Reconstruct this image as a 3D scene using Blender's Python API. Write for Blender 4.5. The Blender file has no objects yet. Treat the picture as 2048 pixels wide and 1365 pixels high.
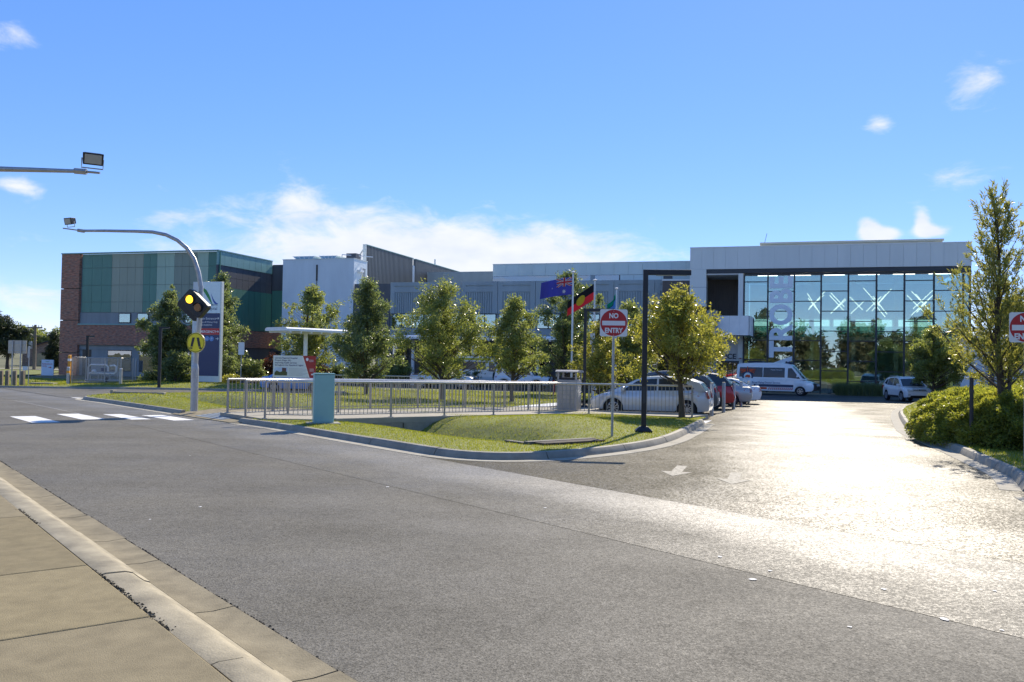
import bpy, bmesh, math, random
import numpy as np
from mathutils import Vector, Matrix
from mathutils.geometry import delaunay_2d_cdt
random.seed(7); RNG = np.random.default_rng(11)
PI = math.pi; R = math.radians
scene = bpy.context.scene
COL = scene.collection

# ---------------------------------------------------------------- camera
FPX, CZ = 1750.0, 1.8                      # focal length in photo pixels, eye height
_p, _r = math.atan(40 / FPX), R(1.0)
cF = Vector((0, math.cos(_p), math.sin(_p))); _u0 = Vector((0, -math.sin(_p), math.cos(_p)))
cR = Vector((1, 0, 0)) * math.cos(_r) + _u0 * math.sin(_r)
cU = _u0 * math.cos(_r) - Vector((1, 0, 0)) * math.sin(_r)
cam_data = bpy.data.cameras.new('camera'); cam = bpy.data.objects.new('camera', cam_data); COL.objects.link(cam)
cam_data.sensor_width = 36; cam_data.lens = FPX / 2048 * 36
cam_data.clip_start = 0.05; cam_data.clip_end = 9000
cam.matrix_world = Matrix(((cR.x, cU.x, -cF.x, 0), (cR.y, cU.y, -cF.y, 0), (cR.z, cU.z, -cF.z, CZ), (0, 0, 0, 1)))
scene.camera = cam

# ---------------------------------------------------------------- light
SUN_AZ, SUN_EL = R(23.0), R(35.0)          # azimuth from +Y towards +X
SKY_STRENGTH, SUN_STRENGTH, EXPOSURE = 0.15, 2.6, 1.46
scene.view_settings.view_transform = 'Standard'; scene.view_settings.look = 'None'
scene.view_settings.exposure = EXPOSURE; scene.view_settings.gamma = 1.0
scene.view_settings.use_curve_mapping = False
sun_d = bpy.data.lights.new('sun', 'SUN'); sun = bpy.data.objects.new('sun', sun_d); COL.objects.link(sun)
sun_d.energy = SUN_STRENGTH; sun_d.angle = R(0.53); sun_d.color = (1.0, 0.90, 0.74)
_sd = Vector((math.sin(SUN_AZ) * math.cos(SUN_EL), math.cos(SUN_AZ) * math.cos(SUN_EL), math.sin(SUN_EL)))
sun.rotation_mode = 'QUATERNION'; sun.rotation_quaternion = _sd.to_track_quat('Z', 'Y')
sun.location = (20, 40, 60)

world = bpy.data.worlds.new('World'); scene.world = world; world.use_nodes = True
def build_world():
    nt = world.node_tree; N = nt.nodes; L = nt.links; N.clear()
    def nd(t, **k):
        n = N.new(t)
        for a, b in k.items(): setattr(n, a, b)
        return n
    def mth(op, a, b=None, c=None, clamp=False):
        n = nd('ShaderNodeMath', operation=op, use_clamp=clamp)
        for i, x in enumerate((a, b, c)):
            if x is None: continue
            if isinstance(x, (int, float)): n.inputs[i].default_value = x
            else: L.new(x, n.inputs[i])
        return n.outputs[0]
    out = nd('ShaderNodeOutputWorld'); bg = nd('ShaderNodeBackground')
    sky = nd('ShaderNodeTexSky', sky_type='NISHITA', sun_disc=False)
    sky.sun_elevation = SUN_EL; sky.sun_rotation = SUN_AZ
    sky.altitude = 60; sky.air_density = 0.65; sky.dust_density = 0.02; sky.ozone_density = 5.5
    hs = nd('ShaderNodeHueSaturation'); hs.inputs['Saturation'].default_value = SKY_SAT; hs.inputs['Value'].default_value = SKY_VAL
    gm = nd('ShaderNodeGamma'); gm.inputs[1].default_value = 0.55; L.new(sky.outputs[0], gm.inputs[0]); tn = nd('ShaderNodeMix', data_type='RGBA', blend_type='MULTIPLY'); tn.inputs[0].default_value = 1; tn.inputs[7].default_value = (1.04, .955, 1.04, 1); L.new(gm.outputs[0], tn.inputs[6]); L.new(tn.outputs[2], hs.inputs['Color'])
    # clouds live in direction space (azimuth, elevation): a low bank in front, scattered wisps all round
    tc = nd('ShaderNodeTexCoord'); sx = nd('ShaderNodeSeparateXYZ'); L.new(tc.outputs['Generated'], sx.inputs[0])
    az = mth('ARCTAN2', sx.outputs[0], sx.outputs[1]); el = mth('ARCSINE', sx.outputs[2])
    cv = nd('ShaderNodeCombineXYZ'); L.new(mth('MULTIPLY', az, 7.0), cv.inputs[0]); L.new(mth('MULTIPLY', el, 16.0), cv.inputs[1])
    no = nd('ShaderNodeTexNoise'); no.inputs['Scale'].default_value = 2.4; no.inputs['Detail'].default_value = 9
    no.inputs['Roughness'].default_value = 0.62; no.inputs['Distortion'].default_value = 0.35
    L.new(cv.outputs[0], no.inputs['Vector'])
    total = mth('MULTIPLY', mth('SMOOTH_MIN', 0.0, 0.0, 0.0), 0.0)
    def ang(u, v): return math.atan((u - 1024) / FPX), math.atan((722 + (u - 1024) * 0.0175 - v) / FPX)
    blobs = [(760, 530, 440, 100, 0.60), (620, 430, 150, 60, 0.22), (1030, 505, 280, 60, 0.46), (588, 385, 40, 50, 0.26),
             (1950, 228, 62, 52, 0.44), (15, 150, 55, 42, 0.42), (1925, 396, 70, 24, 0.44), (1733, 476, 22, 26, 0.85), (1772, 488, 30, 15, 0.8),
             (1842, 472, 16, 26, 0.72), (1864, 490, 28, 12, 0.75), (25, 415, 42, 18, 0.42), (1760, 282, 30, 22, 0.38), (60, 610, 260, 42, 0.38), (340, 452, 55, 14, 0.4),
             (90, 690, 260, 30, 0.45), (2040, 500, 60, 45, 0.25)]
    # the same kind of low bank and wisps continue outside the frame
    blobs2 = [(a, e, wa, we, s) for a, e, wa, we, s in ((75, 8, 22, 5, .55), (130, 7, 30, 5, .6), (-80, 8, 26, 5, .55), (-140, 9, 30, 5, .6), (175, 18, 16, 5, .3), (100, 24, 12, 5, .28), (-115, 28, 12, 6, .28), (40, 48, 9, 5, .2), (-60, 40, 12, 6, .25))]
    items = []
    for u, v, wu, wv, s in blobs:
        a, e = ang(u, v); items.append((a, e, wu / FPX, wv / FPX, s))
    for a, e, wa, we, s in blobs2: items.append((R(a), R(e), R(wa), R(we), s))
    for a, e, wa, we, s in items:
        dx = mth('MULTIPLY', mth('SUBTRACT', az, a), 1 / wa); dy = mth('MULTIPLY', mth('SUBTRACT', el, e), 1 / we)
        q = mth('MULTIPLY_ADD', dx, dx, mth('MULTIPLY', dy, dy))
        g = mth('MULTIPLY', mth('POWER', 2.71828, mth('MULTIPLY', q, -1.0)), s)
        total = mth('ADD', total, g)
    dens = mth('ADD', mth('SUBTRACT', no.outputs[0], 0.72), mth('MINIMUM', total, 0.75))
    mr = nd('ShaderNodeMapRange', interpolation_type='SMOOTHSTEP'); mr.inputs['From Min'].default_value = -0.02; mr.inputs['From Max'].default_value = 0.46
    L.new(dens, mr.inputs['Value'])
    n2 = nd('ShaderNodeTexNoise'); n2.inputs['Scale'].default_value = 2.3; n2.inputs['Detail'].default_value = 6; L.new(cv.outputs[0], n2.inputs['Vector'])
    sh = nd('ShaderNodeMapRange'); L.new(n2.outputs[0], sh.inputs['Value']); sh.inputs[1].default_value = .35; sh.inputs[2].default_value = .62
    cc = nd('ShaderNodeMix', data_type='RGBA'); L.new(sh.outputs[0], cc.inputs[0])
    cc.inputs[6].default_value = tuple(c * CLOUD for c in (0.84, 0.88, 1.0)) + (1,); cc.inputs[7].default_value = tuple(c * CLOUD for c in (0.97, 0.98, 1.0)) + (1,)
    mx = nd('ShaderNodeMix', data_type='RGBA'); L.new(cc.outputs[2], mx.inputs[7])
    L.new(mth('MULTIPLY', mr.outputs[0], 0.93), mx.inputs[0]); L.new(hs.outputs[0], mx.inputs[6])
    L.new(mx.outputs[2], bg.inputs['Color']); bg.inputs['Strength'].default_value = SKY_STRENGTH
    L.new(bg.outputs[0], out.inputs['Surface'])
SKY_SAT, SKY_VAL, CLOUD = 1.48, 1.03, 2.5
build_world()

# ---------------------------------------------------------------- measuring helpers (pixel of the photo -> place in the world)
def ray(u, v):
    d = cF + cR * ((u - 1024) / FPX) + cU * ((682.5 - v) / FPX)
    return d.x / d.y, d.z / d.y
def PT(u, v, y):
    a, b = ray(u, v); return Vector((a * y, y, CZ + b * y))
def base(y): return 0.0 if y < 22 else (-0.5 if y > 60 else -0.5 * (y - 22) / 38)
def G(u, v, dz=0.0):
    a, b = ray(u, v); y = 10.0
    for _ in range(60): y = 0.5 * y + 0.5 * ((base(y) + dz - CZ) / b if b < -1e-4 else 500)
    return Vector((a * y, y))
TH = R(17); BE = Vector((math.cos(TH), -math.sin(TH))); BN = Vector((math.sin(TH), math.cos(TH))); BO = Vector((27.8, 72.0))
def B(u, v, t):                             # pixel on the facade plane at depth t -> (s, z)
    a, b = ray(u, v); y = (t + BO.dot(BN)) / (a * BN.x + BN.y); p = Vector((a * y, y)) - BO
    return p.dot(BE), CZ + b * y
def Sd(u, v, s):                            # pixel on a wall that runs away from us at s -> (t, z)
    a, b = ray(u, v); y = (s + BO.dot(BE)) / (a * BE.x + BE.y); p = Vector((a * y, y)) - BO
    return p.dot(BN), CZ + b * y
RN = Vector((0.784, 0.62)); RT = Vector((0.62, -0.784))     # across the road, along the road
def NR(n, r): return RN * n + RT * r

# ---------------------------------------------------------------- mesh helpers
class MB:
    def __init__(s): s.v = []; s.f = []
    def add(s, vs, fs):
        o = len(s.v); s.v += [tuple(v) for v in vs]; s.f += [tuple(i + o for i in f) for f in fs]; return s
    def box(s, x0, x1, y0, y1, z0, z1):
        if x0 > x1: x0, x1 = x1, x0
        if y0 > y1: y0, y1 = y1, y0
        if z0 > z1: z0, z1 = z1, z0
        return s.add([(x0,y0,z0),(x1,y0,z0),(x1,y1,z0),(x0,y1,z0),(x0,y0,z1),(x1,y0,z1),(x1,y1,z1),(x0,y1,z1)],
              [(3,2,1,0),(4,5,6,7),(0,1,5,4),(1,2,6,5),(2,3,7,6),(3,0,4,7)])
    def prism_y(s, poly, y0, y1):           # polygon in x,z (counter-clockwise seen from -y) between y0 (front) and y1
        n = len(poly)
        vs = [(x, y0, z) for x, z in poly] + [(x, y1, z) for x, z in poly]
        fs = [tuple(range(n)), tuple(range(2*n-1, n-1, -1))] + [(i, i + n, (i+1) % n + n, (i+1) % n) for i in range(n)]
        return s.add(vs, fs)
    def prism_z(s, poly, z0, z1):
        n = len(poly)
        vs = [(x, y, z0) for x, y in poly] + [(x, y, z1) for x, y in poly]
        fs = [tuple(range(n-1, -1, -1)), tuple(range(n, 2*n))] + [(i, (i+1) % n, (i+1) % n + n, i + n) for i in range(n)]
        return s.add(vs, fs)
    def prism_x(s, poly, x0, x1):           # polygon in y,z
        n = len(poly)
        vs = [(x0, y, z) for y, z in poly] + [(x1, y, z) for y, z in poly]
        fs = [tuple(range(n-1, -1, -1)), tuple(range(n, 2*n))] + [(i, (i+1) % n, (i+1) % n + n, i + n) for i in range(n)]
        return s.add(vs, fs)
    def tube(s, pts, rad, n=8, cap=True):
        pts = [Vector(p) for p in pts]; m = len(pts)
        if not hasattr(rad, '__len__'): rad = [rad] * m
        up = None; rings = []
        for i, p in enumerate(pts):
            d = (pts[min(i+1, m-1)] - pts[max(i-1, 0)]).normalized()
            if up is None:
                up = Vector((0, 0, 1)) if abs(d.z) < .9 else Vector((1, 0, 0))
            a = d.cross(up)
            if a.length < 1e-5: a = d.cross(Vector((0, 1, 0)))
            a.normalize(); b = a.cross(d).normalized(); up = b
            rings.append([p + (a * math.cos(2*PI*k/n) + b * math.sin(2*PI*k/n)) * rad[i] for k in range(n)])
        vs = [v for r in rings for v in r]; fs = []
        for i in range(m-1):
            for k in range(n):
                fs.append((i*n+k, i*n+(k+1) % n, (i+1)*n+(k+1) % n, (i+1)*n+k))
        if cap: fs += [tuple(range(n-1, -1, -1)), tuple(range((m-1)*n, m*n))]
        return s.add(vs, fs)
    def cyl(s, p0, p1, r, n=12): return s.tube([p0, p1], r, n)
    def lathe(s, prof, n=16, c=(0,0), axis='z'):   # prof: (radius, height)
        vs = []; fs = []; m = len(prof)
        for r, z in prof:
            for k in range(n):
                a = 2*PI*k/n
                vs.append((c[0]+r*math.cos(a), c[1]+r*math.sin(a), z))
        for i in range(m-1):
            for k in range(n): fs.append((i*n+k, i*n+(k+1) % n, (i+1)*n+(k+1) % n, (i+1)*n+k))
        fs += [tuple(range(n-1, -1, -1)), tuple(range((m-1)*n, m*n))]
        return s.add(vs, fs)
    def xf(s, fn): s.v = [tuple(fn(v)) for v in s.v]; return s
    def mesh(s, name, smooth=None):
        me = bpy.data.meshes.new(name); me.from_pydata(s.v, [], s.f); me.update()
        if smooth:
            me.shade_smooth(); me.set_sharp_from_angle(angle=R(smooth))
        return me
def link(name, me, m, parent=None, bevel=0):
    o = bpy.data.objects.new(name, me); COL.objects.link(o)
    if m is not None and len(me.materials) == 0: me.materials.append(m)
    if parent is not None: o.parent = parent
    if bevel:
        b = o.modifiers.new('bevel', 'BEVEL'); b.width = bevel; b.segments = 2; b.limit_method = 'ANGLE'
    return o
def part(name, mb, m, parent=None, smooth=None, bevel=0): return link(name, mb.mesh(name, smooth), m, parent, bevel)
def tag(o, label=None, cat=None, group=None, kind=None):
    if label: o['label'] = label
    if cat: o['category'] = cat
    if group: o['group'] = group
    if kind: o['kind'] = kind
    return o
def thing(name, label, cat, loc=(0,0,0), rz=0.0, group=None):
    o = bpy.data.objects.new(name, None); COL.objects.link(o); o.empty_display_size = .2
    o.location = loc; o.rotation_euler = (0, 0, rz); return tag(o, label, cat, group)
def struct(o): o['kind'] = 'structure'; return o
def box_part(name, b, m, parent, bevel=0): return part(name, MB().box(*b), m, parent, bevel=bevel)

_dummy = bpy.data.objects.new('tmp_text', None)
def text_mb(body, size, depth=0.004, bold=0.0, align='CENTER', sx=1.0):
    """lettering as a flat solid in x,z facing -y, baseline at z=0"""
    cu = bpy.data.curves.new('tmp', 'FONT'); cu.body = body; cu.size = size; cu.align_x = align; cu.extrude = depth / 2; cu.offset = bold
    cu.resolution_u = 3
    o = bpy.data.objects.new('tmp', cu); COL.objects.link(o)
    bpy.context.view_layer.update()
    dg = bpy.context.evaluated_depsgraph_get(); me = bpy.data.meshes.new_from_object(o.evaluated_get(dg))
    mb = MB(); mb.add([(v.co.x * sx, -v.co.z, v.co.y) for v in me.vertices], [tuple(p.vertices) for p in me.polygons])
    bpy.data.objects.remove(o); bpy.data.curves.remove(cu); bpy.data.meshes.remove(me)
    return mb
def shift(mb, dx=0, dy=0, dz=0): return mb.xf(lambda v: (v[0]+dx, v[1]+dy, v[2]+dz))

# ---------------------------------------------------------------- materials
_M = {}
def mat(name, col, rough=0.6, metal=0.0, var=0.12, scale=6.0, bump=0.0, bscale=None, spec=0.5, emit=None, estr=0.0, streak=None, coat=0.0, coords='Object'):
    if name in _M: return _M[name]
    m = bpy.data.materials.new(name); m.use_nodes = True; nt = m.node_tree; N = nt.nodes; L = nt.links
    bs = N['Principled BSDF']; bs.inputs['Roughness'].default_value = rough; bs.inputs['Metallic'].default_value = metal
    bs.inputs['Specular IOR Level'].default_value = spec
    if coat: bs.inputs['Coat Weight'].default_value = coat; bs.inputs['Coat Roughness'].default_value = 0.06
    tc = N.new('ShaderNodeTexCoord'); mp = N.new('ShaderNodeMapping'); L.new(tc.outputs[coords], mp.inputs[0])
    if streak: mp.inputs['Scale'].default_value = streak
    no = N.new('ShaderNodeTexNoise'); no.inputs['Scale'].default_value = scale; no.inputs['Detail'].default_value = 6; no.inputs['Roughness'].default_value = .65
    L.new(mp.outputs[0], no.inputs['Vector'])
    rm = N.new('ShaderNodeMapRange'); rm.inputs['From Min'].default_value = .3; rm.inputs['From Max'].default_value = .7
    rm.inputs['To Min'].default_value = 1 - var; rm.inputs['To Max'].default_value = 1 + var; L.new(no.outputs[0], rm.inputs['Value'])
    mx = N.new('ShaderNodeMix'); mx.data_type = 'RGBA'; mx.blend_type = 'MULTIPLY'; mx.inputs[0].default_value = 1
    mx.inputs[6].default_value = tuple(col) + (1,); L.new(rm.outputs[0], mx.inputs[7]); L.new(mx.outputs[2], bs.inputs['Base Color'])
    if bump:
        n2 = N.new('ShaderNodeTexNoise'); n2.inputs['Scale'].default_value = bscale or scale * 8; n2.inputs['Detail'].default_value = 4
        L.new(tc.outputs[coords], n2.inputs['Vector']); bp = N.new('ShaderNodeBump'); bp.inputs['Strength'].default_value = bump; bp.inputs['Distance'].default_value = .01
        L.new(n2.outputs[0], bp.inputs['Height']); L.new(bp.outputs[0], bs.inputs['Normal'])
    if emit: bs.inputs['Emission Color'].default_value = tuple(emit) + (1,); bs.inputs['Emission Strength'].default_value = estr
    _M[name] = m; return m
def srgb(r, g, b):
    f = lambda c: (c / 255 / 12.92) if c <= 10.3 else ((c / 255 + .055) / 1.055) ** 2.4
    return (f(r), f(g), f(b))

# ================================================================ ground materials
def asphalt(name, col, rough, var_r, agg=0.5, spec=0.5, patch=0.12, bstr=0.5, glint=0.0, wear=None):
    m = bpy.data.materials.new(name); m.use_nodes = True; N = m.node_tree.nodes; L = m.node_tree.links; bs = N['Principled BSDF']
    tc = N.new('ShaderNodeTexCoord')
    def noise(sc, det=4, ro=.6):
        n = N.new('ShaderNodeTexNoise'); n.inputs['Scale'].default_value = sc; n.inputs['Detail'].default_value = det; n.inputs['Roughness'].default_value = ro
        L.new(tc.outputs['Object'], n.inputs['Vector']); return n.outputs[0]
    def mr(x, a, b, c, d):
        n = N.new('ShaderNodeMapRange'); L.new(x, n.inputs['Value'])
        for i, q in enumerate((a, b, c, d)): n.inputs[i+1].default_value = q
        return n.outputs[0]
    vo = N.new('ShaderNodeTexVoronoi'); vo.inputs['Scale'].default_value = 105; L.new(tc.outputs['Object'], vo.inputs['Vector'])
    sp = N.new('ShaderNodeSeparateColor'); L.new(vo.outputs['Color'], sp.inputs[0])
    big = noise(0.35, 5); mid = noise(7, 4)
    def mul(a, b):
        n = N.new('ShaderNodeMath'); n.operation = 'MULTIPLY'; L.new(a, n.inputs[0]); L.new(b, n.inputs[1]); return n.outputs[0]
    mpg = N.new('ShaderNodeMapping'); mpg.inputs['Rotation'].default_value = (0, 0, R(51.7)); mpg.inputs['Scale'].default_value = (.10, 1.3, 1); L.new(tc.outputs['Object'], mpg.inputs[0]); stn = N.new('ShaderNodeTexNoise'); stn.inputs['Scale'].default_value = 1.0; stn.inputs['Detail'].default_value = 5; L.new(mpg.outputs[0], stn.inputs['Vector'])
    big = mul(big, mr(stn.outputs[0], .3, .7, .82, 1.18))
    k = mul(mul(mr(sp.outputs[0], 0, 1, 1 - agg, 1 + agg), mr(big, .3, .7, 1 - patch * 1.4, 1 + patch * 1.4)), mr(mid, .3, .7, .9, 1.1))
    mx = N.new('ShaderNodeMix'); mx.data_type = 'RGBA'; mx.blend_type = 'MULTIPLY'; mx.inputs[0].default_value = 1
    mx.inputs[6].default_value = tuple(col) + (1,); L.new(k, mx.inputs[7]); L.new(mx.outputs[2], bs.inputs['Base Color'])
    rr = N.new('ShaderNodeMath'); rr.operation = 'ADD'; L.new(mr(sp.outputs[1], 0, 1, rough - var_r, rough + var_r), rr.inputs[0])
    L.new(mr(noise(0.6, 4), .3, .7, -.07, .07), rr.inputs[1]); L.new(rr.outputs[0], bs.inputs['Roughness'])
    bs.inputs['Specular IOR Level'].default_value = spec
    if glint:      # polished stones: some patches of aggregate shine, most do not
        v2 = N.new('ShaderNodeTexVoronoi'); v2.inputs['Scale'].default_value = 48; L.new(tc.outputs['Object'], v2.inputs['Vector']); s2 = N.new('ShaderNodeSeparateColor'); L.new(v2.outputs['Color'], s2.inputs[0])
        res = mul(mr(s2.outputs[0], .45, .75, spec * (1 - glint), spec * (1 + glint)), mr(noise(.5, 5), .35, .65, .55, 1.45))
        if wear:   # traffic-polished strip: across-direction (ax, ay), centre, half width, low, high
            ax, ay, c0, hwid, lo, hi = wear
            sp3 = N.new('ShaderNodeSeparateXYZ'); L.new(tc.outputs['Object'], sp3.inputs[0])
            def ma(op, a, b):
                n = N.new('ShaderNodeMath'); n.operation = op
                for i, q in enumerate((a, b)):
                    if isinstance(q, (int, float)): n.inputs[i].default_value = q
                    else: L.new(q, n.inputs[i])
                return n.outputs[0]
            d = ma('SUBTRACT', ma('ADD', ma('MULTIPLY', sp3.outputs[0], ax), ma('MULTIPLY', sp3.outputs[1], ay)), c0)
            d = ma('ADD', d, mr(noise(.45, 4), 0, 1, -hwid * .5, hwid * .5))
            res = mul(res, mr(ma('ABSOLUTE', d, 0), hwid * .25, hwid * 1.1, hi, lo))
        L.new(res, bs.inputs['Specular IOR Level'])
    bp = N.new('ShaderNodeBump'); bp.inputs['Strength'].default_value = bstr; bp.inputs['Distance'].default_value = .006
    L.new(vo.outputs['Distance'], bp.inputs['Height']); L.new(bp.outputs[0], bs.inputs['Normal'])
    return m
M_ROAD = asphalt('asphalt_old', (0.146, 0.135, 0.108), 0.72, 0.08, agg=.5, spec=.12, glint=.4, bstr=.3)
M_LANE = asphalt('asphalt_worn', (0.155, 0.142, 0.11), 0.58, 0.10, agg=.5, spec=.20, glint=.6, bstr=.3, wear=(.784, .62, 8.35, 1.0, .6, 2.2))
M_DRIVE = asphalt('asphalt_driveway', (0.115, 0.10, 0.066), 0.52, 0.10, agg=.6, spec=.15, bstr=.3, glint=.8, wear=(.956, -.292, 1.0, 2.4, .38, 2.0))
M_FORE = asphalt('asphalt_forecourt', (0.045, 0.045, 0.046), 0.6, 0.1, agg=.4, spec=.4)
M_CONC = mat('concrete_path', (0.25, 0.208, 0.125), .9, var=.17, scale=6, bump=.5, bscale=120, spec=.2)
M_GUT = mat('concrete_gutter', (0.26, 0.22, 0.14), .85, var=.28, scale=3.5, bump=.4, bscale=80, spec=.2)
M_KERB = mat('concrete_kerb', (0.33, 0.285, 0.19), .65, var=.32, scale=3.0, bump=.4, bscale=70, spec=.2)
M_KERB2 = mat('concrete_kerb_grey', (0.30, 0.275, 0.22), .75, spec=.25, var=.25, scale=2.5, bump=.3, bscale=60)
M_PALE = mat('concrete_pale', (0.37, 0.34, 0.27), .85, spec=.2, var=.12, scale=2.0, bump=.2, bscale=50)
M_PAINT = mat('road_paint', (0.74, 0.73, 0.69), .7, var=.22, scale=7, bump=.3, spec=.2)
M_LAWN = mat('lawn_soil', (0.17, 0.185, 0.03), .9, var=.35, scale=1.3, bump=.6, bscale=25)
M_FIELD = mat('far_field', (0.13, 0.125, 0.05), .95, var=.3, scale=.05)
M_DARK = mat('crack_dark', (0.02, 0.018, 0.014), .95, var=.3, scale=10)
M_MULCH = mat('mulch', (0.07, 0.055, 0.04), .95, var=.4, scale=8, bump=.5)

# ================================================================ ground sheets
def sheet(name, poly, dz, m, parent=None):
    bm = bmesh.new(); vs = [bm.verts.new((p[0], p[1], 0)) for p in poly]; bm.faces.new(vs)
    for yy in (22, 60):
        bmesh.ops.bisect_plane(bm, geom=bm.verts[:] + bm.edges[:] + bm.faces[:], plane_co=(0, yy, 0), plane_no=(0, 1, 0))
    for v in bm.verts: v.co.z = base(v.co.y) + dz
    bmesh.ops.triangulate(bm, faces=bm.faces[:]); bmesh.ops.recalc_face_normals(bm, faces=bm.faces[:])
    for f in bm.faces:
        if f.normal.z < 0: f.normal_flip()
    me = bpy.data.meshes.new(name); bm.to_mesh(me); bm.free()
    return link(name, me, m, parent)
gr_ = struct(thing('ground', None, None))
GX0, GX1, GY0, GY1 = -21.5, 9.0, 15.5, 47.0      # the drain cuts below the sheet inside this rectangle
for poly in ([(-4000, -2500), (4000, -2500), (4000, GY0), (-4000, GY0)], [(-4000, GY1), (4000, GY1), (4000, 6000), (-4000, 6000)], [(-4000, GY0), (GX0, GY0), (GX0, GY1), (-4000, GY1)], [(GX1, GY0), (4000, GY0), (4000, GY1), (GX1, GY1)]): sheet('ground_sheet', poly, -0.06, M_FIELD, gr_)
sheet('ground_hollow', [(GX0, GY0), (GX1, GY0), (GX1, GY1), (GX0, GY1)], -1.1, M_MULCH, gr_)
def nrp(*l): return [NR(n, r) for n, r in l]
N0, N1, N2 = 2.36, 6.38, 8.82
struct(sheet('road', nrp((N0, -260), (N0, 70), (N1, 70), (N1, -260)), 0.0, M_ROAD))
struct(sheet('road_lane', nrp((N1+.012, -260), (N1+.012, 70), (N2, 70), (N2, -260)), 0.0, M_LANE))
struct(sheet('road_seam', nrp((N1, -60), (N1, 40), (N1+.012, 40), (N1+.012, -60)), -0.006, M_DARK))
# driveway left edge (kerb line) from the corner, and right edge
KL = [NR(9.12, -30.0), NR(9.05, -23.5), NR(9.12, -19), NR(9.13, -15.5), Vector((-1.3, 16.45)), Vector((-.45, 15.95)), Vector((0.45, 16.1)), Vector((1.3, 16.75)), Vector((2.2, 17.75)), Vector((3.1, 19.1)), Vector((3.85, 20.7)), Vector((4.6, 22.8)), Vector((5.4, 25.3)), Vector((6.15, 27.8))]
KR = [Vector((7.05, 11.6)), Vector((7.62, 13.0)), Vector((8.4, 14.7)), Vector((9.0, 16.7)), Vector((9.6, 18.8)), Vector((10.2, 21.0)), Vector((11.0, 23.8)), Vector((12.6, 28)), Vector((18.2, 41)), Vector((25.6, 55.5))]
drive_poly = [NR(N2+.012, -14.4)] + KL[5:] + [Vector((6.9, 30)), Vector((15.8, 57.5)), Vector((26.4, 56.8))] + KR[::-1] + [Vector((7.6, 10.0)), Vector((8.6, 7.6)), NR(N2+.012, 1.2)]
struct(sheet('driveway', drive_poly, -0.001, M_DRIVE))
struct(sheet('road_edge_seam', nrp((N2, -14.2), (N2, 1), (N2+.012, 1), (N2+.012, -14.2)), -0.007, M_DARK))
struct(sheet('verge_strip', nrp((N2, -260), (N2, -14.4), (9.3, -14.4), (9.3, -260)), -0.012, M_LANE))
struct(sheet('verge_strip_east', nrp((N2, 1.2), (N2, 70), (9.4, 70), (9.4, 1.2)), -0.012, M_LANE))
# forecourt in front of the buildings
def loc2w(s, t): return BO + BE * s + BN * t
struct(sheet('forecourt', [loc2w(-52, -17), loc2w(-30, -16.5), Vector((15.8, 57.4)), Vector((26.4, 56.7)), loc2w(26, -15), loc2w(26, -2.6), loc2w(-52, -2.6)], -0.004, M_FORE))
# parking bays beside the driveway (pale worn bitumen)
struct(sheet('parking_bays', [Vector((-.5, 34.3)), Vector((1.2, 31.2)), Vector((6.6, 29.6)), Vector((6.9, 30)), Vector((15.8, 57.5)), Vector((15.8, 57.4)), Vector((9.0, 59.3))], -0.0045, M_DRIVE))
# side road on the left
LSR = [NR(8.9, -47), Vector((-19.0, 39.9)), Vector((-20.2, 43.5)), Vector((-19.2, 46.5)), Vector((-15, 47.6)), Vector((-9, 49.5)), Vector((-9, 55.5)), Vector((-17, 56.5)), Vector((-24, 56.3)), Vector((-30, 54.6)), Vector((-36, 56.2)), NR(8.9, -78)]
struct(sheet('side_road', [NR(8.9, -45.6)] + LSR[1:], 0.003, M_LANE))
struct(sheet('access_road', [Vector((-120, 96)), Vector((-52, 79)), Vector((-26, 72)), Vector((-26, 77)), Vector((-50, 84.5)), Vector((-120, 104))], 0.0, M_FORE))
struct(sheet('far_street', [Vector((-300, 150)), Vector((-60, 118)), Vector((-60, 123)), Vector((-300, 156))], 0.01, M_PALE))

# near footpath: slabs with open joints
fp = struct(thing('footpath', None, None)); fp['kind'] = 'structure'
rr = -40.0; k = 0
M_CONCS = [M_CONC] + [mat('concrete_path_%s' % q, tuple(c * s for c in (0.25, 0.205, 0.115)),   .9, var=.17, scale=6, bump=.5, bscale=120, spec=.2) for q, s in (('b', .94), ('c', 1.05))]
joints = [-60, -50, -42, -36, -30, -26, -22, -18.6, -15.6, -12.6, -10.15, -7.55, -5.85, -3.6, -1.3, 1.0, 4, 8, 14, 24]
def slab(name, poly, z0, z1, m, parent, bev=.012): return part(name, MB().prism_z([tuple(p) for p in poly][::-1] if False else [tuple(p) for p in poly], z0, z1), m, parent, bevel=bev)
for a, b in zip(joints, joints[1:]):
    g = .007
    P4 = nrp((-4.5, a + g), (1.715, a + g), (1.715, b - g), (-4.5, b - g))
    y = sum(p.y for p in P4) / 4; z = min(0, base(y))
    ar = sum(P4[i].x * P4[(i+1) % 4].y - P4[(i+1) % 4].x * P4[i].y for i in range(4))
    if ar < 0: P4 = P4[::-1]
    slab('slab', P4, z - .1, z + .125, M_CONCS[k % 3], fp); k += 1
part('joint_bed', MB().add([(p.x, p.y, .105 + base(max(p.y, 0))) for p in nrp((-4.4, -36), (-4.4, 24), (1.9, 24), (1.9, -36))], [(0, 1, 2, 3)]), M_DARK, fp)

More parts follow.
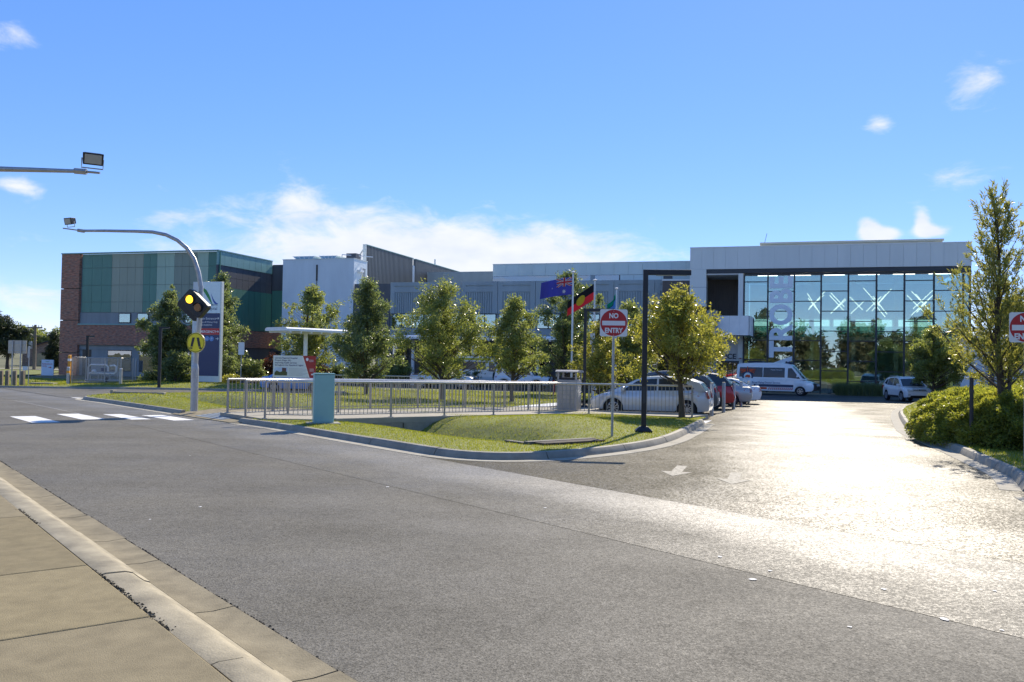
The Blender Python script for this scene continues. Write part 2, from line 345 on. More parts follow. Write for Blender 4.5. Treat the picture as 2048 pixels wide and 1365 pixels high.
def sweep(line, prof, name, m, parent, smooth=40, cap=True):
    """profile (offset to the left of travel, height) along a ground polyline"""
    vs = []; fs = []; n = len(prof); mm = len(line)
    for i, p in enumerate(line):
        d = (line[min(i+1, mm-1)] - line[max(i-1, 0)]).normalized(); nn = Vector((-d.y, d.x))
        for o, h in prof:
            q = p + nn * o; vs.append((q.x, q.y, base(q.y) + h))
    for i in range(mm-1):
        for j in range(n-1): fs.append((i*n+j, (i+1)*n+j, (i+1)*n+j+1, i*n+j+1))
    if cap: fs += [tuple(range(n)), tuple(range((mm-1)*n + n-1, (mm-1)*n-1, -1))]
    mb = MB().add(vs, fs); me = mb.mesh(name, smooth)
    bm = bmesh.new(); bm.from_mesh(me); bmesh.ops.recalc_face_normals(bm, faces=bm.faces[:]); bm.to_mesh(me); bm.free()
    return link(name, me, m, parent)
def resample(line, step):
    out = [line[0].copy()]; acc = 0
    for a, b in zip(line, line[1:]):
        l = (b - a).length; d = step - acc
        while d < l: out.append(a.lerp(b, d / l)); d += step
        acc = l - (d - step)
    if (out[-1] - line[-1]).length > .05: out.append(line[-1].copy())
    return out
def spline(line, per=6):
    out = []
    P = [line[0]] + list(line) + [line[-1]]
    for i in range(1, len(P) - 2):
        for k in range(per):
            t = k / per; a, b, c, d = P[i-1], P[i], P[i+1], P[i+2]
            out.append(.5 * ((2*b) + (c - a) * t + (2*a - 5*b + 4*c - d) * t*t + (3*b - a - 3*c + d) * t**3))
    out.append(line[-1].copy()); return out
def kerb_run(root, line, prof, gut, seg, m, mg, gap=.009, gutname='gutter_segment', jit=.006):
    pts = resample(line, .3); per = max(1, int(seg / .3)); i = 0
    while i < len(pts) - 1:
        j = min(len(pts) - 1, i + per)
        if len(pts) - 1 - j < per // 3: j = len(pts) - 1
        sg = [p.copy() for p in pts[i:j+1]]
        d0 = (sg[1] - sg[0]).normalized(); d1 = (sg[-1] - sg[-2]).normalized(); sg[0] += d0 * gap; sg[-1] -= d1 * gap
        dz = random.uniform(-jit, jit); do = random.uniform(-jit, jit)
        sweep(sg, [(o + do, h + (dz if h > 0 else 0)) for o, h in prof], 'kerb_segment', m, root)
        if gut: sweep(sg, gut, gutname, mg, root)
        i = j
# near kerb: rolled profile, gutter on the road side.  travel towards us along RT, left of travel = +n side
nk = struct(thing('near_kerb', None, None))
line = [NR(2.36, r) for r in np.arange(-60, 26, 2.0)]
kerb_run(nk, line, [(-.64, -.1), (-.64, .118), (-.60, .126), (-.46, .122), (-.405, .105), (-.36, .065), (-.315, .03), (-.27, .012), (-.27, -.1)], None, 2.4, M_KERB, None)
ngk = struct(thing('near_gutter', None, None))
pts = [-60, -52, -45, -38, -32, -27, -23, -20, -17.4, -15.2, -13.4, -12.2, -11.35, -10.5, -9.0, -7.9, -6.15, -4.55, -3.0, -.5, 2, 5, 9, 15, 25]
for a, b in zip(pts, pts[1:]):
    ln = [NR(2.36, q) for q in np.linspace(a + .008, b - .008, max(2, int((b - a) / .25)))]
    sweep(ln, [(-.272, -.1), (-.272, .012), (-.14, .004), (0.012 + random.uniform(-.01, .012), .016), (0.012, -.1)], 'gutter_segment', M_GUT, ngk)
# ragged edge where the asphalt meets the gutter: dark crumbs
def crumbs(name, pts, m, label=None):
    mb = MB()
    for x, y, z, s in pts:
        a = random.uniform(0, 6.28)
        vs = [(x + s*math.cos(a + q*2.09) * random.uniform(.7, 1.3), y + s*math.sin(a + q*2.09) * random.uniform(.7, 1.3), z) for q in range(3)] + [(x, y, z + s*.7)]
        mb.add(vs, [(0, 1, 3), (1, 2, 3), (2, 0, 3)])
    return tag(part(name, mb, m), kind='stuff')
cr = []
for r in np.arange(-22, -1, .02):
    n = 2.382 + random.gauss(0, .008) + .006 * math.sin(r * 3); p = NR(n, r); cr.append((p.x, p.y, 0.002, random.uniform(.006, .016)))
o = crumbs('asphalt_crumbs', cr, mat('crumb_black', (.03, .028, .024), .9, var=.3)); o['label'] = 'dark loose crumbs along the asphalt edge by the gutter'
cr = []
for r in np.arange(-24, -1, .02):
    if math.sin(r * 1.7) + math.sin(r * 4.3 + 1) * .6 > .25:
        for _ in range(2):
            n = 1.725 + random.gauss(0, .016); p = NR(n, r); cr.append((p.x, p.y, .118, random.uniform(.006, .018)))
o = crumbs('joint_debris', cr, mat('debris_brown', (.06, .05, .03), .95, var=.4)); o['label'] = 'brown debris caught in the crack behind the near kerb'

# far kerb along the island and round the corner into the driveway
PROF = [(-.02, -.15), (-.02, .012), (.035, .10), (.055, .128), (.085, .135), (.155, .135), (.165, .12), (.165, -.15)]
GUT = [(-.32, -.1), (-.32, .006), (-.02, .0035), (-.02, -.1)]
def flip(line): return line[::-1]
ik = struct(thing('island_kerb', None, None))
# travel so that the lawn is on the left: along road towards -RT is lawn right; go with RT direction lawn (+n) is left
kerb_run(ik, spline(KL[1:]), PROF, GUT, 2.4, M_KERB2, M_PALE)
lk = struct(thing('lawn_kerb', None, None))
LKL = [Vector((-15.0, 47.4)), Vector((-19.0, 46.2)), Vector((-20.0, 43.4)), Vector((-19.4, 41.2)), NR(9.15, -42), NR(9.15, -38), NR(9.1, -33), NR(9.08, -28.5)]
kerb_run(lk, spline(LKL), PROF, GUT, 2.4, M_KERB2, M_PALE)
vk = struct(thing('verge_kerb', None, None))
LVK = [NR(9.2, -120), NR(9.2, -95), NR(9.2, -80), Vector((-36, 56.6)), Vector((-30, 55.0)), Vector((-24, 56.7)), Vector((-17, 56.9)), Vector((-9, 55.9))]
kerb_run(vk, spline(LVK), PROF, GUT, 3.0, M_KERB2, M_PALE)
dk = struct(thing('driveway_kerb', None, None))
kerb_run(dk, spline(KR[::-1][:-1]), PROF, GUT, 2.4, M_KERB2, M_PALE)
ek = struct(thing('corner_kerb', None, None))
kerb_run(ek, spline([Vector((7.45, 12.35)), Vector((7.25, 11.3)), Vector((7.7, 9.8)), Vector((8.75, 7.5)), NR(9.35, 3), NR(9.25, 8), NR(9.2, 16)][::1]), PROF, GUT, 2.0, M_KERB2, M_PALE)

# ---------------------------------------------------------------- lawns as height fields
DITCH = [Vector((1.05, 19.6)), Vector((-.6, 21.6)), Vector((-2.3, 24.2)), Vector((-4.6, 27.2)), Vector((-10, 33)), Vector((-18.6, 43.0))]
def dline(p, line):
    best = 1e9; tb = 0
    for i, (a, b) in enumerate(zip(line, line[1:])):
        ab = b - a; t = max(0, min(1, (p - a).dot(ab) / ab.length_squared)); d = (p - a - ab * t).length
        if d < best: best = d; tb = i + t
    return best, tb
def lawn_h(x, y, edge=1.0):
    p = Vector((x, y)); d, t = dline(p, DITCH)
    dep = .62 * math.exp(-(d / 1.0) ** 2) * min(1, max(0, t * 1.1 + .35))
    if t >= 4.95: dep *= .85
    hump = .30 * math.exp(-((x + 12.5) / 5) ** 2 - ((y - 37) / 6) ** 2) + .22 * math.exp(-((x - 1.6) / 2.2) ** 2 - ((y - 24.5) / 2.5) ** 2)
    n_, r_ = p.dot(RN), p.dot(RT)
    if 8.8 < n_ < 12.85 and -28.5 < r_ < -23.3: return base(y) - .06 + .13 * min(1, max(0, (n_ - 8.9) / 1.3))    # the kerb ramp slab lies here
    return base(y) + .128 + edge * (hump - dep + .03 * math.sin(x * .9 + y * .6))
def lawn(name, poly, hf, step, m):
    n = len(poly); xs = [p.x for p in poly]; ys = [p.y for p in poly]
    bpts = resample([p.copy() for p in poly] + [poly[0].copy()], step)[:-1]
    def inside(x, y):
        c = False; j = len(bpts) - 1
        for i in range(len(bpts)):
            a, b = bpts[i], bpts[j]
            if (a.y > y) != (b.y > y) and x < (b.x - a.x) * (y - a.y) / (b.y - a.y) + a.x: c = not c
            j = i
        return c
    ip = []
    barr = np.array([(p.x, p.y) for p in bpts])
    for x in np.arange(min(xs), max(xs), step):
        for y in np.arange(min(ys), max(ys), step):
            if inside(x, y) and np.min(np.hypot(barr[:, 0] - x, barr[:, 1] - y)) > step * .55: ip.append(Vector((x + random.uniform(-.1, .1) * step, y + random.uniform(-.1, .1) * step)))
    nb = len(bpts)
    vo, ed, fa, *_ = delaunay_2d_cdt(bpts + ip, [(i, (i+1) % nb) for i in range(nb)], [], 1, 1e-5)
    vs = []
    for v in vo:
        dm = float(np.min(np.hypot(barr[:, 0] - v.x, barr[:, 1] - v.y))); vs.append((v.x, v.y, hf(v.x, v.y, min(1, dm / .8))))
    mb = MB().add(vs, [tuple(f) for f in fa]); me = mb.mesh(name, 180)
    o = struct(link(name, me, m)); o['tris'] = len(fa); return o, vs, [tuple(f) for f in fa]
def off_line(line, o):
    out = []
    for i, p in enumerate(line):
        d = (line[min(i+1, len(line)-1)] - line[max(i-1, 0)]).normalized(); out.append(p + Vector((-d.y, d.x)) * o)
    return out
KS = spline(KL[1:]); KE = off_line(KS, .15)
# deck of the footbridge / path (front edge, back edge)
DF = [Vector((-7.55, 24.35)), Vector((-5.6, 24.1)), Vector((-3.3, 26.1)), Vector((-.3, 28.55)), Vector((1.7, 29.95)), Vector((4.0, 30.15)), Vector((6.3, 29.4))]
LA_poly = KE + [Vector((6.55, 29.3)), Vector((4.0, 31.0)), Vector((1.7, 31.2)), Vector((-.5, 34.2)), Vector((8.9, 59.2)), loc2w(-30, -16.6), loc2w(-38, -17), Vector((-9, 49.6)), Vector((-15.0, 47.6))] + off_line(spline(LKL), .15)[1:]
lawn_o, LV, LF = lawn('lawn', LA_poly, lawn_h, .45, M_LAWN)
def flat_h(x, y, e=1): return base(y) + .125 + .05 * e * math.sin(x * .5 + y * .3)
def verge_h(x, y, e=1):
    d, _ = dline(Vector((x, y)), [Vector((-33.5, 61)), Vector((-27.5, 60.5))])
    return base(y) + .125 + e * (.35 * math.exp(-((x + 20) / 5) ** 2 - ((y - 62) / 3) ** 2) - .5 * math.exp(-(d / .8) ** 2) + .12 * math.sin(x * .4))
VP_poly = off_line(spline(LVK)[12:], .15) + [Vector((-9, 62)), Vector((-24, 71)), Vector((-52, 78)), Vector((-75, 84))]
verge_o, VV, VF = lawn('verge', VP_poly, verge_h, .9, M_LAWN)
bed_poly = [loc2w(-62, -2.2), loc2w(-62, -11), Vector((-26, 70.5)), Vector((-20, 68)), Vector((-14, 68.5)), loc2w(-40, -7.5), loc2w(-40, -2.2)]
struct(sheet('garden_bed', bed_poly, .06, M_MULCH))
KRS = spline(KR[::-1][:-1]); KRE = off_line(KRS, .15)
RP_poly = KRE + [Vector((7.9, 13.2)), Vector((7.6, 12.3)), Vector((7.45, 11.3)), Vector((7.9, 9.9)), Vector((8.9, 7.7)), NR(9.55, 3), NR(9.45, 8), NR(9.4, 16), Vector((30, 10)), Vector((36, 50)), Vector((28, 56))]
right_o, RV, RF = lawn('right_lawn', RP_poly, flat_h, .8, M_LAWN)
struct(sheet('verge_far', [Vector((-130, 120)), Vector((-57, 83)), Vector((-48, 86)), Vector((-56, 112)), Vector((-130, 145))], .03, M_LAWN))

# grass blades on the lawns (countless)
def blades(name, V, F, dens, hgt, wid, label, maxd, mind=0, seed=1):
    V = np.array(V); F3 = []
    for f in F:
        for k in range(1, len(f) - 1): F3.append((f[0], f[k], f[k+1]))
    F3 = np.array(F3); a, b, c = V[F3[:, 0]], V[F3[:, 1]], V[F3[:, 2]]
    ctr = (a + b + c) / 3; ok = (ctr[:, 1] < maxd) & (ctr[:, 1] >= mind) & (np.abs(ctr[:, 0]) < ctr[:, 1] * .66 + 1.5)
    a, b, c = a[ok], b[ok], c[ok]
    ar = .5 * np.abs((b[:, 0] - a[:, 0]) * (c[:, 1] - a[:, 1]) - (c[:, 0] - a[:, 0]) * (b[:, 1] - a[:, 1]))
    rg = np.random.default_rng(seed); n = int(ar.sum() * dens)
    idx = rg.choice(len(ar), n, p=ar / ar.sum()); u, v = rg.random(n), rg.random(n); fl = u + v > 1; u[fl] = 1 - u[fl]; v[fl] = 1 - v[fl]
    P = a[idx] + (b[idx] - a[idx]) * u[:, None] + (c[idx] - a[idx]) * v[:, None]
    th = rg.random(n) * 2 * PI; h = hgt * rg.uniform(.5, 1.35, n); w = wid * rg.uniform(.7, 1.3, n); lean = rg.uniform(0, .8, n) * h; la = rg.random(n) * 2 * PI
    dx, dy = np.cos(th) * w, np.sin(th) * w
    vs = np.empty((n, 3, 3)); vs[:, 0] = P; vs[:, 0, 0] -= dx; vs[:, 0, 1] -= dy; vs[:, 1] = P; vs[:, 1, 0] += dx; vs[:, 1, 1] += dy
    vs[:, 2] = P; vs[:, 2, 0] += np.cos(la) * lean; vs[:, 2, 1] += np.sin(la) * lean; vs[:, 2, 2] += h; vs[:, :2, 2] -= .005
    o = link(name, tri_mesh(name, vs.reshape(-1, 3), rg.random(n)), M_BLADE); return tag(o, label, None, None, 'stuff')
def tri_mesh(name, vs, tint, per=3):
    n = len(vs); me = bpy.data.meshes.new(name); nf = n // per
    me.vertices.add(n); me.vertices.foreach_set('co', np.ascontiguousarray(vs, dtype=np.float32).ravel())
    me.loops.add(n); me.loops.foreach_set('vertex_index', np.arange(n, dtype=np.int32))
    me.polygons.add(nf); me.polygons.foreach_set('loop_start', np.arange(0, n, per, dtype=np.int32))
    at = me.attributes.new('tint', 'FLOAT', 'FACE'); at.data.foreach_set('value', np.ascontiguousarray(tint, dtype=np.float32))
    me.update(); me.validate(); return me
def leaf_mat(name, cols, trans=.45, rough=.4, spec=.5, tcol=None):
    m = bpy.data.materials.new(name); m.use_nodes = True; N = m.node_tree.nodes; L = m.node_tree.links; bs = N['Principled BSDF']; out = N['Material Output']
    at = N.new('ShaderNodeAttribute'); at.attribute_name = 'tint'
    rp = N.new('ShaderNodeValToRGB'); L.new(at.outputs['Fac'], rp.inputs[0]); el = rp.color_ramp.elements
    el[0].color = tuple(cols[0]) + (1,); el[1].color = tuple(cols[-1]) + (1,)
    for i, c in enumerate(cols[1:-1]): e = el.new((i + 1) / (len(cols) - 1)); e.color = tuple(c) + (1,)
    L.new(rp.outputs[0], bs.inputs['Base Color']); bs.inputs['Roughness'].default_value = rough; bs.inputs['Specular IOR Level'].default_value = spec
    tr = N.new('ShaderNodeBsdfTranslucent'); tm = N.new('ShaderNodeMix'); tm.data_type = 'RGBA'; tm.blend_type = 'MULTIPLY'; tm.inputs[0].default_value = 1
    L.new(rp.outputs[0], tm.inputs[6]); tm.inputs[7].default_value = tuple(tcol or (1.9, 1.75, .8)) + (1,); L.new(tm.outputs[2], tr.inputs['Color'])
    ms = N.new('ShaderNodeMixShader'); ms.inputs[0].default_value = trans; L.new(bs.outputs[0], ms.inputs[1]); L.new(tr.outputs[0], ms.inputs[2]); L.new(ms.outputs[0], out.inputs['Surface'])
    return m
M_BLADE = leaf_mat('grass_blade', [(.16, .19, .025), (.21, .235, .03), (.27, .275, .045), (.28, .25, .08)], .5, .55, .25, (1.5, 1.5, .7))
blades('grass', LV, LF, 620, .032, .007, 'short mown grass on the island between road and driveway', 33, seed=3)
blades('lawn_grass', LV, LF, 90, .06, .016, 'mown grass on the lawn with trees behind the footbridge', 62, 33, seed=4)
blades('verge_grass', VV, VF, 60, .08, .02, 'grass on the verge round the gas meter cage', 80, seed=5)
blades('right_grass', RV, RF, 420, .05, .008, 'grass patch beside the clipped hedge', 24, seed=6)
blades('right_far_grass', RV, RF, 60, .07, .018, 'grass strip beyond the clipped hedge', 56, 24, seed=8)

# ================================================================ buildings
ZG = -0.5
def building(name, label):
    o = thing(name, label, 'building', (BO.x, BO.y, 0), -TH); return o
def bs_(u, v, t): return B(u, v, t)
def brick_mat(name, c1, c2, mortar):
    m = bpy.data.materials.new(name); m.use_nodes = True; N = m.node_tree.nodes; L = m.node_tree.links; bsd = N['Principled BSDF']; bsd.inputs['Roughness'].default_value = .85
    tc = N.new('ShaderNodeTexCoord'); sp = N.new('ShaderNodeSeparateXYZ'); L.new(tc.outputs['Object'], sp.inputs[0])
    ad = N.new('ShaderNodeMath'); ad.operation = 'ADD'; L.new(sp.outputs[0], ad.inputs[0]); L.new(sp.outputs[1], ad.inputs[1])
    cb = N.new('ShaderNodeCombineXYZ'); L.new(ad.outputs[0], cb.inputs[0]); L.new(sp.outputs[2], cb.inputs[1])
    br = N.new('ShaderNodeTexBrick'); L.new(cb.outputs[0], br.inputs['Vector']); br.inputs['Scale'].default_value = 1
    br.inputs['Brick Width'].default_value = .24; br.inputs['Row Height'].default_value = .086; br.inputs['Mortar Size'].default_value = .008
    br.inputs['Color1'].default_value = c1 + (1,); br.inputs['Color2'].default_value = c2 + (1,); br.inputs['Mortar'].default_value = mortar + (1,)
    no = N.new('ShaderNodeTexNoise'); no.inputs['Scale'].default_value = 1.1; no.inputs['Detail'].default_value = 8; no.inputs['Roughness'].default_value = .75; L.new(cb.outputs[0], no.inputs['Vector'])
    mp = N.new('ShaderNodeMapping'); mp.inputs['Scale'].default_value = (1.0, 4.5, 1); L.new(cb.outputs[0], mp.inputs[0]); n2 = N.new('ShaderNodeTexNoise'); n2.inputs['Scale'].default_value = 2.2; n2.inputs['Detail'].default_value = 5; L.new(mp.outputs[0], n2.inputs['Vector'])
    mr = N.new('ShaderNodeMapRange'); L.new(n2.outputs[0], mr.inputs['Value']); mr.inputs[1].default_value = .3; mr.inputs[2].default_value = .7; mr.inputs[3].default_value = .55; mr.inputs[4].default_value = 1.45
    mx = N.new('ShaderNodeMix'); mx.data_type = 'RGBA'; mx.blend_type = 'MULTIPLY'; mx.inputs[0].default_value = 1; L.new(br.outputs['Color'], mx.inputs[6]); L.new(mr.outputs[0], mx.inputs[7]); L.new(mx.outputs[2], bsd.inputs['Base Color'])
    bp = N.new('ShaderNodeBump'); bp.inputs['Strength'].default_value = .5; bp.inputs['Distance'].default_value = .01; L.new(br.outputs['Fac'], bp.inputs['Height']); bp.invert = True; L.new(bp.outputs[0], bsd.inputs['Normal'])
    return m
M_BRICK = brick_mat('brick', (.46, .165, .095), (.29, .16, .12), (.3, .24, .19))
ST = (1, 1, .12)
M_GRN = mat('panel_green', (0.106, 0.25, 0.194), .45, var=.1, scale=1.5, streak=ST)
M_GRN2 = mat('panel_green_deep', (0.075, 0.213, 0.163), .45, var=.1, scale=1.5, streak=ST)
M_KHA = mat('panel_khaki', (0.325, 0.362, 0.275), .5, var=.08, scale=1.5, streak=ST)
M_LGR = mat('panel_pale_green', (0.384, 0.516, 0.396), .5, var=.08, scale=1.5, streak=ST)
M_OLI = mat('panel_olive', (0.25, 0.3, 0.237), .5, var=.08, scale=1.5, streak=ST)
M_TEA = mat('panel_teal', (0.204, 0.384, 0.348), .4, var=.1, scale=1.2, streak=ST)
M_CHAR = mat('panel_charcoal', (0.09, 0.096, 0.106), .5, var=.15, scale=1.5, streak=ST)
M_GREY = mat('panel_bluegrey', (0.24, 0.27, 0.282), .55, var=.12, scale=1.4, streak=ST)
M_LTB = mat('render_paleblue', (0.694, 0.762, 0.784), .7, var=.07, scale=.8, streak=(1, 1, .25))
M_PCST = mat('precast_bluegrey', (0.338, 0.388, 0.394), .7, var=.13, scale=.9, streak=(1, 1, .15))
M_SCRN = mat('screen_darkgrey', (0.121, 0.132, 0.132), .5, var=.15, scale=1.2, streak=(1, 1, .1))
M_FASC = mat('panel_silver', (0.739, 0.762, 0.717), .45, var=.05, scale=.7, streak=(1, 1, .2))
M_FASC2 = mat('panel_paleaqua', (0.638, 0.726, 0.693), .5, var=.06, scale=.7, streak=(1, 1, .2))
M_CREAM = mat('panel_cream', (.55, .54, .42), .6, var=.05, scale=.7)
M_WHITE = mat('painted_white', (.86, .86, .84), .5, var=.05, scale=1.5)
M_STEEL = mat('steel_dark', (.035, .042, .050), .45, var=.15, scale=3)
M_TIMB = mat('timber_dark', (.17, .14, .12), .65, var=.3, scale=4, streak=(8, 8, .3))
M_SOFF = mat('soffit_white', (.62, .62, .60), .7, var=.06, scale=2)
M_DOORD = mat('opening_dark', (.018, .02, .022), .35, var=.2, scale=2)
def glass_mat(name, tint, refl, rcol=(1, 1, 1), rough=.005, wav=.0):
    m = bpy.data.materials.new(name); m.use_nodes = True; N = m.node_tree.nodes; L = m.node_tree.links; N.remove(N['Principled BSDF']); out = N['Material Output']
    tr = N.new('ShaderNodeBsdfTransparent'); tr.inputs[0].default_value = tint + (1,); gl = N.new('ShaderNodeBsdfGlossy'); gl.inputs['Color'].default_value = rcol + (1,); gl.inputs['Roughness'].default_value = rough
    lw = N.new('ShaderNodeFresnel'); lw.inputs['IOR'].default_value = 1.5
    ad = N.new('ShaderNodeMath'); ad.operation = 'ADD'; ad.use_clamp = True; L.new(lw.outputs[0], ad.inputs[0]); ad.inputs[1].default_value = refl
    if wav:
        tc = N.new('ShaderNodeTexCoord'); no = N.new('ShaderNodeTexNoise'); no.inputs['Scale'].default_value = .9; no.inputs['Detail'].default_value = 2; L.new(tc.outputs['Object'], no.inputs['Vector'])
        bp = N.new('ShaderNodeBump'); bp.inputs['Strength'].default_value = wav; bp.inputs['Distance'].default_value = .02; L.new(no.outputs[0], bp.inputs['Height']); L.new(bp.outputs[0], gl.inputs['Normal'])
    ms = N.new('ShaderNodeMixShader'); L.new(ad.outputs[0], ms.inputs[0]); L.new(tr.outputs[0], ms.inputs[1]); L.new(gl.outputs[0], ms.inputs[2]); L.new(ms.outputs[0], out.inputs['Surface']); return m
M_GLASS = glass_mat('curtain_wall_glass', (.52, .74, .72), .25, (.86, .95, .90), .004, .12)
M_GLASS_D = glass_mat('window_glass_dark', (.22, .27, .28), .22, (.9, .95, 1), .006, .1)
M_PANE_T = glass_mat('window_glass_teal', (.3, .5, .47), .30, (.85, .97, .95), .01)

# ---- left wing: brick pier, coloured panels
W = building('panel_clad_wing', 'three-storey wing with green striped cladding panels and a brick corner pier'); tA = -2.0
sL, zt = B(124, 508, tA)[0], 12.42; sR = B(437, 500, tA)[0]; sP = B(160, 506, tA)[0]
zGb = B(160, 648, tA)[1]; zWb = B(160, 690, tA)[1]; tSb = 7.8
rows = [zt - .12] + [B(250, v, tA)[1] for v in (535, 570, 604, 625)]
part('wall', MB().box(sL + .03, sR - .25, tA + .35, tSb, ZG, zt - .35), M_GREY, W)
for z0, z1 in ((ZG, B(140, 706, tA)[1] - .04), (B(140, 706, tA)[1] + .04, B(140, 641, tA)[1] - .04), (B(140, 641, tA)[1] + .04, B(140, 578, tA)[1] - .04), (B(140, 578, tA)[1] + .04, zt - .1)):
    box_part('brick_pier', (sL, sP - .02, tA, tA + .6, z0, z1), M_BRICK, W)
box_part('brick_band', (sP - .02, sR, tA, tA + .5, zWb, zGb - .12), M_BRICK, W)
box_part('coping', (sL - .05, sR + .05, tA - .06, tA + .5, zt - .08, zt + .03), M_TEA, W)
box_part('sill_trim', (sP, sR, tA - .05, tA + .3, zGb - .11, zGb + .02), M_TEA, W)
bands = [(161, 220, M_GRN, 3), (220, 283, M_KHA, 4), (283, 310, M_GRN, 2), (310, 345, M_LGR, 2), (345, 391, M_OLI, 3), (391, 413, M_LGR, 1), (413, 437, M_GRN2, 1)]
for ua, ub, m, n in bands:
    a, b = B(ua, 560, tA)[0], B(ub, 560, tA)[0]
    for k in range(n):
        for r0, r1 in zip(rows, rows[1:]):
            box_part('cladding_panel', (a + (b-a)*k/n + .012, a + (b-a)*(k+1)/n - .012, tA + .24, tA + .34, r1 + .015, r0 - .015), m, W)
box_part('window_strip', (sP, sR - .02, tA + .26, tA + .34, zGb + .02, rows[-1] - .03), M_GREY, W)
for ua, ub in ((235, 259), (272, 295), (330, 356), (368, 392)):
    f = box_part('window', (B(ua, 630, tA)[0], B(ub, 630, tA)[0], tA + .19, tA + .25, zGb + .12, rows[-1] - .08), M_STEEL, W)
    box_part('pane', (B(ua + 1.5, 630, tA)[0], B(ub - 1.5, 630, tA)[0], tA + .16, tA + .185, zGb + .2, rows[-1] - .16), M_PANE_T, f)
# ground floor, set back under the brick band
for k, (ua, ub) in enumerate(((160, 178), (178, 194), (194, 211), (259, 274), (330, 345), (400, 418), (418, 437))):
    box_part('base_panel', (B(ua, 720, tA)[0] + .01, B(ub, 720, tA)[0] - .01, tA + .95 - .65, tA + .345, ZG, zWb - .5), M_GREY if k else M_DOORD, W)
box_part('base_header', (sP, sR, tA + .26, tA + .34, zWb - .48, zWb - .01), M_GREY, W)
for ua, ub in ((211, 259), (274, 330), (345, 400)):
    f = box_part('window', (B(ua, 720, tA)[0], B(ub, 720, tA)[0], tA + .3, tA + .345, ZG + .5, zWb - .5), M_STEEL, W)
    box_part('pane', (B(ua + 1, 720, tA)[0], B(ub - 1, 720, tA)[0], tA + .27, tA + .295, ZG + .6, zWb - .58), M_GLASS_D, f)
    box_part('plinth', (B(ua, 720, tA)[0], B(ub, 720, tA)[0], tA + .26, tA + .345, ZG, ZG + .48), M_GREY, W)
# return wall running back from the corner
zq = Sd(442.6, 532.7, sR)[1]; zq2 = Sd(545, 549, sR)[1]; zr = Sd(442.6, 574, sR)[1]
n = 9
for k in range(n):
    a, b = tA + (tSb - tA) * k / n, tA + (tSb - tA) * (k + 1) / n
    box_part('return_panel', (sR - .2, sR, a + .012, b - .012, max(zq, zq2), zt - .1), M_TEA, W)
    for z0, z1 in ((zr, (zr + zq) / 2), ((zr + zq) / 2, max(zq, zq2))): box_part('return_dark_panel', (sR - .24, sR - .08, a + .012, b - .012, z0 + .01, z1 - .015), M_CHAR, W)
    box_part('return_green_panel', (sR - .24, sR - .02, a + .012, b - .012, 4.55, zr - .02), M_GRN2, W)
box_part('return_brick', (sR - .24, sR + .02, tA + .5, tSb, zWb, 4.5), M_BRICK, W)
box_part('return_base', (sR - .24, sR - .1, tA + .5, tSb, ZG, zWb - .02), M_CHAR, W)
box_part('coping', (sR - .4, sR + .06, tA + .5, tSb, zt - .08, zt + .03), M_TEA, W)

# ---- link block between wing and tower
W2 = building('recessed_link_block', 'dark recessed link block between green wing and pale tower'); s0 = sR + .02; s1 = -53.9; tl = 7.85
za, zb, zc = 12.0, B(530, 582, tl)[1], B(530, 655, tl)[1]; zd = B(530, 697, tl)[1]
part('wall', MB().box(s0 - .6, s1 + .3, tl + .1, tl + 8, ZG, za - .05), M_CHAR, W2)
for k in range(3):
    a, b = s0 + (s1 - s0) * k / 3, s0 + (s1 - s0) * (k + 1) / 3
    box_part('dark_panel', (a + .01, b - .01, tl, tl + .09, zb + .02, za), M_CHAR, W2); box_part('green_panel', (a + .01, b - .01, tl - .04, tl + .09, zc + .02, zb - .02), M_GRN2, W2)
box_part('brick_panel', (s0 + .01, s1 - .01, tl - .05, tl + .09, zd, zc - .02), M_BRICK, W2)
box_part('lit_strip', (s1 - 1.6, s1 - .1, tl - .06, tl - .005, B(555, 549, tl)[1], B(555, 545, tl)[1]), M_CREAM, W2)
for k in range(3):
    f = box_part('window', (s0 + .3 + k * 1.7, s0 + 1.8 + k * 1.7, tl + .02, tl + .09, ZG + .8, zd - .3), M_STEEL, W2); box_part('pane', (s0 + .4 + k * 1.7, s0 + 1.7 + k * 1.7, tl - .01, tl + .015, ZG + .9, zd - .4), M_GLASS_D, f)

# ---- pale blue tower
W3 = building('pale_blue_tower', 'tall plain pale blue rendered tower with roof plant'); tT = 2.0
s0, s1 = B(566, 522, tT)[0], B(708, 517, tT)[0]; zt = 11.78
part('wall', MB().box(s0, s1, tT, tT + 3.0, ZG, zt), M_LTB, W3, bevel=.03)
box_part('coping', (s0 - .04, s1 + .04, tT - .04, tT + 3.04, zt, zt + .06), M_FASC, W3)
sc = B(634, 545, tT)[0]; box_part('overflow_slot', (sc - .09, sc + .09, tT - .05, tT + .01, B(634, 562, tT)[1], B(634, 530, tT)[1]), M_DOORD, W3)
part('drain_stain_pipe', MB().tube([(sc, tT - .03, B(634, 562, tT)[1]), (sc + .02, tT - .03, B(634, 580, tT)[1])], .035, 6), M_CHAR, W3)
f = box_part('door', (s1 - .01, s1 + .06, tT + 1.7, tT + 2.5, 9.3, 11.0), M_GREY, W3); box_part('door_frame', (s1 + .005, s1 + .1, tT + 1.6, tT + 1.69, 9.3, 11.1), M_WHITE, f)
box_part('wall_lamp', (s1 + .01, s1 + .35, tT + .8, tT + 1.6, 10.55, 10.75), M_WHITE, W3)
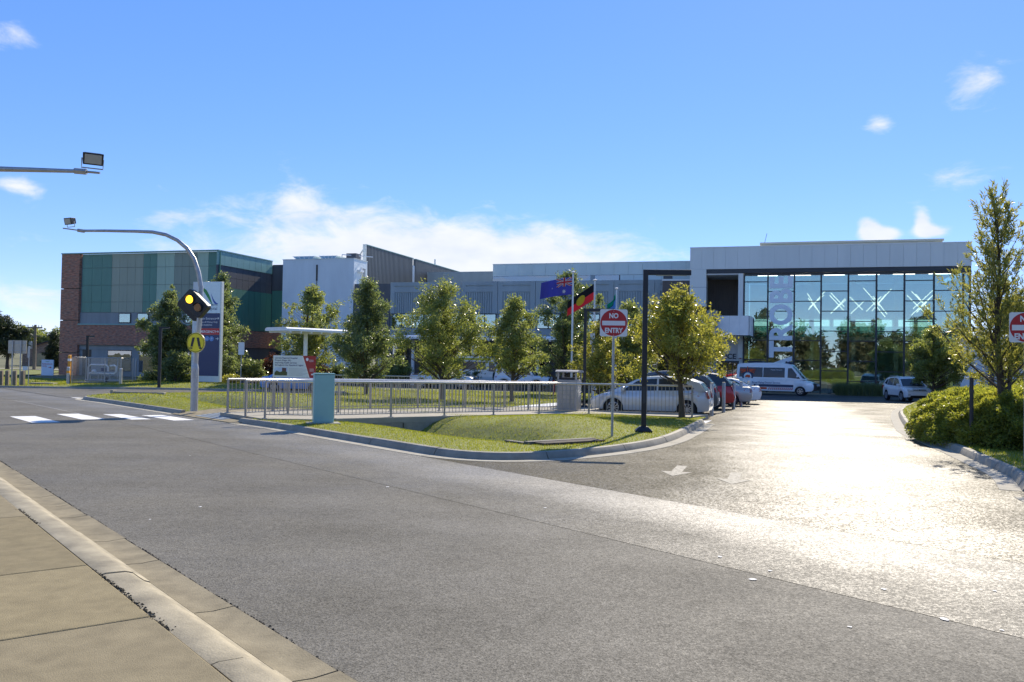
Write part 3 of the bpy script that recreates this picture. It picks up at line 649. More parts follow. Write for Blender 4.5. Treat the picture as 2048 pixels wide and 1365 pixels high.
for uc, w in ((612, 22), (660, 18)):
    a, b = B(uc - w, 515, tT + 1)[0], B(uc + w, 515, tT + 1)[0]
    sk = part('roof_hatch', MB().add([(a + .4, tT + .8, zt + .06), (b - .4, tT + .8, zt + .06), (b - .4, tT + 2.4, zt + .06), (a + .4, tT + 2.4, zt + .06), (a, tT + .6, zt + .42), (b, tT + .6, zt + .42), (b, tT + 2.6, zt + .42), (a, tT + 2.6, zt + .42)], [(3, 2, 1, 0), (4, 5, 6, 7), (0, 1, 5, 4), (1, 2, 6, 5), (2, 3, 7, 6), (3, 0, 4, 7)]), mat('hatch_blue', (.35, .52, .62), .3, var=.2), W3)
    for k in range(5): part('hatch_rib', MB().tube([(a + (b - a) * k / 4, tT + .57, zt + .44), (a + .4 + (b - a - .8) * k / 4, tT + .77, zt + .08)], .035, 5), M_WHITE, sk)
rl = part('roof_rail', MB().tube([(s1 - 1.6, tT + .5, zt + .5), (s1 + .6, tT + 3, zt + .5)], .05, 6).tube([(s1 - 1.6, tT + .5, zt + .06), (s1 - 1.6, tT + .5, zt + .5)], .04, 6).tube([(s1 - .2, tT + 1.9, zt + .06), (s1 - .2, tT + 1.9, zt + .5)], .04, 6), M_WHITE, W3)
box_part('roof_unit', (s1 - 1.5, s1 - .4, tT + 1.2, tT + 2.4, zt + .06, zt + .7), M_CHAR, W3)

# ---- roof plant screen running back
W4 = building('roof_plant_screen', 'tall dark grey ribbed plant screen rising behind the roof'); ss = -48.04
for t0, t1 in ((8.0, 20.6), (21.4, 36.8)):
    mb = MB(); k = t0
    poly = []
    nrib = int((t1 - t0) / .35)
    for i in range(nrib):
        a = t0 + (t1 - t0) * i / nrib; b = t0 + (t1 - t0) * (i + 1) / nrib
        poly += [(ss, a), (ss, a + (b - a) * .55), (ss - .07, a + (b - a) * .65), (ss - .07, b - .03)]
    poly = poly + [(ss - .35, t1), (ss - .35, t0)]
    part('screen_wall', MB().prism_z(poly, 8.0, 13.98), M_SCRN, W4); box_part('screen_cap', (ss - .38, ss + .04, t0 - .02, t1 + .02, 13.98, 14.06), M_TEA, W4)
box_part('gap_flashing', (ss - .3, ss - .12, 20.65, 21.35, 8, 13.2), M_WHITE, W4)
box_part('end_trim', (ss - .36, ss + .03, 7.86, 7.97, 8, 14.05), M_FASC, W4)
for k in range(4): part('brace', MB().tube([(ss - .4, 8.3 + k * 2.6, 13.7), (ss - 2.2, 8.3 + k * 2.6, 11.2)], .07, 6), M_FASC, W4)
part('brace_rail', MB().tube([(ss - 1.3, 8.3, 12.4), (ss - 1.3, 18, 12.4)], .06, 6), M_FASC, W4)
part('low_roof_box', MB().box(-47.6, -34.0, 24, 30, 8, B(950, 547, 26)[1]), M_PCST, W4)
part('vent_pipe', MB().tube([(ss - .6, 29, 13), (ss - .6, 29, 14.9)], .1, 8), M_FASC, W4)

# ---- grey precast wing
W5 = building('ribbed_precast_wing', 'long blue-grey ribbed precast wing behind the row of trees'); tg = 2.0
s0 = B(709, 568, tg)[0]; sD = B(781, 566, tg)[0]; s1 = -13.0 + .4; zt = 9.35; zb = B(900, 672, tg)[1]
part('wall', MB().box(s0, s1, tg + .2, tg + 14, zb, zt - .25), M_PCST, W5)
box_part('dark_end_wall', (s0, sD - .03, tg + .02, tg + .19, zb, zt - .12), M_CHAR, W5)
for q in (712, 720): part('floodlight', MB().box(B(q - 2, 592, tg)[0], B(q + 2, 592, tg)[0], tg - .2, tg, B(q, 594, tg)[1], B(q, 590, tg)[1]), M_DOORD, W5)
zwt, zwb = B(900, 628, tg)[1], B(900, 657, tg)[1]
npan = 8; pw = (s1 - sD) / npan
for k in range(npan):
    a, b = sD + pw * k, sD + pw * (k + 1)
    mb = MB().box(a + .02, b - .02, tg + .06, tg + .18, zwt + .02, zt)
    mb.box(a + .02, a + .5, tg - .02, tg + .058, zwt + .02, zt - .002).box(b - .5, b - .02, tg - .02, tg + .058, zwt + .02, zt - .002).box(a + .5, b - .5, tg - .02, tg + .058, zt - .36, zt - .002).box(a + .5, b - .5, tg - .02, tg + .058, zt - 1.0, zt - .5)
    pn = part('precast_panel', mb, M_PCST, W5)
    for j in range(11): box_part('rib', (a + .62 + j * (pw - 1.24) / 10.6, a + .62 + j * (pw - 1.24) / 10.6 + .13, tg - .015, tg + .058, zwt + .03, zt - 1.04), M_PCST, pn)
    # window strip under the panel
    box_part('spandrel', (a + .01, b - .01, tg + .04, tg + .18, zb, zwb - .02), M_PCST, W5)
    for j in range(3):
        wa, wb = a + .15 + j * (pw - .3) / 3, a + .15 + (j + 1) * (pw - .3) / 3
        f = box_part('window', (wa, wb, tg + .1, tg + .18, zwb, zwt), M_STEEL, W5); box_part('pane', (wa + .06, wb - .06, tg + .06, tg + .09, zwb + .07, zwt - .07), M_PANE_T, f)
part('undercroft_wall', MB().box(s0, s1, tg + 5, tg + 5.2, ZG, zb), M_CHAR, W5)
for k in range(9):
    a = s0 + 1.2 + k * (s1 - s0 - 3) / 8; f = box_part('shopfront', (a, a + 2.6, tg + 4.9, tg + 4.99, ZG, zb - .6), M_STEEL, W5); box_part('pane', (a + .1, a + 2.5, tg + 4.86, tg + 4.895, ZG + .2, zb - .7), M_GLASS_D, f)
for q in (1295, 1312): part('floodlight', MB().lathe([(.01, 0), (.14, .02), (.14, .1)], 10).xf(lambda v: (v[0] + B(q, 588, tg)[0], tg - .03 - v[2], v[1] + B(q, 588, tg)[1])), M_CREAM, W5)

# ---- pale fascia storey behind it
W6 = building('pale_upper_storey', 'upper storey with pale aqua panel fascia over a dark clerestory strip'); tf = 3.4
s0, s1 = B(986, 530, tf)[0], -12.4
za = B(986, 530, tf)[1]; zb = B(986, 553, tf)[1]
n = 15
for k in range(n): box_part('fascia_panel', (s0 + (s1 - s0) * k / n + .008, s0 + (s1 - s0) * (k + 1) / n - .008, tf, tf + .1, zb, za), M_FASC2, W6)
part('wall', MB().box(s0 + .05, s1, tf + .11, tf + 12, 8.6, za - .05), M_CHAR, W6)
box_part('clerestory', (s0 + .02, B(1238, 555, tf)[0], tf + .04, tf + .1, 8.7, zb - .02), M_GLASS_D, W6)
for q in (1117, 1185): box_part('clerestory_post', (B(q, 555, tf)[0] - .2, B(q, 555, tf)[0] + .2, tf + .0, tf + .03, 8.7, zb - .02), M_PCST, W6)
for k in range(5): box_part('lower_panel', (B(1240, 555, tf)[0] + k * 1.28 + .01, B(1240, 555, tf)[0] + k * 1.28 + 1.27, tf + .01, tf + .1, 8.7, zb - .03), M_FASC2, W6)
box_part('roof_edge', (s0 - .03, s1, tf - .03, tf + .2, za + .005, za + .07), M_FASC, W6)
box_part('dark_vent', (B(1327, 551, tf)[0], B(1345, 551, tf)[0], tf - .06, tf - .004, B(1327, 558, tf)[1], B(1327, 547, tf)[1]), M_CHAR, W6)

# ---- timber slat wall between wing and hall
W7 = building('timber_slat_wall', 'dark vertical timber slat wall beside the entrance hall'); tw = 1.2
s0, s1 = B(1325, 560, tw)[0], -12.95; za = B(1340, 562, tw)[1]
part('backing', MB().box(s0, s1, tw + .08, tw + .3, 2.8, za), M_STEEL, W7)
n = 26
for k in range(n): box_part('slat', (s0 + (s1 - s0) * k / n + .012, s0 + (s1 - s0) * (k + 1) / n - .012, tw, tw + .06 + (k % 3) * .006, 2.8, za - .02), M_TIMB, W7)
box_part('cap', (s0 - .05, s1, tw - .05, tw + .35, za + .004, za + .12), M_WHITE, W7)

# ---- entrance hall
H = building('glazed_entrance_hall', 'tall glazed entrance hall with silver fascia and large vertical lettering')
hL, hR = -13.0, 8.96; zf0, zf1 = 9.98, 11.84; gL = -8.45
n = 22
for k in range(n): box_part('fascia_panel', (hL + (hR - hL) * k / n + .006, hL + (hR - hL) * (k + 1) / n - .006, -.30, -.2, zf0, zf1), M_FASC, H)
part('roof_slab', MB().box(hL + .05, hR - .05, -.19, 15, zf0 + .02, zf1 - .03), M_SOFF, H)
box_part('parapet_cap', (hL - .02, hR + .02, -.33, .1, zf1 + .004, zf1 + .06), M_WHITE, H)
box_part('head_beam', (hL + 1.4, hR - .02, -.22, .12, 9.62, 9.97), M_STEEL, H)
box_part('head_beam_lower', (gL, hR - .02, -.06, .1, 9.42, 9.6), M_STEEL, H)
# rooftop box
ra, rb = B(1522, 486, 5)[0], B(1885, 478, 5)[0]; rz = B(1885, 478, 5)[1]
n = 15
for k in range(n): box_part('plant_panel', (ra + (rb - ra) * k / n + .01, ra + (rb - ra) * (k + 1) / n - .01, 5.0, 5.1, zf1 - .2, rz - .18), M_CREAM, H)
part('plant_box', MB().box(ra + .05, rb - .05, 5.11, 10, zf1 - .2, rz - .2), M_CREAM, H); box_part('plant_cap', (ra - .1, rb + .1, 4.85, 10.1, rz - .17, rz), M_CREAM, H)
part('aerial', MB().tube([(ra + .3, 5.5, rz), (ra + .5, 5.5, rz + .9)], .02, 5), M_STEEL, H)
# glazing grid
MU = [gL, -6.51, -4.38, -2.26, -.14, 2.01, 4.11, 6.29, 8.42]; ZA = [8.88, 7.22, 5.56, 3.93, 2.28, .62]; ZBp = [8.06, 6.39, 4.74, 3.07, 1.45]
for s in MU: box_part('mullion', (s - .065, s + .065, -.10, .16, ZG, 9.42), M_STEEL, H)
for i, (a, b) in enumerate(zip(MU, MU[1:])):
    tz = ZA if i % 2 == 0 else ZBp
    zs = [9.42] + tz + [ZG + .05]
    for z in tz: box_part('transom', (a + .066, b - .066, -.06, .1, z - .035, z + .035), M_STEEL, H)
    for z1, z0 in zip(zs, zs[1:]): box_part('pane', (a + .066, b - .066, .02, .035, z0 + .036, z1 - .036), M_GLASS, H)
box_part('corner_post', (hR - .14, hR + .02, -.1, .3, ZG, 9.62), M_STEEL, H)
box_part('corner_infill', (8.49, hR - .15, 0, .1, ZG, 9.4), M_GLASS, H)
box_part('threshold', (gL, hR, -.12, .3, ZG - .1, ZG + .04), M_PALE, H)
# interior
part('hall_floor', MB().box(gL, hR - .1, .17, 14.9, ZG - .1, ZG + .02), mat('hall_floor', (.25, .25, .24), .4), H)
part('back_wall', MB().box(gL, hR - .1, 14.6, 14.85, ZG, 9.95), mat('hall_back_wall', (.62, .66, .64), .8), H)
part('side_wall', MB().box(hL, gL - .05, 14.6, 14.85, ZG, 9.9), M_SOFF, H)
part('inner_wall', MB().box(gL - .12, gL - .07, .3, 14.6, ZG, 9.9), mat('hall_inner_wall', (.45, .5, .48), .8), H)
part('mezzanine', MB().box(gL, hR - .2, 8.5, 14.5, 4.2, 4.55), M_SOFF, H); part('mezzanine_rail', MB().box(gL, hR - .2, 8.45, 8.5, 4.56, 5.5), M_PANE_T, H)
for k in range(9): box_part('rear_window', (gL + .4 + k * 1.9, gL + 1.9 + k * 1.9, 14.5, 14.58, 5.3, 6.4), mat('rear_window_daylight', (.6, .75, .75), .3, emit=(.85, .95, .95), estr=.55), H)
for k in range(5): box_part('inner_column', (gL + 2 + k * 3.6, gL + 2.35 + k * 3.6, 8.6, 8.95, ZG, 9.9), M_SOFF, H)
for k in range(6): box_part('ceiling_light', (gL + 1 + k * 2.8, gL + 2.7 + k * 2.8, 4.2, 4.45, 9.78, 9.84), mat('ceiling_light', (.8, .8, .75), .4, emit=(1, .97, .88), estr=1.6), H)
M_BAR = mat('light_bar', (.85, .8, .68), .4, emit=(1, .66, .5), estr=1.5)
def xbars(uc, vc, lines, t=2.2):
    for du0, dv0, du1, dv1 in lines:
        a = B(uc + du0, vc + dv0, t); b = B(uc + du1, vc + dv1, t); dt = random.uniform(-.5, .5)
        part('light_bar', MB().tube([(a[0], t + dt, a[1]), (b[0], t + dt, b[1])], .034, 6), M_BAR, H)
xbars(1630, 605, [(-15, -18, 10, 22), (-14, -8, 8, 20), (-13, 15, 20, -22), (-11, 10, 18, -14)])
xbars(1675, 605, [(-16, -14, 12, 16), (-14, -18, 13, 10), (-13, 22, 16, -8), (-10, 19, 16, -4)])
xbars(1715, 610, [(-15, -16, 11, 10), (-14, 18, 14, -8)])
xbars(1754, 605, [(-28, -28, 4, 8), (-8, -12, 20, 24), (-12, -4, 16, 30), (-21, 18, 9, -12), (-11, 18, 28, -26), (2, 2, 18, -16)])
xbars(1842, 603, [(-28, -12, 12, 28), (-19, -20, 22, 22), (-10, -15, 20, 20), (-19, 28, 22, -10), (-16, 15, 26, -24), (-8, 22, 26, -14)])
# big lettering reading upwards in the second bay
lt = text_mb('LATROBE', 2.3, .02, .08)
xs = [v[0] for v in lt.v]; zs_ = [v[2] for v in lt.v]; x0, x1 = min(xs), max(xs); hz = max(zs_) - min(zs_)
topz, botz = 9.36, .05
a, b = MU[1] + .1, MU[2] - .1
lt.xf(lambda v: (b - (v[2] - min(zs_)) / hz * (b - a), -.075 + v[1], botz + (v[0] - x0) / (x1 - x0) * (topz - botz)))
keep = MB(); keep.v = lt.v; keep.f = [f for f in lt.f if min(lt.v[i][2] for i in f) > ZG]
keep_film = mat('letter_film', (.80, .87, .92), .5, var=.04)
# open porch, balcony and entrance
cA, cB = hL, B(1413, 560, 0)[0]; zcb = B(1400, 614, 0)[1]
box_part('porch_column', (cA, cB, -.32, 1.1, zcb, zf0 - .01), M_FASC, H, bevel=.02); box_part('column_joint', (cA - .004, cB + .004, -.325, 1.1, 8.42, 8.45), M_GREY, H)
cC = B(1477, 560, 0)[0]; box_part('slim_column', (cC, gL - .08, -.2, .25, 2.4, 9.6), M_FASC, H)
box_part('porch_soffit', (cB + .01, cC - .01, -.18, 4.4, 9.5, 9.61), M_SOFF, H)
part('porch_back_wall', MB().box(cA + .1, cC + .3, 4.4, 4.5, 5.3, 9.5), M_TIMB, H); part('porch_side_wall', MB().box(cA + .05, cA + .15, 1.1, 4.4, 5.3, 9.5), M_TIMB, H)
for k in range(24): box_part('timber_slat', (cA + .2 + k * .19, cA + .34 + k * .19, 4.32, 4.39, 5.3, 9.48), M_TIMB, H)
for k in range(16): box_part('timber_slat', (cA + .16, cA + .22, 1.15 + k * .2, 1.29 + k * .2, 5.3, 9.48), M_TIMB, H)
tb = -3.4
bR, bz1 = B(1500, 632, tb); bz0 = B(1500, 671, tb)[1]; bL = B(1398, 632, tb)[0]
for k in range(5): box_part('balcony_panel', (bL + (bR - bL) * k / 5 + .006, bL + (bR - bL) * (k + 1) / 5 - .006, tb, tb + .12, bz0, bz1), M_WHITE, H)
part('balcony_slab', MB().prism_z([(bL, tb + .13), (bR - .13, tb + .13), (bR + .1, -.35), (bL, -.35)], bz0 + .02, bz0 + .3), M_GREY, H)
part('balcony_side', MB().prism_z([(bR - .12, tb), (bR, tb), (bR + .22, -.36), (bR + .1, -.36)], bz0, bz1), M_WHITE, H)
part('balustrade', MB().prism_z([(bR + .16, -.9), (bR + .24, -.9), (bR + .26, -.36), (bR + .18, -.36)], bz0 - .15, bz1 - .1), M_STEEL, H)
gA, gB = B(1414, 650, tb - .1)[0], B(1435, 650, tb - .1)[0]; box_part('slate_column', (gA, gB, tb - .45, tb - .02, ZG, B(1424, 622, tb)[1]), M_GREY, H, bevel=.015)
zdoor = B(1450, 722, 0)[1]; dA, dB = B(1432, 730, 0)[0], B(1478, 730, 0)[0]
part('entry_wall', MB().box(hL, dA, -.05, .2, ZG, 5.2).box(dB, gL - .07, -.05, .2, ZG, 5.2).box(dA, dB, -.05, .2, zdoor, 5.2), M_SOFF, H)
box_part('door_frame', (dA + .02, dA + .14, -.03, .18, ZG, zdoor), M_STEEL, H); box_part('door_frame', (dB - .14, dB - .02, -.03, .18, ZG, zdoor), M_STEEL, H); box_part('door_frame', (dA + .15, dB - .15, -.03, .18, zdoor - .14, zdoor - .02), M_STEEL, H)
for k in range(4):
    a = dA + .16 + k * (dB - dA - .32) / 4; d = box_part('door', (a, a + .05, 0, .1, ZG + .02, zdoor - .15), M_STEEL, H); box_part('door_pane', (a + .05, a + (dB - dA - .32) / 4 - .01, .03, .05, ZG + .05, zdoor - .16), M_GLASS_D, d)
part('lobby_floor', MB().box(hL, gL - .2, .21, 14, ZG - .1, ZG + .02), M_GREY, H)
tx = text_mb('ENTRANCE', .62, .02, .012); zz = B(1447, 718, 0)[1]; xc = B(1434, 715, 0)[0]

box_part('alarm_box', (B(1479, 714, 0)[0], B(1483, 714, 0)[0], -.12, -.055, B(1480, 718, 0)[1], B(1480, 711, 0)[1]), mat('alarm_red', (.35, .02, .02), .4), H)
sgn = box_part('notice', (gA + .2, gB - .2, tb - .48, tb - .455, B(1424, 748, tb)[1], B(1424, 735, tb)[1]), M_WHITE, H)
# right end wall and low block beyond
part('east_wall', MB().box(hR - .05, hR + .02, .4, 14.9, ZG, 9.6), M_FASC, H)
W8 = building('white_side_block', 'low white rendered block beyond the glazed corner of the hall')
part('wall', MB().box(8.0, 12.5, -1.6, -1.3, ZG, 4.1), M_WHITE, W8); part('dark_post', MB().box(9.9, 10.25, -2.0, -1.65, ZG, 4.6), M_STEEL, W8); part('roof', MB().box(7.9, 12.6, -2.1, 2, 4.15, 4.35), M_FASC, W8)

# ---- covered walkways
def canopy(name, label, p0, p1, w, z, th, cols, m=M_WHITE):
    d = (p1 - p0); L_ = d.length; an = math.atan2(d.y, d.x); c = thing(name, label, 'canopy', (p0.x, p0.y, base(p0.y)), an)
    part('roof', MB().prism_x([(-w/2, z), (w/2, z), (w/2, z + th * .6), (w/2 - .2, z + th), (-w/2 + .2, z + th), (-w/2, z + th * .6)], 0, L_), m, c)
    k = 0.3
    while k < L_: box_part('purlin', (k, k + .12, -w/2 + .05, w/2 - .05, z - .12, z - .004), m, c); k += .9
    for q in cols:
        cc = part('column', MB().lathe([(.2, 0), (.2, .02), (.15, .03), (.15, z - .13)], 14, (q, 0)), m, c, smooth=40)
    return c
pa = PT(552, 657, 62); pb = PT(686, 663, 66.7)
canopy('entry_canopy', 'white flat canopy on one round column over the path', Vector((pa.x, pa.y)), Vector((pb.x, pb.y)), 2.6, 4.15, .26, [2.6])
p0, p1 = loc2w(*(B(688, 700, -5)[0], -5)), loc2w(B(1330, 700, -5)[0], -5)
cl = [(loc2w(B(u, 700, -5)[0], -5) - p0).length for u in (692, 760, 826, 946, 1075, 1190, 1300)]
canopy('long_walkway_canopy', 'long white walkway canopy along the front of the precast wing', p0 - (p1 - p0).normalized() * .4, p1, 3.0, 4.1, .3, [c + .4 for c in cl])

# ================================================================ street furniture
M_GALV = mat('galvanised_steel', (.42, .43, .43), .42, metal=.55, var=.18, scale=7, bump=.05)
M_RAIL = mat('stainless_rail', (.60, .58, .54), .3, metal=.75, var=.1, scale=8)
M_BAL = mat('baluster_steel', (.40, .37, .32), .5, metal=.4, var=.12, scale=8)
M_BLK = mat('black_powdercoat', (.018, .020, .024), .4, var=.2, scale=5)
M_SWHT = mat('sign_white', (.80, .80, .80), .35, var=.03)
M_SRED = mat('sign_red', (.48, .022, .025), .35, var=.06)
M_SYEL = mat('sign_yellow', (.78, .66, .02), .35, var=.05)
M_NAVY = mat('sign_navy', (.022, .045, .135), .35, var=.05)
M_SKYB = mat('sign_paleblue', (.72, .84, .86), .35, var=.04)
M_CAB = mat('cabinet_turquoise', (.30, .52, .50), .45, var=.05, scale=3)
M_WOOD = mat('weathered_timber', (.20, .165, .12), .85, var=.3, scale=6, streak=(6, 6, .6), bump=.3)
M_LENS = mat('lamp_lens', (.42, .42, .36), .2, var=.08)
M_AMB = mat('amber_lit', (1, .6, .05), .4, emit=(1.0, .50, .02), estr=1.1)
M_AMBD = mat('amber_unlit', (.28, .13, .04), .25)
M_ORG = mat('orange_paint', (.75, .33, .03), .5, var=.1)
def gz(x, y, h=.12): return base(y) + h
def letters(root, mb, m, name='letter'):
    """each glyph of a line of lettering as its own piece"""
    me = mb.mesh('tmp'); bm = bmesh.new(); bm.from_mesh(me); bmesh.ops.remove_doubles(bm, verts=bm.verts[:], dist=1e-5); bm.verts.ensure_lookup_table()
    seen = set()
    for v0 in bm.verts:
        if v0.index in seen: continue
        st = [v0]; comp = []; seen.add(v0.index)
        while st:
            v = st.pop(); comp.append(v)
            for e in v.link_edges:
                w = e.other_vert(v)
                if w.index not in seen: seen.add(w.index); st.append(w)
        ix = {v.index: i for i, v in enumerate(comp)}; fs = {f for v in comp for f in v.link_faces}
        part(name, MB().add([v.co for v in comp], [tuple(ix[v.index] for v in f.verts) for f in fs]), m, root)
    bm.free(); bpy.data.meshes.remove(me)
letters(H, keep, _M['letter_film'])
letters(H, shift(text_mb('ENTRANCE', .62, .02, .012), xc, -.07, zz), M_STEEL)
def ring_y(r0, r1, y0, y1, n=48):
    mb = MB(); vs = []
    for k in range(n):
        a = 2*PI*k/n; c_, s_ = math.cos(a), math.sin(a); vs += [(r0*c_, y0, r0*s_), (r1*c_, y0, r1*s_), (r1*c_, y1, r1*s_), (r0*c_, y1, r0*s_)]
    return mb.add(vs, [(4*k+j, 4*((k+1) % n)+j, 4*((k+1) % n)+(j+1) % 4, 4*k+(j+1) % 4) for k in range(n) for j in range(4)])
def disc(r, y0, y1, n=32, cx=0, cz=0, sx=1): return MB().prism_y([(cx + r*sx*math.cos(2*PI*k/n), cz + r*math.sin(2*PI*k/n)) for k in range(n)], y0, y1)
def rrect(x0, x1, z0, z1, r, n=5):
    o = []
    for cx, cz, a0 in ((x1-r, z0+r, -90), (x1-r, z1-r, 0), (x0+r, z1-r, 90), (x0+r, z0+r, 180)):
        for k in range(n+1): a = R(a0 + 90*k/n); o.append((cx + r*math.cos(a), cz + r*math.sin(a)))
    return o
def flat_letters(root, txt, size, x, z, y, m, bold=0.0, align='CENTER', joined=False, depth=.003, sx=1.0):
    mb = shift(text_mb(txt, size, depth, bold, align, sx), x, y, z)
    if joined:
        o = part('lettering', mb, m, root); o['kind'] = 'stuff'; return o
    letters(root, mb, m)

part('notice_ring', shift(ring_y(.13, .2, -.006, -.001, 20), (gA + gB) / 2, tb - .482, B(1424, 741, tb)[1]), mat('notice_red', (.5, .03, .03), .5), sgn)
# ---- no entry signs
def no_entry(loc, rz, label, h=2.30, w=.62):
    t = thing('no_entry_sign', label, 'sign', loc, rz, 'no entry signs at the driveway mouth')
    part('post', MB().tube([(0, .04, -.3), (0, .04, h + w - .06)], .03, 10), M_GALV, t, smooth=50)
    pl = part('plate', MB().prism_y(rrect(-w/2, w/2, h, h + w, .04), -.002, .004), M_SWHT, t)
    cz = h + w/2
    part('red_disc', disc(w*.485, -.005, -.0025, 48, 0, cz), M_SRED, t)
    part('bar', MB().box(-w*.42, w*.42, -.008, -.0055, cz - .058, cz + .045), M_SWHT, t)
    flat_letters(t, 'NO', .155, 0, cz + .11, -.0065, M_SWHT, .006, sx=.86); flat_letters(t, 'ENTRY', .155, 0, cz - .225, -.0065, M_SWHT, .006, sx=.84)
    for q in (-.28, .265): part('bolt', disc(.009, -.012, -.0055, 8, 0, cz + q), M_GALV, t)
    return t
p = G(1224, 873, .13); no_entry((p.x, p.y, gz(p.x, p.y, .14)), R(-6), 'no entry sign on a galvanised post on the island lawn', h=2.26)
no_entry((9.70, 16.5, .12), R(-20), 'no entry sign cut by the photo edge, beside the clipped hedge', h=2.2, w=.57)

# ---- gallows light poles
def gallows(loc, rz, label, h=4.0, arm=1.15):
    t = thing('gallows_light', label, 'street lamp', loc, rz, 'black square gallows light poles')
    b = part('base_shroud', MB().add([(-.2,-.2,0),(.2,-.2,0),(.2,.2,0),(-.2,.2,0),(-.2,-.2,.05),(.2,-.2,.05),(.2,.2,.05),(-.2,.2,.05),(-.1,-.1,.14),(.1,-.1,.14),(.1,.1,.14),(-.1,.1,.14)], [(0,1,5,4),(1,2,6,5),(2,3,7,6),(3,0,4,7),(4,5,9,8),(5,6,10,9),(6,7,11,10),(7,4,8,11),(8,9,10,11)]), M_BLK, t)
    box_part('post', (-.06, .06, -.06, .06, .0, h), M_BLK, t, bevel=.006)
    box_part('arm', (.062, arm, -.06, .06, h - .125, h - .002), M_BLK, t, bevel=.006)
    box_part('light_panel', (.25, arm - .1, -.045, .045, h - .14, h - .127), M_LENS, t)
    box_part('access_hatch', (-.035, .035, -.066, -.0605, .7, 1.1), M_STEEL, t)
    return t
p = G(1287, 866, .13); gallows((p.x, p.y, gz(p.x, p.y, .14)), R(-6), 'tall black gallows light pole on the island lawn', 3.92, 1.08)
p = G(1168, 818, .12); gallows((p.x, p.y, gz(p.x, p.y)), R(-8), 'smaller-looking black gallows light pole beyond the litter bin', 4.0, 1.15)
def bollard_lamp(u, v, vt, label):
    p = G(u, v, .12); q = PT(u, vt, p.y); h = q.z - gz(p.x, p.y)
    t = thing('path_light', label, 'street lamp', (p.x, p.y, gz(p.x, p.y)), R(10), 'slim black path lights by the brick wing')
    box_part('post', (-.09, .09, -.09, .09, 0, h), M_BLK, t); box_part('head', (-.1, .55, -.1, .1, h + .004, h + .1), M_BLK, t); box_part('light_panel', (.1, .5, -.07, .07, h - .02, h), M_LENS, t)
bollard_lamp(318, 776, 657, 'slim black path light left of the hospital pylon sign'); bollard_lamp(173, 760, 674, 'slim black path light in front of the brick pier')

# ---- flashing crossing pole with bent arm and floodlight
def floodlight(root, p, tilt, yaw, s=1.0):
    Mx = Matrix.Translation(p) @ Matrix.Rotation(yaw, 4, 'Z') @ Matrix.Rotation(tilt, 4, 'X')
    f = lambda v: Mx @ Vector(v)
    b = part('floodlight', MB().add([(-.16*s,-.09*s,-.1*s),(.16*s,-.09*s,-.1*s),(.13*s,.1*s,-.08*s),(-.13*s,.1*s,-.08*s),(-.17*s,-.09*s,.11*s),(.17*s,-.09*s,.11*s),(.13*s,.1*s,.09*s),(-.13*s,.1*s,.09*s)], [(3,2,1,0),(4,5,6,7),(0,1,5,4),(1,2,6,5),(2,3,7,6),(3,0,4,7)]).xf(f), M_BLK, root, bevel=.01)
    part('lens', MB().box(-.135*s, .135*s, -.096*s, -.091*s, -.075*s, .085*s).xf(f), M_LENS, b)
    part('bracket', MB().tube([(-.17*s, 0, 0), (-.17*s, 0, -.17*s), (.17*s, 0, -.17*s), (.17*s, 0, 0)], .012*s, 5).xf(f), M_GALV, b)
def bent_pole(label, pts, rad, lamp_tip, tilt, yaw, s):
    o = pts[0]; t = thing('crossing_light_pole', label, 'lamp post', o, 0, 'floodlit poles at the pedestrian crossing')
    rel = [Vector(p) - Vector(o) for p in pts]
    part('pole', MB().tube([rel[0], rel[0] + Vector((.0, 0, 1.35))], rad[0] * 1.35, 14).tube([rel[0] + Vector((0, 0, 1.35)), rel[0] + Vector((0, 0, 1.5))], [rad[0] * 1.35, rad[0]], 14), M_GALV, t, smooth=50)
    part('mast_arm', MB().tube([rel[0] + Vector((0, 0, 1.5))] + rel[1:], [rad[0]] + rad[1:], 12), M_GALV, t, smooth=60)
    tip = Vector(lamp_tip) - Vector(o); last = rel[-1]
    part('lamp_bar', MB().tube([last, tip], .022, 6), M_GALV, t); part('clamp', MB().tube([last - (tip - last).normalized() * .1, last + (tip - last).normalized() * .12], .055, 8), M_GALV, t)
    m = last.lerp(tip, .62); floodlight(t, m + Vector((0, 0, .24 * s)), tilt, yaw, s)
    return t
d0 = 26.6; pb = G(388, 822, .13); d0 = pb.y
arm = [PT(u, v, d0) for u, v in ((402, 575), (397, 545), (388, 518), (374, 497), (355, 481), (332, 470), (305, 464.5), (270, 463), (210, 462), (163, 462))]
pole_pts = [Vector((pb.x, pb.y, gz(pb.x, pb.y))), Vector((pb.x + .12, d0, 3.3))] + arm
CP = bent_pole('galvanised crossing pole with bent arm, amber signals and round yellow sign', pole_pts, [.085, .08, .076, .072, .07, .066, .063, .06, .056, .05, .045, .04], PT(126, 457, d0), R(12), R(-28), 1.05)
def local_on(root, u, v): q = PT(u, v, d0); return Vector((q.x, q.y, q.z)) - Vector(root.location)
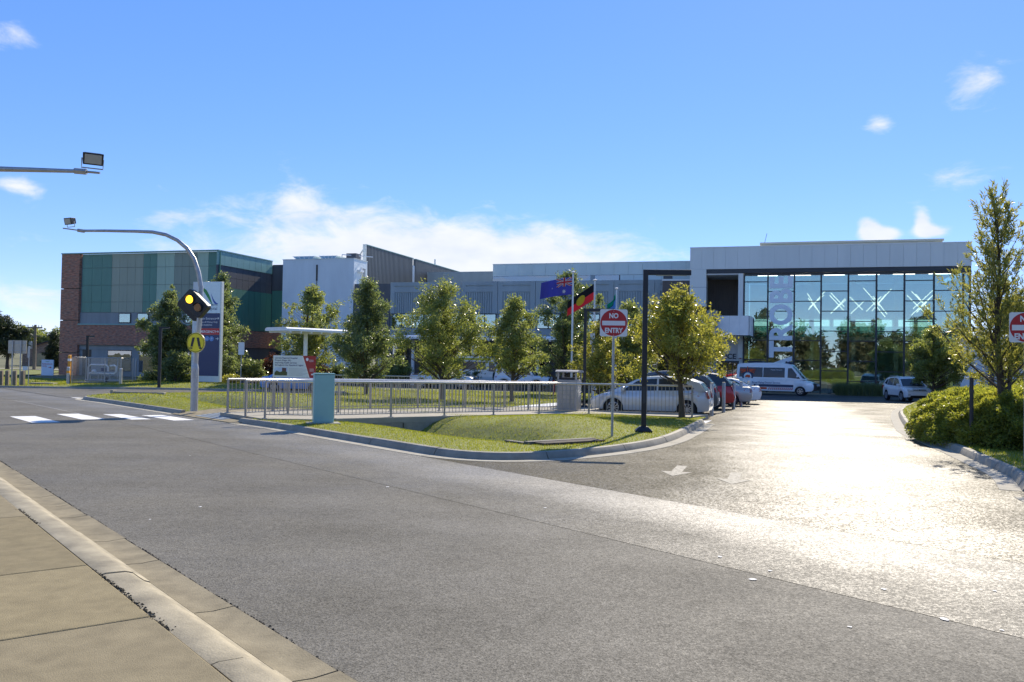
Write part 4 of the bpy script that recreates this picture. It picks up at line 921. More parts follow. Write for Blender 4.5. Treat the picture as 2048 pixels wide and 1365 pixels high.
def signal_head(root, c, yaw, front):
    Mx = Matrix.Translation(c) @ Matrix.Rotation(yaw, 4, 'Z') @ Matrix.Rotation(R(42 if front else -42), 4, 'Y')
    f = lambda v: Mx @ Vector(v)
    h = part('signal_head', MB().prism_y(rrect(-.43, .43, -.27, .27, .1), -.12, .12).xf(f), M_BLK, root, bevel=.015)
    for k, (x, m) in enumerate(((-.19, M_AMB), (.19, M_AMBD))):
        part('lens', disc(.125, -.135, -.122, 24, x, .0).xf(f), m if front else M_AMBD, h)
        vs = []; fs = []; n = 14
        for i in range(n + 1):
            a = R(-20 + 220 * i / n); c0, s0_ = math.cos(a), math.sin(a)
            vs += [(x + .145*c0, -.121, .145*s0_), (x + .15*c0, -.24 + .06 * abs(c0), .15*s0_)]
        fs = [(2*i, 2*i+1, 2*i+3, 2*i+2) for i in range(n)]
        part('visor', MB().add(vs, fs).xf(f), M_BLK, h)
    return h
signal_head(CP, local_on(CP, 398, 609) + Vector((0, -.28, 0)), R(-10), True)
signal_head(CP, local_on(CP, 386, 614) + Vector((-.1, .22, 0)), R(172), False)
c = local_on(CP, 396, 686) + Vector((0, -.2, 0))
def ped_sign(root, c, yaw):
    Mx = Matrix.Translation(c) @ Matrix.Rotation(yaw, 4, 'Z'); f = lambda v: Mx @ Vector(v)
    r = .315
    pl = part('round_sign', disc(r, -.003, .003, 48).xf(f), M_SYEL, root)
    part('sign_border', ring_y(r*.9, r*.95, -.0055, -.0035).xf(f), M_BLK, pl)
    for s in (-1, 1):
        part('leg_symbol', MB().prism_y([(s*.075 + .042, .16), (s*.075 - .042, .16), (s*.075 - .042 + s*.035, -.02 + .02), (s*.145 - .04, -.13), (s*.145 + .04, -.13)][::1] if s > 0 else [(-.117, .16), (-.033, .16), (-.07, .0), (-.105, -.13), (-.185, -.13)][::-1], -.007, -.0035).xf(f), M_BLK, pl)
        part('foot_symbol', MB().prism_y([(s*.145 - .035, -.15), (s*.145 + .035, -.14), (s*.145 + .085, -.165), (s*.145 + .03, -.205), (s*.145 - .02, -.185)] if s > 0 else [(-.18, -.15), (-.11, -.155), (-.095, -.175), (-.15, -.20), (-.225, -.165)], -.007, -.0035).xf(f), M_BLK, pl)
    part('sign_post', MB().tube([(0, .03, -.2), (0, .03, .2)], .012, 5).xf(f), M_GALV, pl)
ped_sign(CP, c, R(-14))
Mx = Matrix.Translation(c + Vector((-.1, .42, 0))) @ Matrix.Rotation(R(160), 4, 'Z')
part('rear_sign', disc(.315, -.003, .003, 40).xf(lambda v: Mx @ Vector(v)), M_GALV, CP)
# second pole, standing off to the left on the near footpath
tipN = PT(200, 346.5, 16.0); q = [PT(u, v, 16.0) for u, v in ((160, 343), (60, 340), (-60, 337), (-150, 337))]
bN = Vector((q[-1].x - 1.1, 16.0, .12))
arc = [Vector((bN.x, 16, .12)), Vector((bN.x, 16, 3.4)), Vector((bN.x + .02, 16, 4.1)), Vector((bN.x + .14, 16, 4.6)), Vector((bN.x + .42, 16, 4.98)), Vector((bN.x + .8, 16, q[-1].z - .01))] + q[::-1]
bent_pole('second crossing pole, its floodlight arm reaching in from the photo edge', arc, [.085, .08, .075, .072, .07, .066, .062, .056, .045, .034], tipN, R(20), R(30), 1.05)

# ---- zebra stripes
zc = struct(thing('pedestrian_crossing', None, None))
for n0, n1, r0, r1 in ((2.75, 3.4, -27.3, -24.3), (4.32, 5.0, -28.6, -25.3), (5.72, 6.36, -29.6, -26.4), (6.9, 7.45, -29.0, -25.9), (7.8, 8.42, -28.1, -25.1)):
    P4 = nrp((n0, r0), (n0 + .02, r1), (n1, r1), (n1 - .02, r0))
    o = sheet('stripe', P4, .005, M_PAINT, zc)
# worn direction arrows on the driveway
ar = struct(thing('painted_arrow', None, None))
def arrow_poly(c, an, L, wst, wh, lh):
    pts = [(-L/2, -wst), (L/2 - lh, -wst), (L/2 - lh, -wh), (L/2, 0), (L/2 - lh, wh), (L/2 - lh, wst), (-L/2, wst)]
    return [Vector((c.x + x*math.cos(an) - y*math.sin(an), c.y + x*math.sin(an) + y*math.cos(an))) for x, y in pts]
M_WORN = mat('worn_paint', (.27, .25, .2), .7, var=.6, scale=16, bump=.2, spec=.2)
for u, v in ((1355, 942), (1468, 957)): sheet('arrow', arrow_poly(G(u, v), math.atan2(-BN.y, -BN.x), 1.5, .09, .26, .6), .0035, M_WORN, ar)
# bird droppings and paint flecks on the road
mb = MB()
for u, v in ((1505, 1160), (1768, 1180), (1700, 1255), (1990, 1183), (2005, 1262), (1090, 1017), (1440, 1115), (1540, 1143), (1890, 1240), (380, 912), (400, 1015), (775, 975), (300, 1040), (1080, 886)):
    g_ = G(u, v); r_ = random.uniform(.012, .03); mb.add([(g_.x + r_*random.uniform(.5, 1.4)*math.cos(q), g_.y + r_*random.uniform(.5, 1.6)*math.sin(q), .006) for q in np.linspace(0, 2*PI, 8, endpoint=False)], [tuple(range(8))])
o = part('road_flecks', mb, M_PAINT); tag(o, 'pale bird droppings and paint flecks on the asphalt', None, None, 'stuff')
# kerb ramp tactile patch and ramp slab at the crossing
def ramp_z(n, y): return base(y) + .012 + .14 * min(1, max(0, (n - 8.86) / 1.3))
def ramp_solid(name, n0, n1, r0, r1, lift, zb_, m, parent=None):
    vs = []
    for n_ in (n0, n1):
        for r_ in (r0, r1): p = NR(n_, r_); vs.append((p.x, p.y, ramp_z(n_, p.y) + lift))
    vs += [(x, y, zb_ if zb_ is not None else z - .004) for x, y, z in vs]
    me = MB().add(vs, [(0, 1, 3, 2), (4, 6, 7, 5), (0, 4, 5, 1), (1, 5, 7, 3), (3, 7, 6, 2), (2, 6, 4, 0)]).mesh(name); bm = bmesh.new(); bm.from_mesh(me); bmesh.ops.recalc_face_normals(bm, faces=bm.faces[:]); bm.to_mesh(me); bm.free()
    return link(name, me, m, parent)
kr_ = struct(thing('kerb_ramp', None, None))
ramp_solid('ramp_slab', 8.87, 10.16, -28.75, -23.2, 0, -.5, M_GUT, kr_); ramp_solid('landing_slab', 10.17, 12.9, -28.6, -23.2, .004, -.5, M_GUT, kr_)
for k in range(5): ramp_solid('tactile_strip', 9.02 + k * .17, 9.15 + k * .17, -26.9, -24.6, .008, None, M_GREY, kr_)

# ---- footbridge deck
zdk = lambda x, y: base(y) + .17
FF = [G(u, v, .17) for u, v in ((530, 837), (625, 838.5), (800, 834), (1000, 829.5), (1120, 827), (1245, 829), (1384, 834))]
FB = [G(u, v, .17) for u, v in ((491, 833), (600, 826.5), (800, 823), (1000, 820), (1120, 819))]
FC = [G(u, v, .17) for u, v in ((455, 826), (560, 821.5), (760, 817.5), (1010, 815.5))]
dkt = thing('footbridge', 'pale concrete footbridge deck over the grass drain', 'bridge')
front = off_line(FF, -.18); back = off_line(FC, .3) + [Vector((3.2, 35.2)), Vector((6.9, 30.6))]
poly = front + back[::-1]
mb = MB(); n = len(poly); vs = [(p.x, p.y, zdk(p.x, p.y)) for p in poly] + [(p.x, p.y, zdk(p.x, p.y) - .16) for p in poly]
from mathutils.geometry import tessellate_polygon
tess = tessellate_polygon([[Vector((p.x, p.y, 0)) for p in poly]])
mb.add(vs, [tuple(t) for t in tess] + [tuple(i + n for i in t[::-1]) for t in tess] + [(i, (i+1) % n, (i+1) % n + n, i + n) for i in range(n)])
me = mb.mesh('deck'); bm = bmesh.new(); bm.from_mesh(me); bmesh.ops.recalc_face_normals(bm, faces=bm.faces[:]); bm.to_mesh(me); bm.free()
link('deck', me, M_PALE, dkt)
for a, b in zip(front[:4], front[1:5]):
    d = (b - a).normalized(); nn_ = Vector((-d.y, d.x)) * .2; q = [a + d*.02, b - d*.02, b - d*.02 + nn_, a + d*.02 + nn_]; z = zdk(a.x, a.y) - .165
    part('edge_beam', MB().prism_z([tuple(x) for x in q], z - .28, z), M_KERB2, dkt)
for u in (893, 700, 800): 
    g_ = G(u, 846, .0); j = min(range(len(front)), key=lambda k: (front[k] - g_).length)
    a = FF[2].lerp(FF[3], (u - 800) / 200.0) if u >= 800 else FF[1].lerp(FF[2], (u - 625) / 175.0)
    part('pier', MB().box(a.x - .12, a.x + .12, a.y + .1, a.y + .5, -1.0, zdk(a.x, a.y) - .45), M_KERB2, dkt)

# ---- pedestrian fences
def fence(label, line, h=1.0, sp=.125, post=1.9, zf=zdk, ret=True, bw=.008, rail=.032, cat='fence', br=.2):
    t = thing('pedestrian_fence', label, cat, (line[0].x, line[0].y, zf(*line[0])), 0, 'stainless pedestrian fences of the footbridge'); o = Vector((line[0].x, line[0].y, zf(*line[0])))
    L3 = lambda p, z: Vector((p.x, p.y, zf(p.x, p.y) + z)) - o
    dense = resample(line, .5)
    part('top_rail', MB().tube([L3(p, h) for p in dense], rail, 10), M_RAIL, t, smooth=60)
    part('bottom_rail', MB().tube([L3(p, .1) for p in dense], .014, 6), M_BAL, t)
    pp = resample(line, post)
    mb = MB().box(-.028, .028, -.028, .028, 0, h - rail).box(-.07, .07, -.06, .06, 0, .012); me = mb.mesh('post')
    for p in pp:
        c = link('post', me, M_BAL, t); c.location = L3(p, 0)
    me = MB().box(-bw, bw, -bw * .8, bw * .8, .1, h - rail).mesh('baluster')
    for p in resample(line, sp):
        if min((p - q).length for q in pp) < .06: continue
        c = link('baluster', me, M_BAL, t); c.location = L3(p, 0)
    return t
fence('long stainless fence along the near edge of the footbridge', FF)
fence('stainless fence on the middle line of the footbridge, starting just behind the near one', FB, sp=.14)
fence('stainless fence on the far edge of the footbridge, beginning furthest toward the crossing pole', FC, sp=.16)
g0, g1 = G(640, 777, .1), G(840, 781, .1)
fence('low fence on the lawn between the turquoise cabinet and the utility truck', [g0, g1], h=.95, sp=.18, zf=lambda x, y: base(y) + .12)
g0, g1 = PT(545, 760, 50), PT(632, 760, 50)
fence('low fence behind the project notice board', [Vector((g0.x, g0.y)), Vector((g1.x, g1.y))], h=1.0, sp=.2, zf=lambda x, y: base(y) + .1)

# ---- turquoise service cabinet
p = G(646, 847, .14); t = thing('service_cabinet', 'plain turquoise service cabinet on a concrete plinth by the kerb', 'cabinet', (p.x, p.y, gz(p.x, p.y, .10)), R(18))
box_part('plinth', (-.42, .42, -.3, .32, -.25, .06), M_KERB2, t, bevel=.02)
box_part('body', (-.25, .25, -.16, .2, .06, 1.28), M_CAB, t, bevel=.012); box_part('lid', (-.262, .262, -.172, .212, 1.283, 1.31), M_CAB, t, bevel=.006)
box_part('door', (-.235, .235, -.168, -.162, .1, 1.25), M_CAB, t); box_part('lock', (.255, .27, -.02, .03, .55, .63), M_CAB, t)

# ---- litter bin enclosure
p = G(1138, 822, .17); t = thing('litter_bin', 'tall stainless litter bin enclosure beside the footbridge', 'bin', (p.x, p.y, zdk(*p)), R(-20))
M_BIN = mat('bin_steel', (.34, .335, .32), .5, metal=.35, var=.12, scale=5)
box_part('body', (-.36, .36, -.33, .33, .04, 1.12), M_BIN, t, bevel=.01)
for ix in range(4):
    for iz in range(6): box_part('louvre_panel', (-.29 + ix*.15, -.17 + ix*.15, -.345, -.332, .12 + iz*.16, .24 + iz*.16), M_BAL, t)
for x in (-.33, .33):
    for y in (-.3, .3): box_part('corner_post', (x - .03, x + .03, y - .03, y + .03, 1.125, 1.38), M_BIN, t)
part('roof', MB().prism_x([(-.4, 1.385), (.4, 1.385), (.4, 1.42), (.25, 1.47), (-.25, 1.47), (-.4, 1.42)], -.42, .42), M_BIN, t)
part('bin_liner', MB().box(-.27, .27, -.25, .25, 1.125, 1.2), M_BLK, t)

# ---- galvanised bollards along the parking bays
bo = None
words = ['nearest the driveway kerb', 'second from the driveway kerb', 'in the middle of the row', 'second from the hall end', 'last of the row toward the hall']
for k, (u, v) in enumerate(((1423, 832), (1447, 825), (1467, 819), (1482, 813), (1497, 807))):
    p = G(u, v); t = thing('steel_bollard', 'galvanised steel bollard behind the parked cars, ' + words[k], 'bollard', (p.x, p.y, base(p.y) - .02), 0, 'galvanised bollards along the parking bays')
    hh = 1.22
    part('tube', MB().lathe([(.075, 0), (.075, hh), (.07, hh + .02)], 16), M_GALV, t, smooth=40); part('cap', MB().lathe([(.077, hh + .021), (.074, hh + .05), (.03, hh + .065)], 16), M_PALE, t, smooth=40)

# ---- hospital pylon sign
p0 = G(393, 772, .0); dP = 65.5; p0 = PT(393, 772, dP)
t = thing('pylon_sign', 'tall blue and white hospital direction pylon with red emergency strip', 'sign', (p0.x, dP, base(dP) + .05), R(-16)); PY = t
hP = PT(393, 564, dP).z - base(dP) - .05; wP = (PT(447, 650, dP).x - p0.x) * 1.03
box_part('core', (0, wP, 0, .3, .3, hP), M_FASC, t, bevel=.02); box_part('foot', (.15, wP - .15, .05, .25, 0, .3), M_BLK, t)
box_part('side_panel', (-.52, -.01, .02, .73, .2, hP), mat('pylon_side', (.62, .66, .68), .4), t)
zA = lambda v: (PT(420, v, dP).z - base(dP) - .05)
f1 = box_part('logo_panel', (.06, wP - .1, -.03, -.002, zA(627), hP - .05), M_SKYB, t)
f2 = box_part('direction_panel', (.06, wP - .1, -.03, -.002, zA(657), zA(627.4)), M_NAVY, t)
f3 = box_part('emergency_strip', (.06, wP - .1, -.03, -.002, zA(670), zA(657.4)), mat('sign_red_bright', (.56, .03, .035), .4), t)
f4 = box_part('lower_panel', (.06, wP - .1, -.03, -.002, .75, zA(670.4)), M_NAVY, t); box_part('kick_panel', (.02, wP - .04, -.025, -.002, .3, .73), M_FASC, t)
def swoosh(pts_t, pts_b): return MB().prism_y(pts_b + pts_t[::-1], -.04, -.032)
def arcpts(f, n=12): return [f(i / n) for i in range(n + 1)]
xw = wP
part('logo_green', swoosh(arcpts(lambda q: (.12*xw + q*.52*xw, zA(578) - 1.15*q*q*1.15 + .12*math.sin(q*PI))), arcpts(lambda q: (.12*xw + q*.52*xw, zA(578) - 1.15*q**1.6*1.15 - .18*math.sin(q*PI)))), mat('logo_green', (.03, .26, .06), .4), f1)
part('logo_blue', swoosh(arcpts(lambda q: (.55*xw + q*.33*xw, zA(588) - .75*(1 - (1 - q)**2) + .0)), arcpts(lambda q: (.55*xw + q*.33*xw, zA(588) - .75*(1 - (1 - q)**3) - .1*math.sin(q*PI)))), mat('logo_blue', (.03, .10, .42), .4), f1)
flat_letters(f1, 'Latrobe Regional', .2, .5*xw, zA(612), -.034, M_NAVY, joined=True); flat_letters(f1, 'Hospital', .34, .55*xw, zA(621), -.034, M_NAVY, joined=True)
flat_letters(f2, 'Main Entrance', .25, .43*xw, zA(640), -.034, M_SWHT, joined=True); flat_letters(f2, 'Drop off /Pickup Only', .175, .46*xw, zA(646.5), -.034, M_SWHT, joined=True); flat_letters(f2, 'NO PARKING', .175, .36*xw, zA(652.5), -.034, M_SWHT, joined=True)
flat_letters(f3, 'EMERGENCY', .27, .42*xw, zA(666.5), -.034, M_SWHT, .005, joined=True)
def arrow_sign(root, x, z, s=.12): part('arrow', MB().prism_y([(x - s, z - .018), (x + s*.5, z - .018), (x + s*.1, z - s*.75), (x + s*.45, z - s*.75), (x + s*1.1, z), (x + s*.45, z + s*.75), (x + s*.1, z + s*.75), (x + s*.5, z + .018), (x - s, z + .018)], -.038, -.032), M_SWHT, root)
arrow_sign(f2, .86*xw, zA(637.5)); arrow_sign(f3, .86*xw, zA(664)); arrow_sign(f4, .86*xw, zA(678))
for q, ch in ((.42, 'o'), (.62, 'P')):
    part('symbol_disc', disc(.19, -.036, -.031, 20, q*xw, zA(678)), mat('symbol_blue', (.12, .28, .62), .4), f4); flat_letters(f4, ch, .24, q*xw, zA(680.5), -.038, M_SWHT, joined=True)

# ---- project notice board
dN = 31.5; a = PT(546, 755, dN); b = PT(632, 756, dN); t = thing('project_notice_board', 'project notice board, pale with a red slanted end, behind the fence', 'sign', (a.x, dN, base(dN) + .1), R(-3)); o = t.location
wN = b.x - a.x; z0, z1 = a.z - o.z, PT(546, 711, dN).z - o.z
for x in (.06, wN - .06): box_part('post', (x - .03, x + .03, .01, .06, -.2, z0 + .3), M_BLK, t)
pb_ = part('pale_panel', MB().prism_y([(0, z0), (wN*.86, z0), (wN*.69, z1), (0, z1)], -.012, 0), mat('notice_pale', (.66, .75, .71), .4, var=.03), t)
rp2 = part('red_panel', MB().prism_y([(wN*.865, z0), (wN, z0), (wN, z1), (wN*.695, z1)], -.012, 0), mat('notice_brickred', (.36, .035, .03), .4, var=.04), t)
for k, s in enumerate(('Latrobe Regional Hospital', 'Project (Stage 3A) -', 'improving health services', 'throughout the Gippsland region')):
    flat_letters(pb_, s, .078, .06, z1 - .115 - k * .085, -.0135, M_NAVY, .0012, 'LEFT', True, .002)
ph = part('photo_print', MB().prism_y([(.05, z0 + .07), (.52, z0 + .07), (.52, z0 + .36), (.05, z0 + .36)], -.016, -.0125), mat('print_sky', (.45, .6, .75), .4), pb_)
part('print_garden', MB().prism_y([(.055, z0 + .075), (.515, z0 + .075), (.515, z0 + .2), (.38, z0 + .24), (.25, z0 + .19), (.13, z0 + .25), (.055, z0 + .17)], -.019, -.0165), mat('print_green', (.08, .1, .03), .5, var=.4, scale=30), ph)
part('print_building', MB().prism_y([(.33, z0 + .2), (.48, z0 + .18), (.48, z0 + .34), (.33, z0 + .35)], -.0185, -.0168), mat('print_brown', (.12, .06, .06), .5), ph)
for k in range(7): part('text_line', MB().box(.58, .58 + .5 + .1 * ((k * 5) % 3), -.0145, -.0125, z0 + .32 - k*.04, z0 + .328 - k*.04), mat('text_grey', (.3, .36, .36), .5), pb_)
part('emblem', disc(.06, -.016, -.0125, 14, wN*.8, z1 - .13, .8), M_SWHT, rp2)
for k in range(3): part('text_line', MB().box(wN*.845, wN*.95, -.0145, -.0125, z1 - .15 - k*.03, z1 - .142 - k*.03), M_SWHT, rp2)
for k in range(4): part('text_line', MB().box(wN*.86, wN*.96, -.0145, -.0125, z0 + .32 - k*.03, z0 + .328 - k*.03), M_SWHT, rp2)
part('state_mark', MB().prism_y([(wN*.90, z0 + .1), (wN*.98, z0 + .1), (wN*.98, z0 + .15), (wN*.9, z0 + .15)], -.0145, -.0125), M_SWHT, rp2)

# ---- flagpoles and flags
M_FPOLE = mat('flagpole_white', (.68, .74, .78), .3, var=.04)
def flag_pole(x, y, label, h=5.85):
    t = thing('flagpole', label, 'flagpole', (x, y, base(y) + .1), 0, 'white flagpoles on the lawn')
    part('pole', MB().tube([(0, 0, -.1), (0, 0, h)], [.05, .036], 12), M_FPOLE, t, smooth=50); part('finial', MB().lathe([(.01, h), (.1, h + .02), (.1, h + .06), (.02, h + .09)], 14), M_SWHT, t, smooth=40); part('cleat', MB().box(-.03, .03, -.085, -.05, 1.1, 1.25), M_GALV, t)
    return t
def flag_obj(label, x, y, zt, Hh, Ww, dirx, diry, sag, layers, fold=.12):
    """layers: list of (name, material, 2d polygon in unit flag coords (0..1 along fly, 0..1 up), offset)"""
    t = thing('flag', label, 'flag', (x, y, zt), 0, 'flags flying from the poles')
    d = Vector((dirx, diry, 0)).normalized(); nrm = Vector((d.y, -d.x, 0))
    def pos(q, w, off):
        # q along the fly (metres fraction), w up
        dr = sag(q); wave = fold * q * math.sin(q * 9 + w * 1.5) + off
        return d * (q * Ww) + nrm * wave + Vector((0, 0, -(1 - w) * Hh * (1 - .10 * q) - dr))
    for name, m, poly, lay in layers:
        bm = bmesh.new(); vs = [bm.verts.new((p[0], p[1], 0)) for p in poly]; bm.faces.new(vs)
        for i in range(1, 20): bmesh.ops.bisect_plane(bm, geom=bm.verts[:] + bm.edges[:] + bm.faces[:], plane_co=(i / 20, 0, 0), plane_no=(1, 0, 0))
        vs2 = []; fs2 = []
        for side, sgn in ((1, 1), (-1, -1)):
            o_ = len(vs2); bm.verts.ensure_lookup_table(); bm.verts.index_update()
            vs2 += [pos(v.co.x, v.co.y, sgn * (.004 + .004 * lay)) for v in bm.verts]; fs2 += [tuple(o_ + v.index for v in f.verts)[::sgn] for f in bm.faces]
        bm.free(); me = MB().add(vs2, fs2).mesh(name, 180); link(name, me, m, t)
    return t
def star(cx, cz, r, n=7, rin=.45, ax=.5):
    o_ = []
    for k in range(2 * n):
        a = PI / 2 + PI * k / n; q = r if k % 2 == 0 else r * rin; o_.append((cx + q * ax * math.cos(a), cz + q * math.sin(a)))
    return o_
def cloth(name, c):
    m = mat(name, c, .8, var=.06, scale=6); N = m.node_tree.nodes; L = m.node_tree.links; bsd = N['Principled BSDF']; tr = N.new('ShaderNodeBsdfTranslucent'); tr.inputs[0].default_value = tuple(c) + (1,); ms = N.new('ShaderNodeMixShader'); ms.inputs[0].default_value = .35
    out = N['Material Output']; L.new(bsd.outputs[0], ms.inputs[1]); L.new(tr.outputs[0], ms.inputs[2]); L.new(ms.outputs[0], out.inputs['Surface']); return m
CB, CW, CR_, CK, CY, CG, CLB = cloth('cloth_blue', (.085, .09, .42)), cloth('cloth_white', (.8, .78, .75)), cloth('cloth_red', (.62, .045, .06)), cloth('cloth_black', (.012, .012, .016)), cloth('cloth_yellow', (.78, .58, .03)), cloth('cloth_green', (.0, .28, .17)), cloth('cloth_skyblue', (.10, .30, .62))
full = [(0, 0), (1, 0), (1, 1), (0, 1)]
y1, y2, y3 = 38.6, 41.7, 45.6
f1p, f2p, f3p = PT(1142, 815, y1), PT(1186, 800, y2), PT(1230, 795, y3)
flag_pole(f1p.x, y1, 'tallest-looking white flagpole, flying the blue flag'); flag_pole(f2p.x, y2, 'white flagpole flying the black, red and yellow flag'); flag_pole(f3p.x, y3, 'white flagpole farthest back, with the green and blue flag')
# canton of the blue flag
cant = [('white_saltire', CW, [(0, .5), (.06, .5), (.5, .93), (.5, 1), (.44, 1), (0, .57)], 1), ('white_saltire', CW, [(.44, .5), (.5, .5), (.5, .57), (.06, 1), (0, 1), (0, .93)], 1.3),
        ('red_saltire', CR_, [(0, .5), (.03, .5), (.5, .96), (.5, 1), (.47, 1), (0, .53)], 2), ('red_saltire', CR_, [(.47, .5), (.5, .5), (.5, .53), (.03, 1), (0, 1), (0, .97)], 2.3),
        ('white_cross', CW, [(.2, .5), (.3, .5), (.3, 1), (.2, 1)], 3), ('white_cross', CW, [(0, .67), (.5, .67), (.5, .83), (0, .83)], 3.4), ('red_cross', CR_, [(.22, .5), (.28, .5), (.28, 1), (.22, 1)], 4), ('red_cross', CR_, [(0, .7), (.5, .7), (.5, .8), (0, .8)], 4.4)]
stars = [('star', CW, star(.25, .22, .15), 1)] + [('star', CW, star(a, b, r), 1) for a, b, r in ((.75, .17, .07), (.64, .5, .07), (.75, .84, .07), (.86, .58, .07), (.79, .42, .045))]
flag_obj('blue ensign flag with a cross canton and white stars on the first pole', f1p.x - .05, y1, base(y1) + .1 + 5.68, .78, 1.46, -1, -.3, lambda q: .22 * q + .12 * q * q, [('field', CB, full, 0)] + cant + stars, .13)
sun_c = [(.5 + .17 * math.cos(2*PI*k/24) * .95, .5 + .3 * math.sin(2*PI*k/24)) for k in range(24)]
flag_obj('flag halved black over red with a yellow sun on the second pole', f2p.x - .05, y2, base(y2) + .1 + 5.7, .76, 1.3, -1, -.25, lambda q: .9 * q, [('black_half', CK, [(0, .5), (1, .5), (1, 1), (0, 1)], 0), ('red_half', CR_, [(0, 0), (1, 0), (1, .5), (0, .5)], 0), ('yellow_sun', CY, sun_c, 2)], .10)
flag_obj('green and blue flag hanging half furled on the farthest pole', f3p.x - .05, y3, base(y3) + .1 + 5.6, 1.15, .55, -1, -.6, lambda q: .8 * q, [('green_band', CG, [(0, .78), (1, .78), (1, 1), (0, 1)], 0), ('blue_band', CLB, [(0, .25), (1, .25), (1, .78), (0, .78)], 0), ('green_band', CG, [(0, 0), (1, 0), (1, .25), (0, .25)], 0), ('black_stripe', CK, [(0, .76), (1, .76), (1, .79), (0, .79)], 1), ('black_stripe', CK, [(0, .23), (1, .23), (1, .26), (0, .26)], 1)], .25)
# plain thin signpost by the second pole
def sign_post(u, v, vt, label, w, vb, m=M_SWHT, name='parking_sign', r=.03, d=None, rz=0.0):
    p = G(u, v, .12) if d is None else Vector((PT(u, v, d).x, d)); z = base(p.y) + .1; t = thing(name, label, 'sign', (p.x, p.y, z), rz)
    h1 = PT(u, vt, p.y).z - z; h0 = PT(u, vb, p.y).z - z
    part('post', MB().tube([(0, .02, -.15), (0, .02, h1)], r, 8), M_GALV, t, smooth=50); part('plate', MB().prism_y(rrect(-w/2, w/2, h0, h1, min(.04, w*.2)), -.02, -.012), m, t)
    return t
sign_post(1183, 814, 667, 'narrow post with a small upright plate near the second gallows pole', .2, 690)
sign_post(481, 772, 685, 'thin white sign post standing right of the pylon', .42, 710, d=62)
sign_post(1112, 785, 690, 'thin post seen edge-on between the trees by the hydrant', .12, 720, d=60)

# ---- pit covers, headwalls, hydrant
p = G(1120, 884, .1); t = thing('drain_headwall', 'low concrete drain headwall set in the island lawn', 'drain', (p.x, p.y, .02), R(38)); part('wall', MB().prism_z([(-.95, -.1), (.95, -.1), (.95, .06), (-.95, .06)], -.4, .13), mat('stained_concrete', (.12, .11, .09), .8, var=.3), t, bevel=.015); part('wing', MB().prism_z([(-.95, .065), (-.82, .065), (-.82, .7), (-.95, .7)], -.4, .1), mat('stained_concrete', (.12, .11, .09)), t)
part('silt', MB().prism_z([(-.8, -.45), (.9, -.45), (.9, -.105), (-.8, -.105)], .05, .118), M_MULCH, t)
p = G(275, 796, .05); t = thing('stone_headwall', 'concrete headwall with piled rocks at the side road drain', 'drain', (p.x + .2, p.y + .4, base(p.y)), R(-8)); part('wall', MB().prism_x([(0, -.5), (.2, -.5), (.2, .3), (0, .3)], -1.6, .9), M_KERB2, t, bevel=.02); part('end_block', MB().box(-1.75, -1.605, -.05, .25, -.4, .36), M_PALE, t)
for k in range(26):
    c_ = (.9 + random.uniform(0, 2.4), -.35 + random.uniform(-.5, .6), -.3 + random.uniform(-.15, .2)); r_ = random.uniform(.12, .24); mb = MB()
    bm = bmesh.new(); bmesh.ops.create_icosphere(bm, subdivisions=1, radius=r_)
    for v in bm.verts: v.co = Vector((v.co.x * random.uniform(.7, 1.25), v.co.y * random.uniform(.7, 1.25), v.co.z * random.uniform(.5, .9))) + Vector(c_)
    me = bpy.data.meshes.new('rock'); bm.to_mesh(me); bm.free(); link('rock', me, mat('rock_grey', (.17, .16, .14), .9, var=.3, scale=5), t)
p = G(245, 779, .1); t = thing('drain_pit_lid', 'flat concrete pit lid on the verge by the gas cage', 'drain', (-31.2, 59.0, base(59) + .02), 0); part('lid', MB().box(-1.1, .5, -.3, .3, 0, .26), M_KERB2, t, bevel=.02)
part('surround', MB().box(-1.25, .65, -.45, .45, -.1, .12), M_KERB, t)
p = G(1107, 790, .12); t = thing('fire_hydrant', 'small red fire hydrant on the lawn behind the footbridge', 'hydrant', (p.x, p.y, gz(*p)), 0)
part('standpipe', MB().tube([(0, 0, 0), (0, 0, .75)], .06, 10), M_SRED, t, smooth=50); part('valve', MB().lathe([(.1, .75), (.1, .85), (.04, .95)], 10), M_SRED, t); part('outlet', MB().tube([(-.05, 0, .68), (.28, 0, .68)], .055, 8), M_SRED, t)

# ---- left verge: gas meter cage, posts, boards
dC = 63.0; a, b = PT(144, 760, dC), PT(240, 762, dC); t = thing('gas_meter_cage', 'wire mesh cage round white gas meter pipes on the verge', 'cage', (a.x, dC, base(dC) + .12), R(2)); wC = b.x - a.x; hC = PT(150, 715, dC).z - base(dC) - .12; dpt = 2.2
for x in (0, wC/3, 2*wC/3, wC):
    for y in (0, dpt): part('post', MB().tube([(x, y, -.1), (x, y, hC)], .035, 6), M_GALV, t)
for z in (hC, .1):
    part('rail', MB().tube([(0, 0, z), (wC, 0, z)], .025, 5), M_GALV, t); part('rail', MB().tube([(0, dpt, z), (wC, dpt, z)], .025, 5), M_GALV, t); part('rail', MB().tube([(0, 0, z), (0, dpt, z)], .025, 5), M_GALV, t); part('rail', MB().tube([(wC, 0, z), (wC, dpt, z)], .025, 5), M_GALV, t)
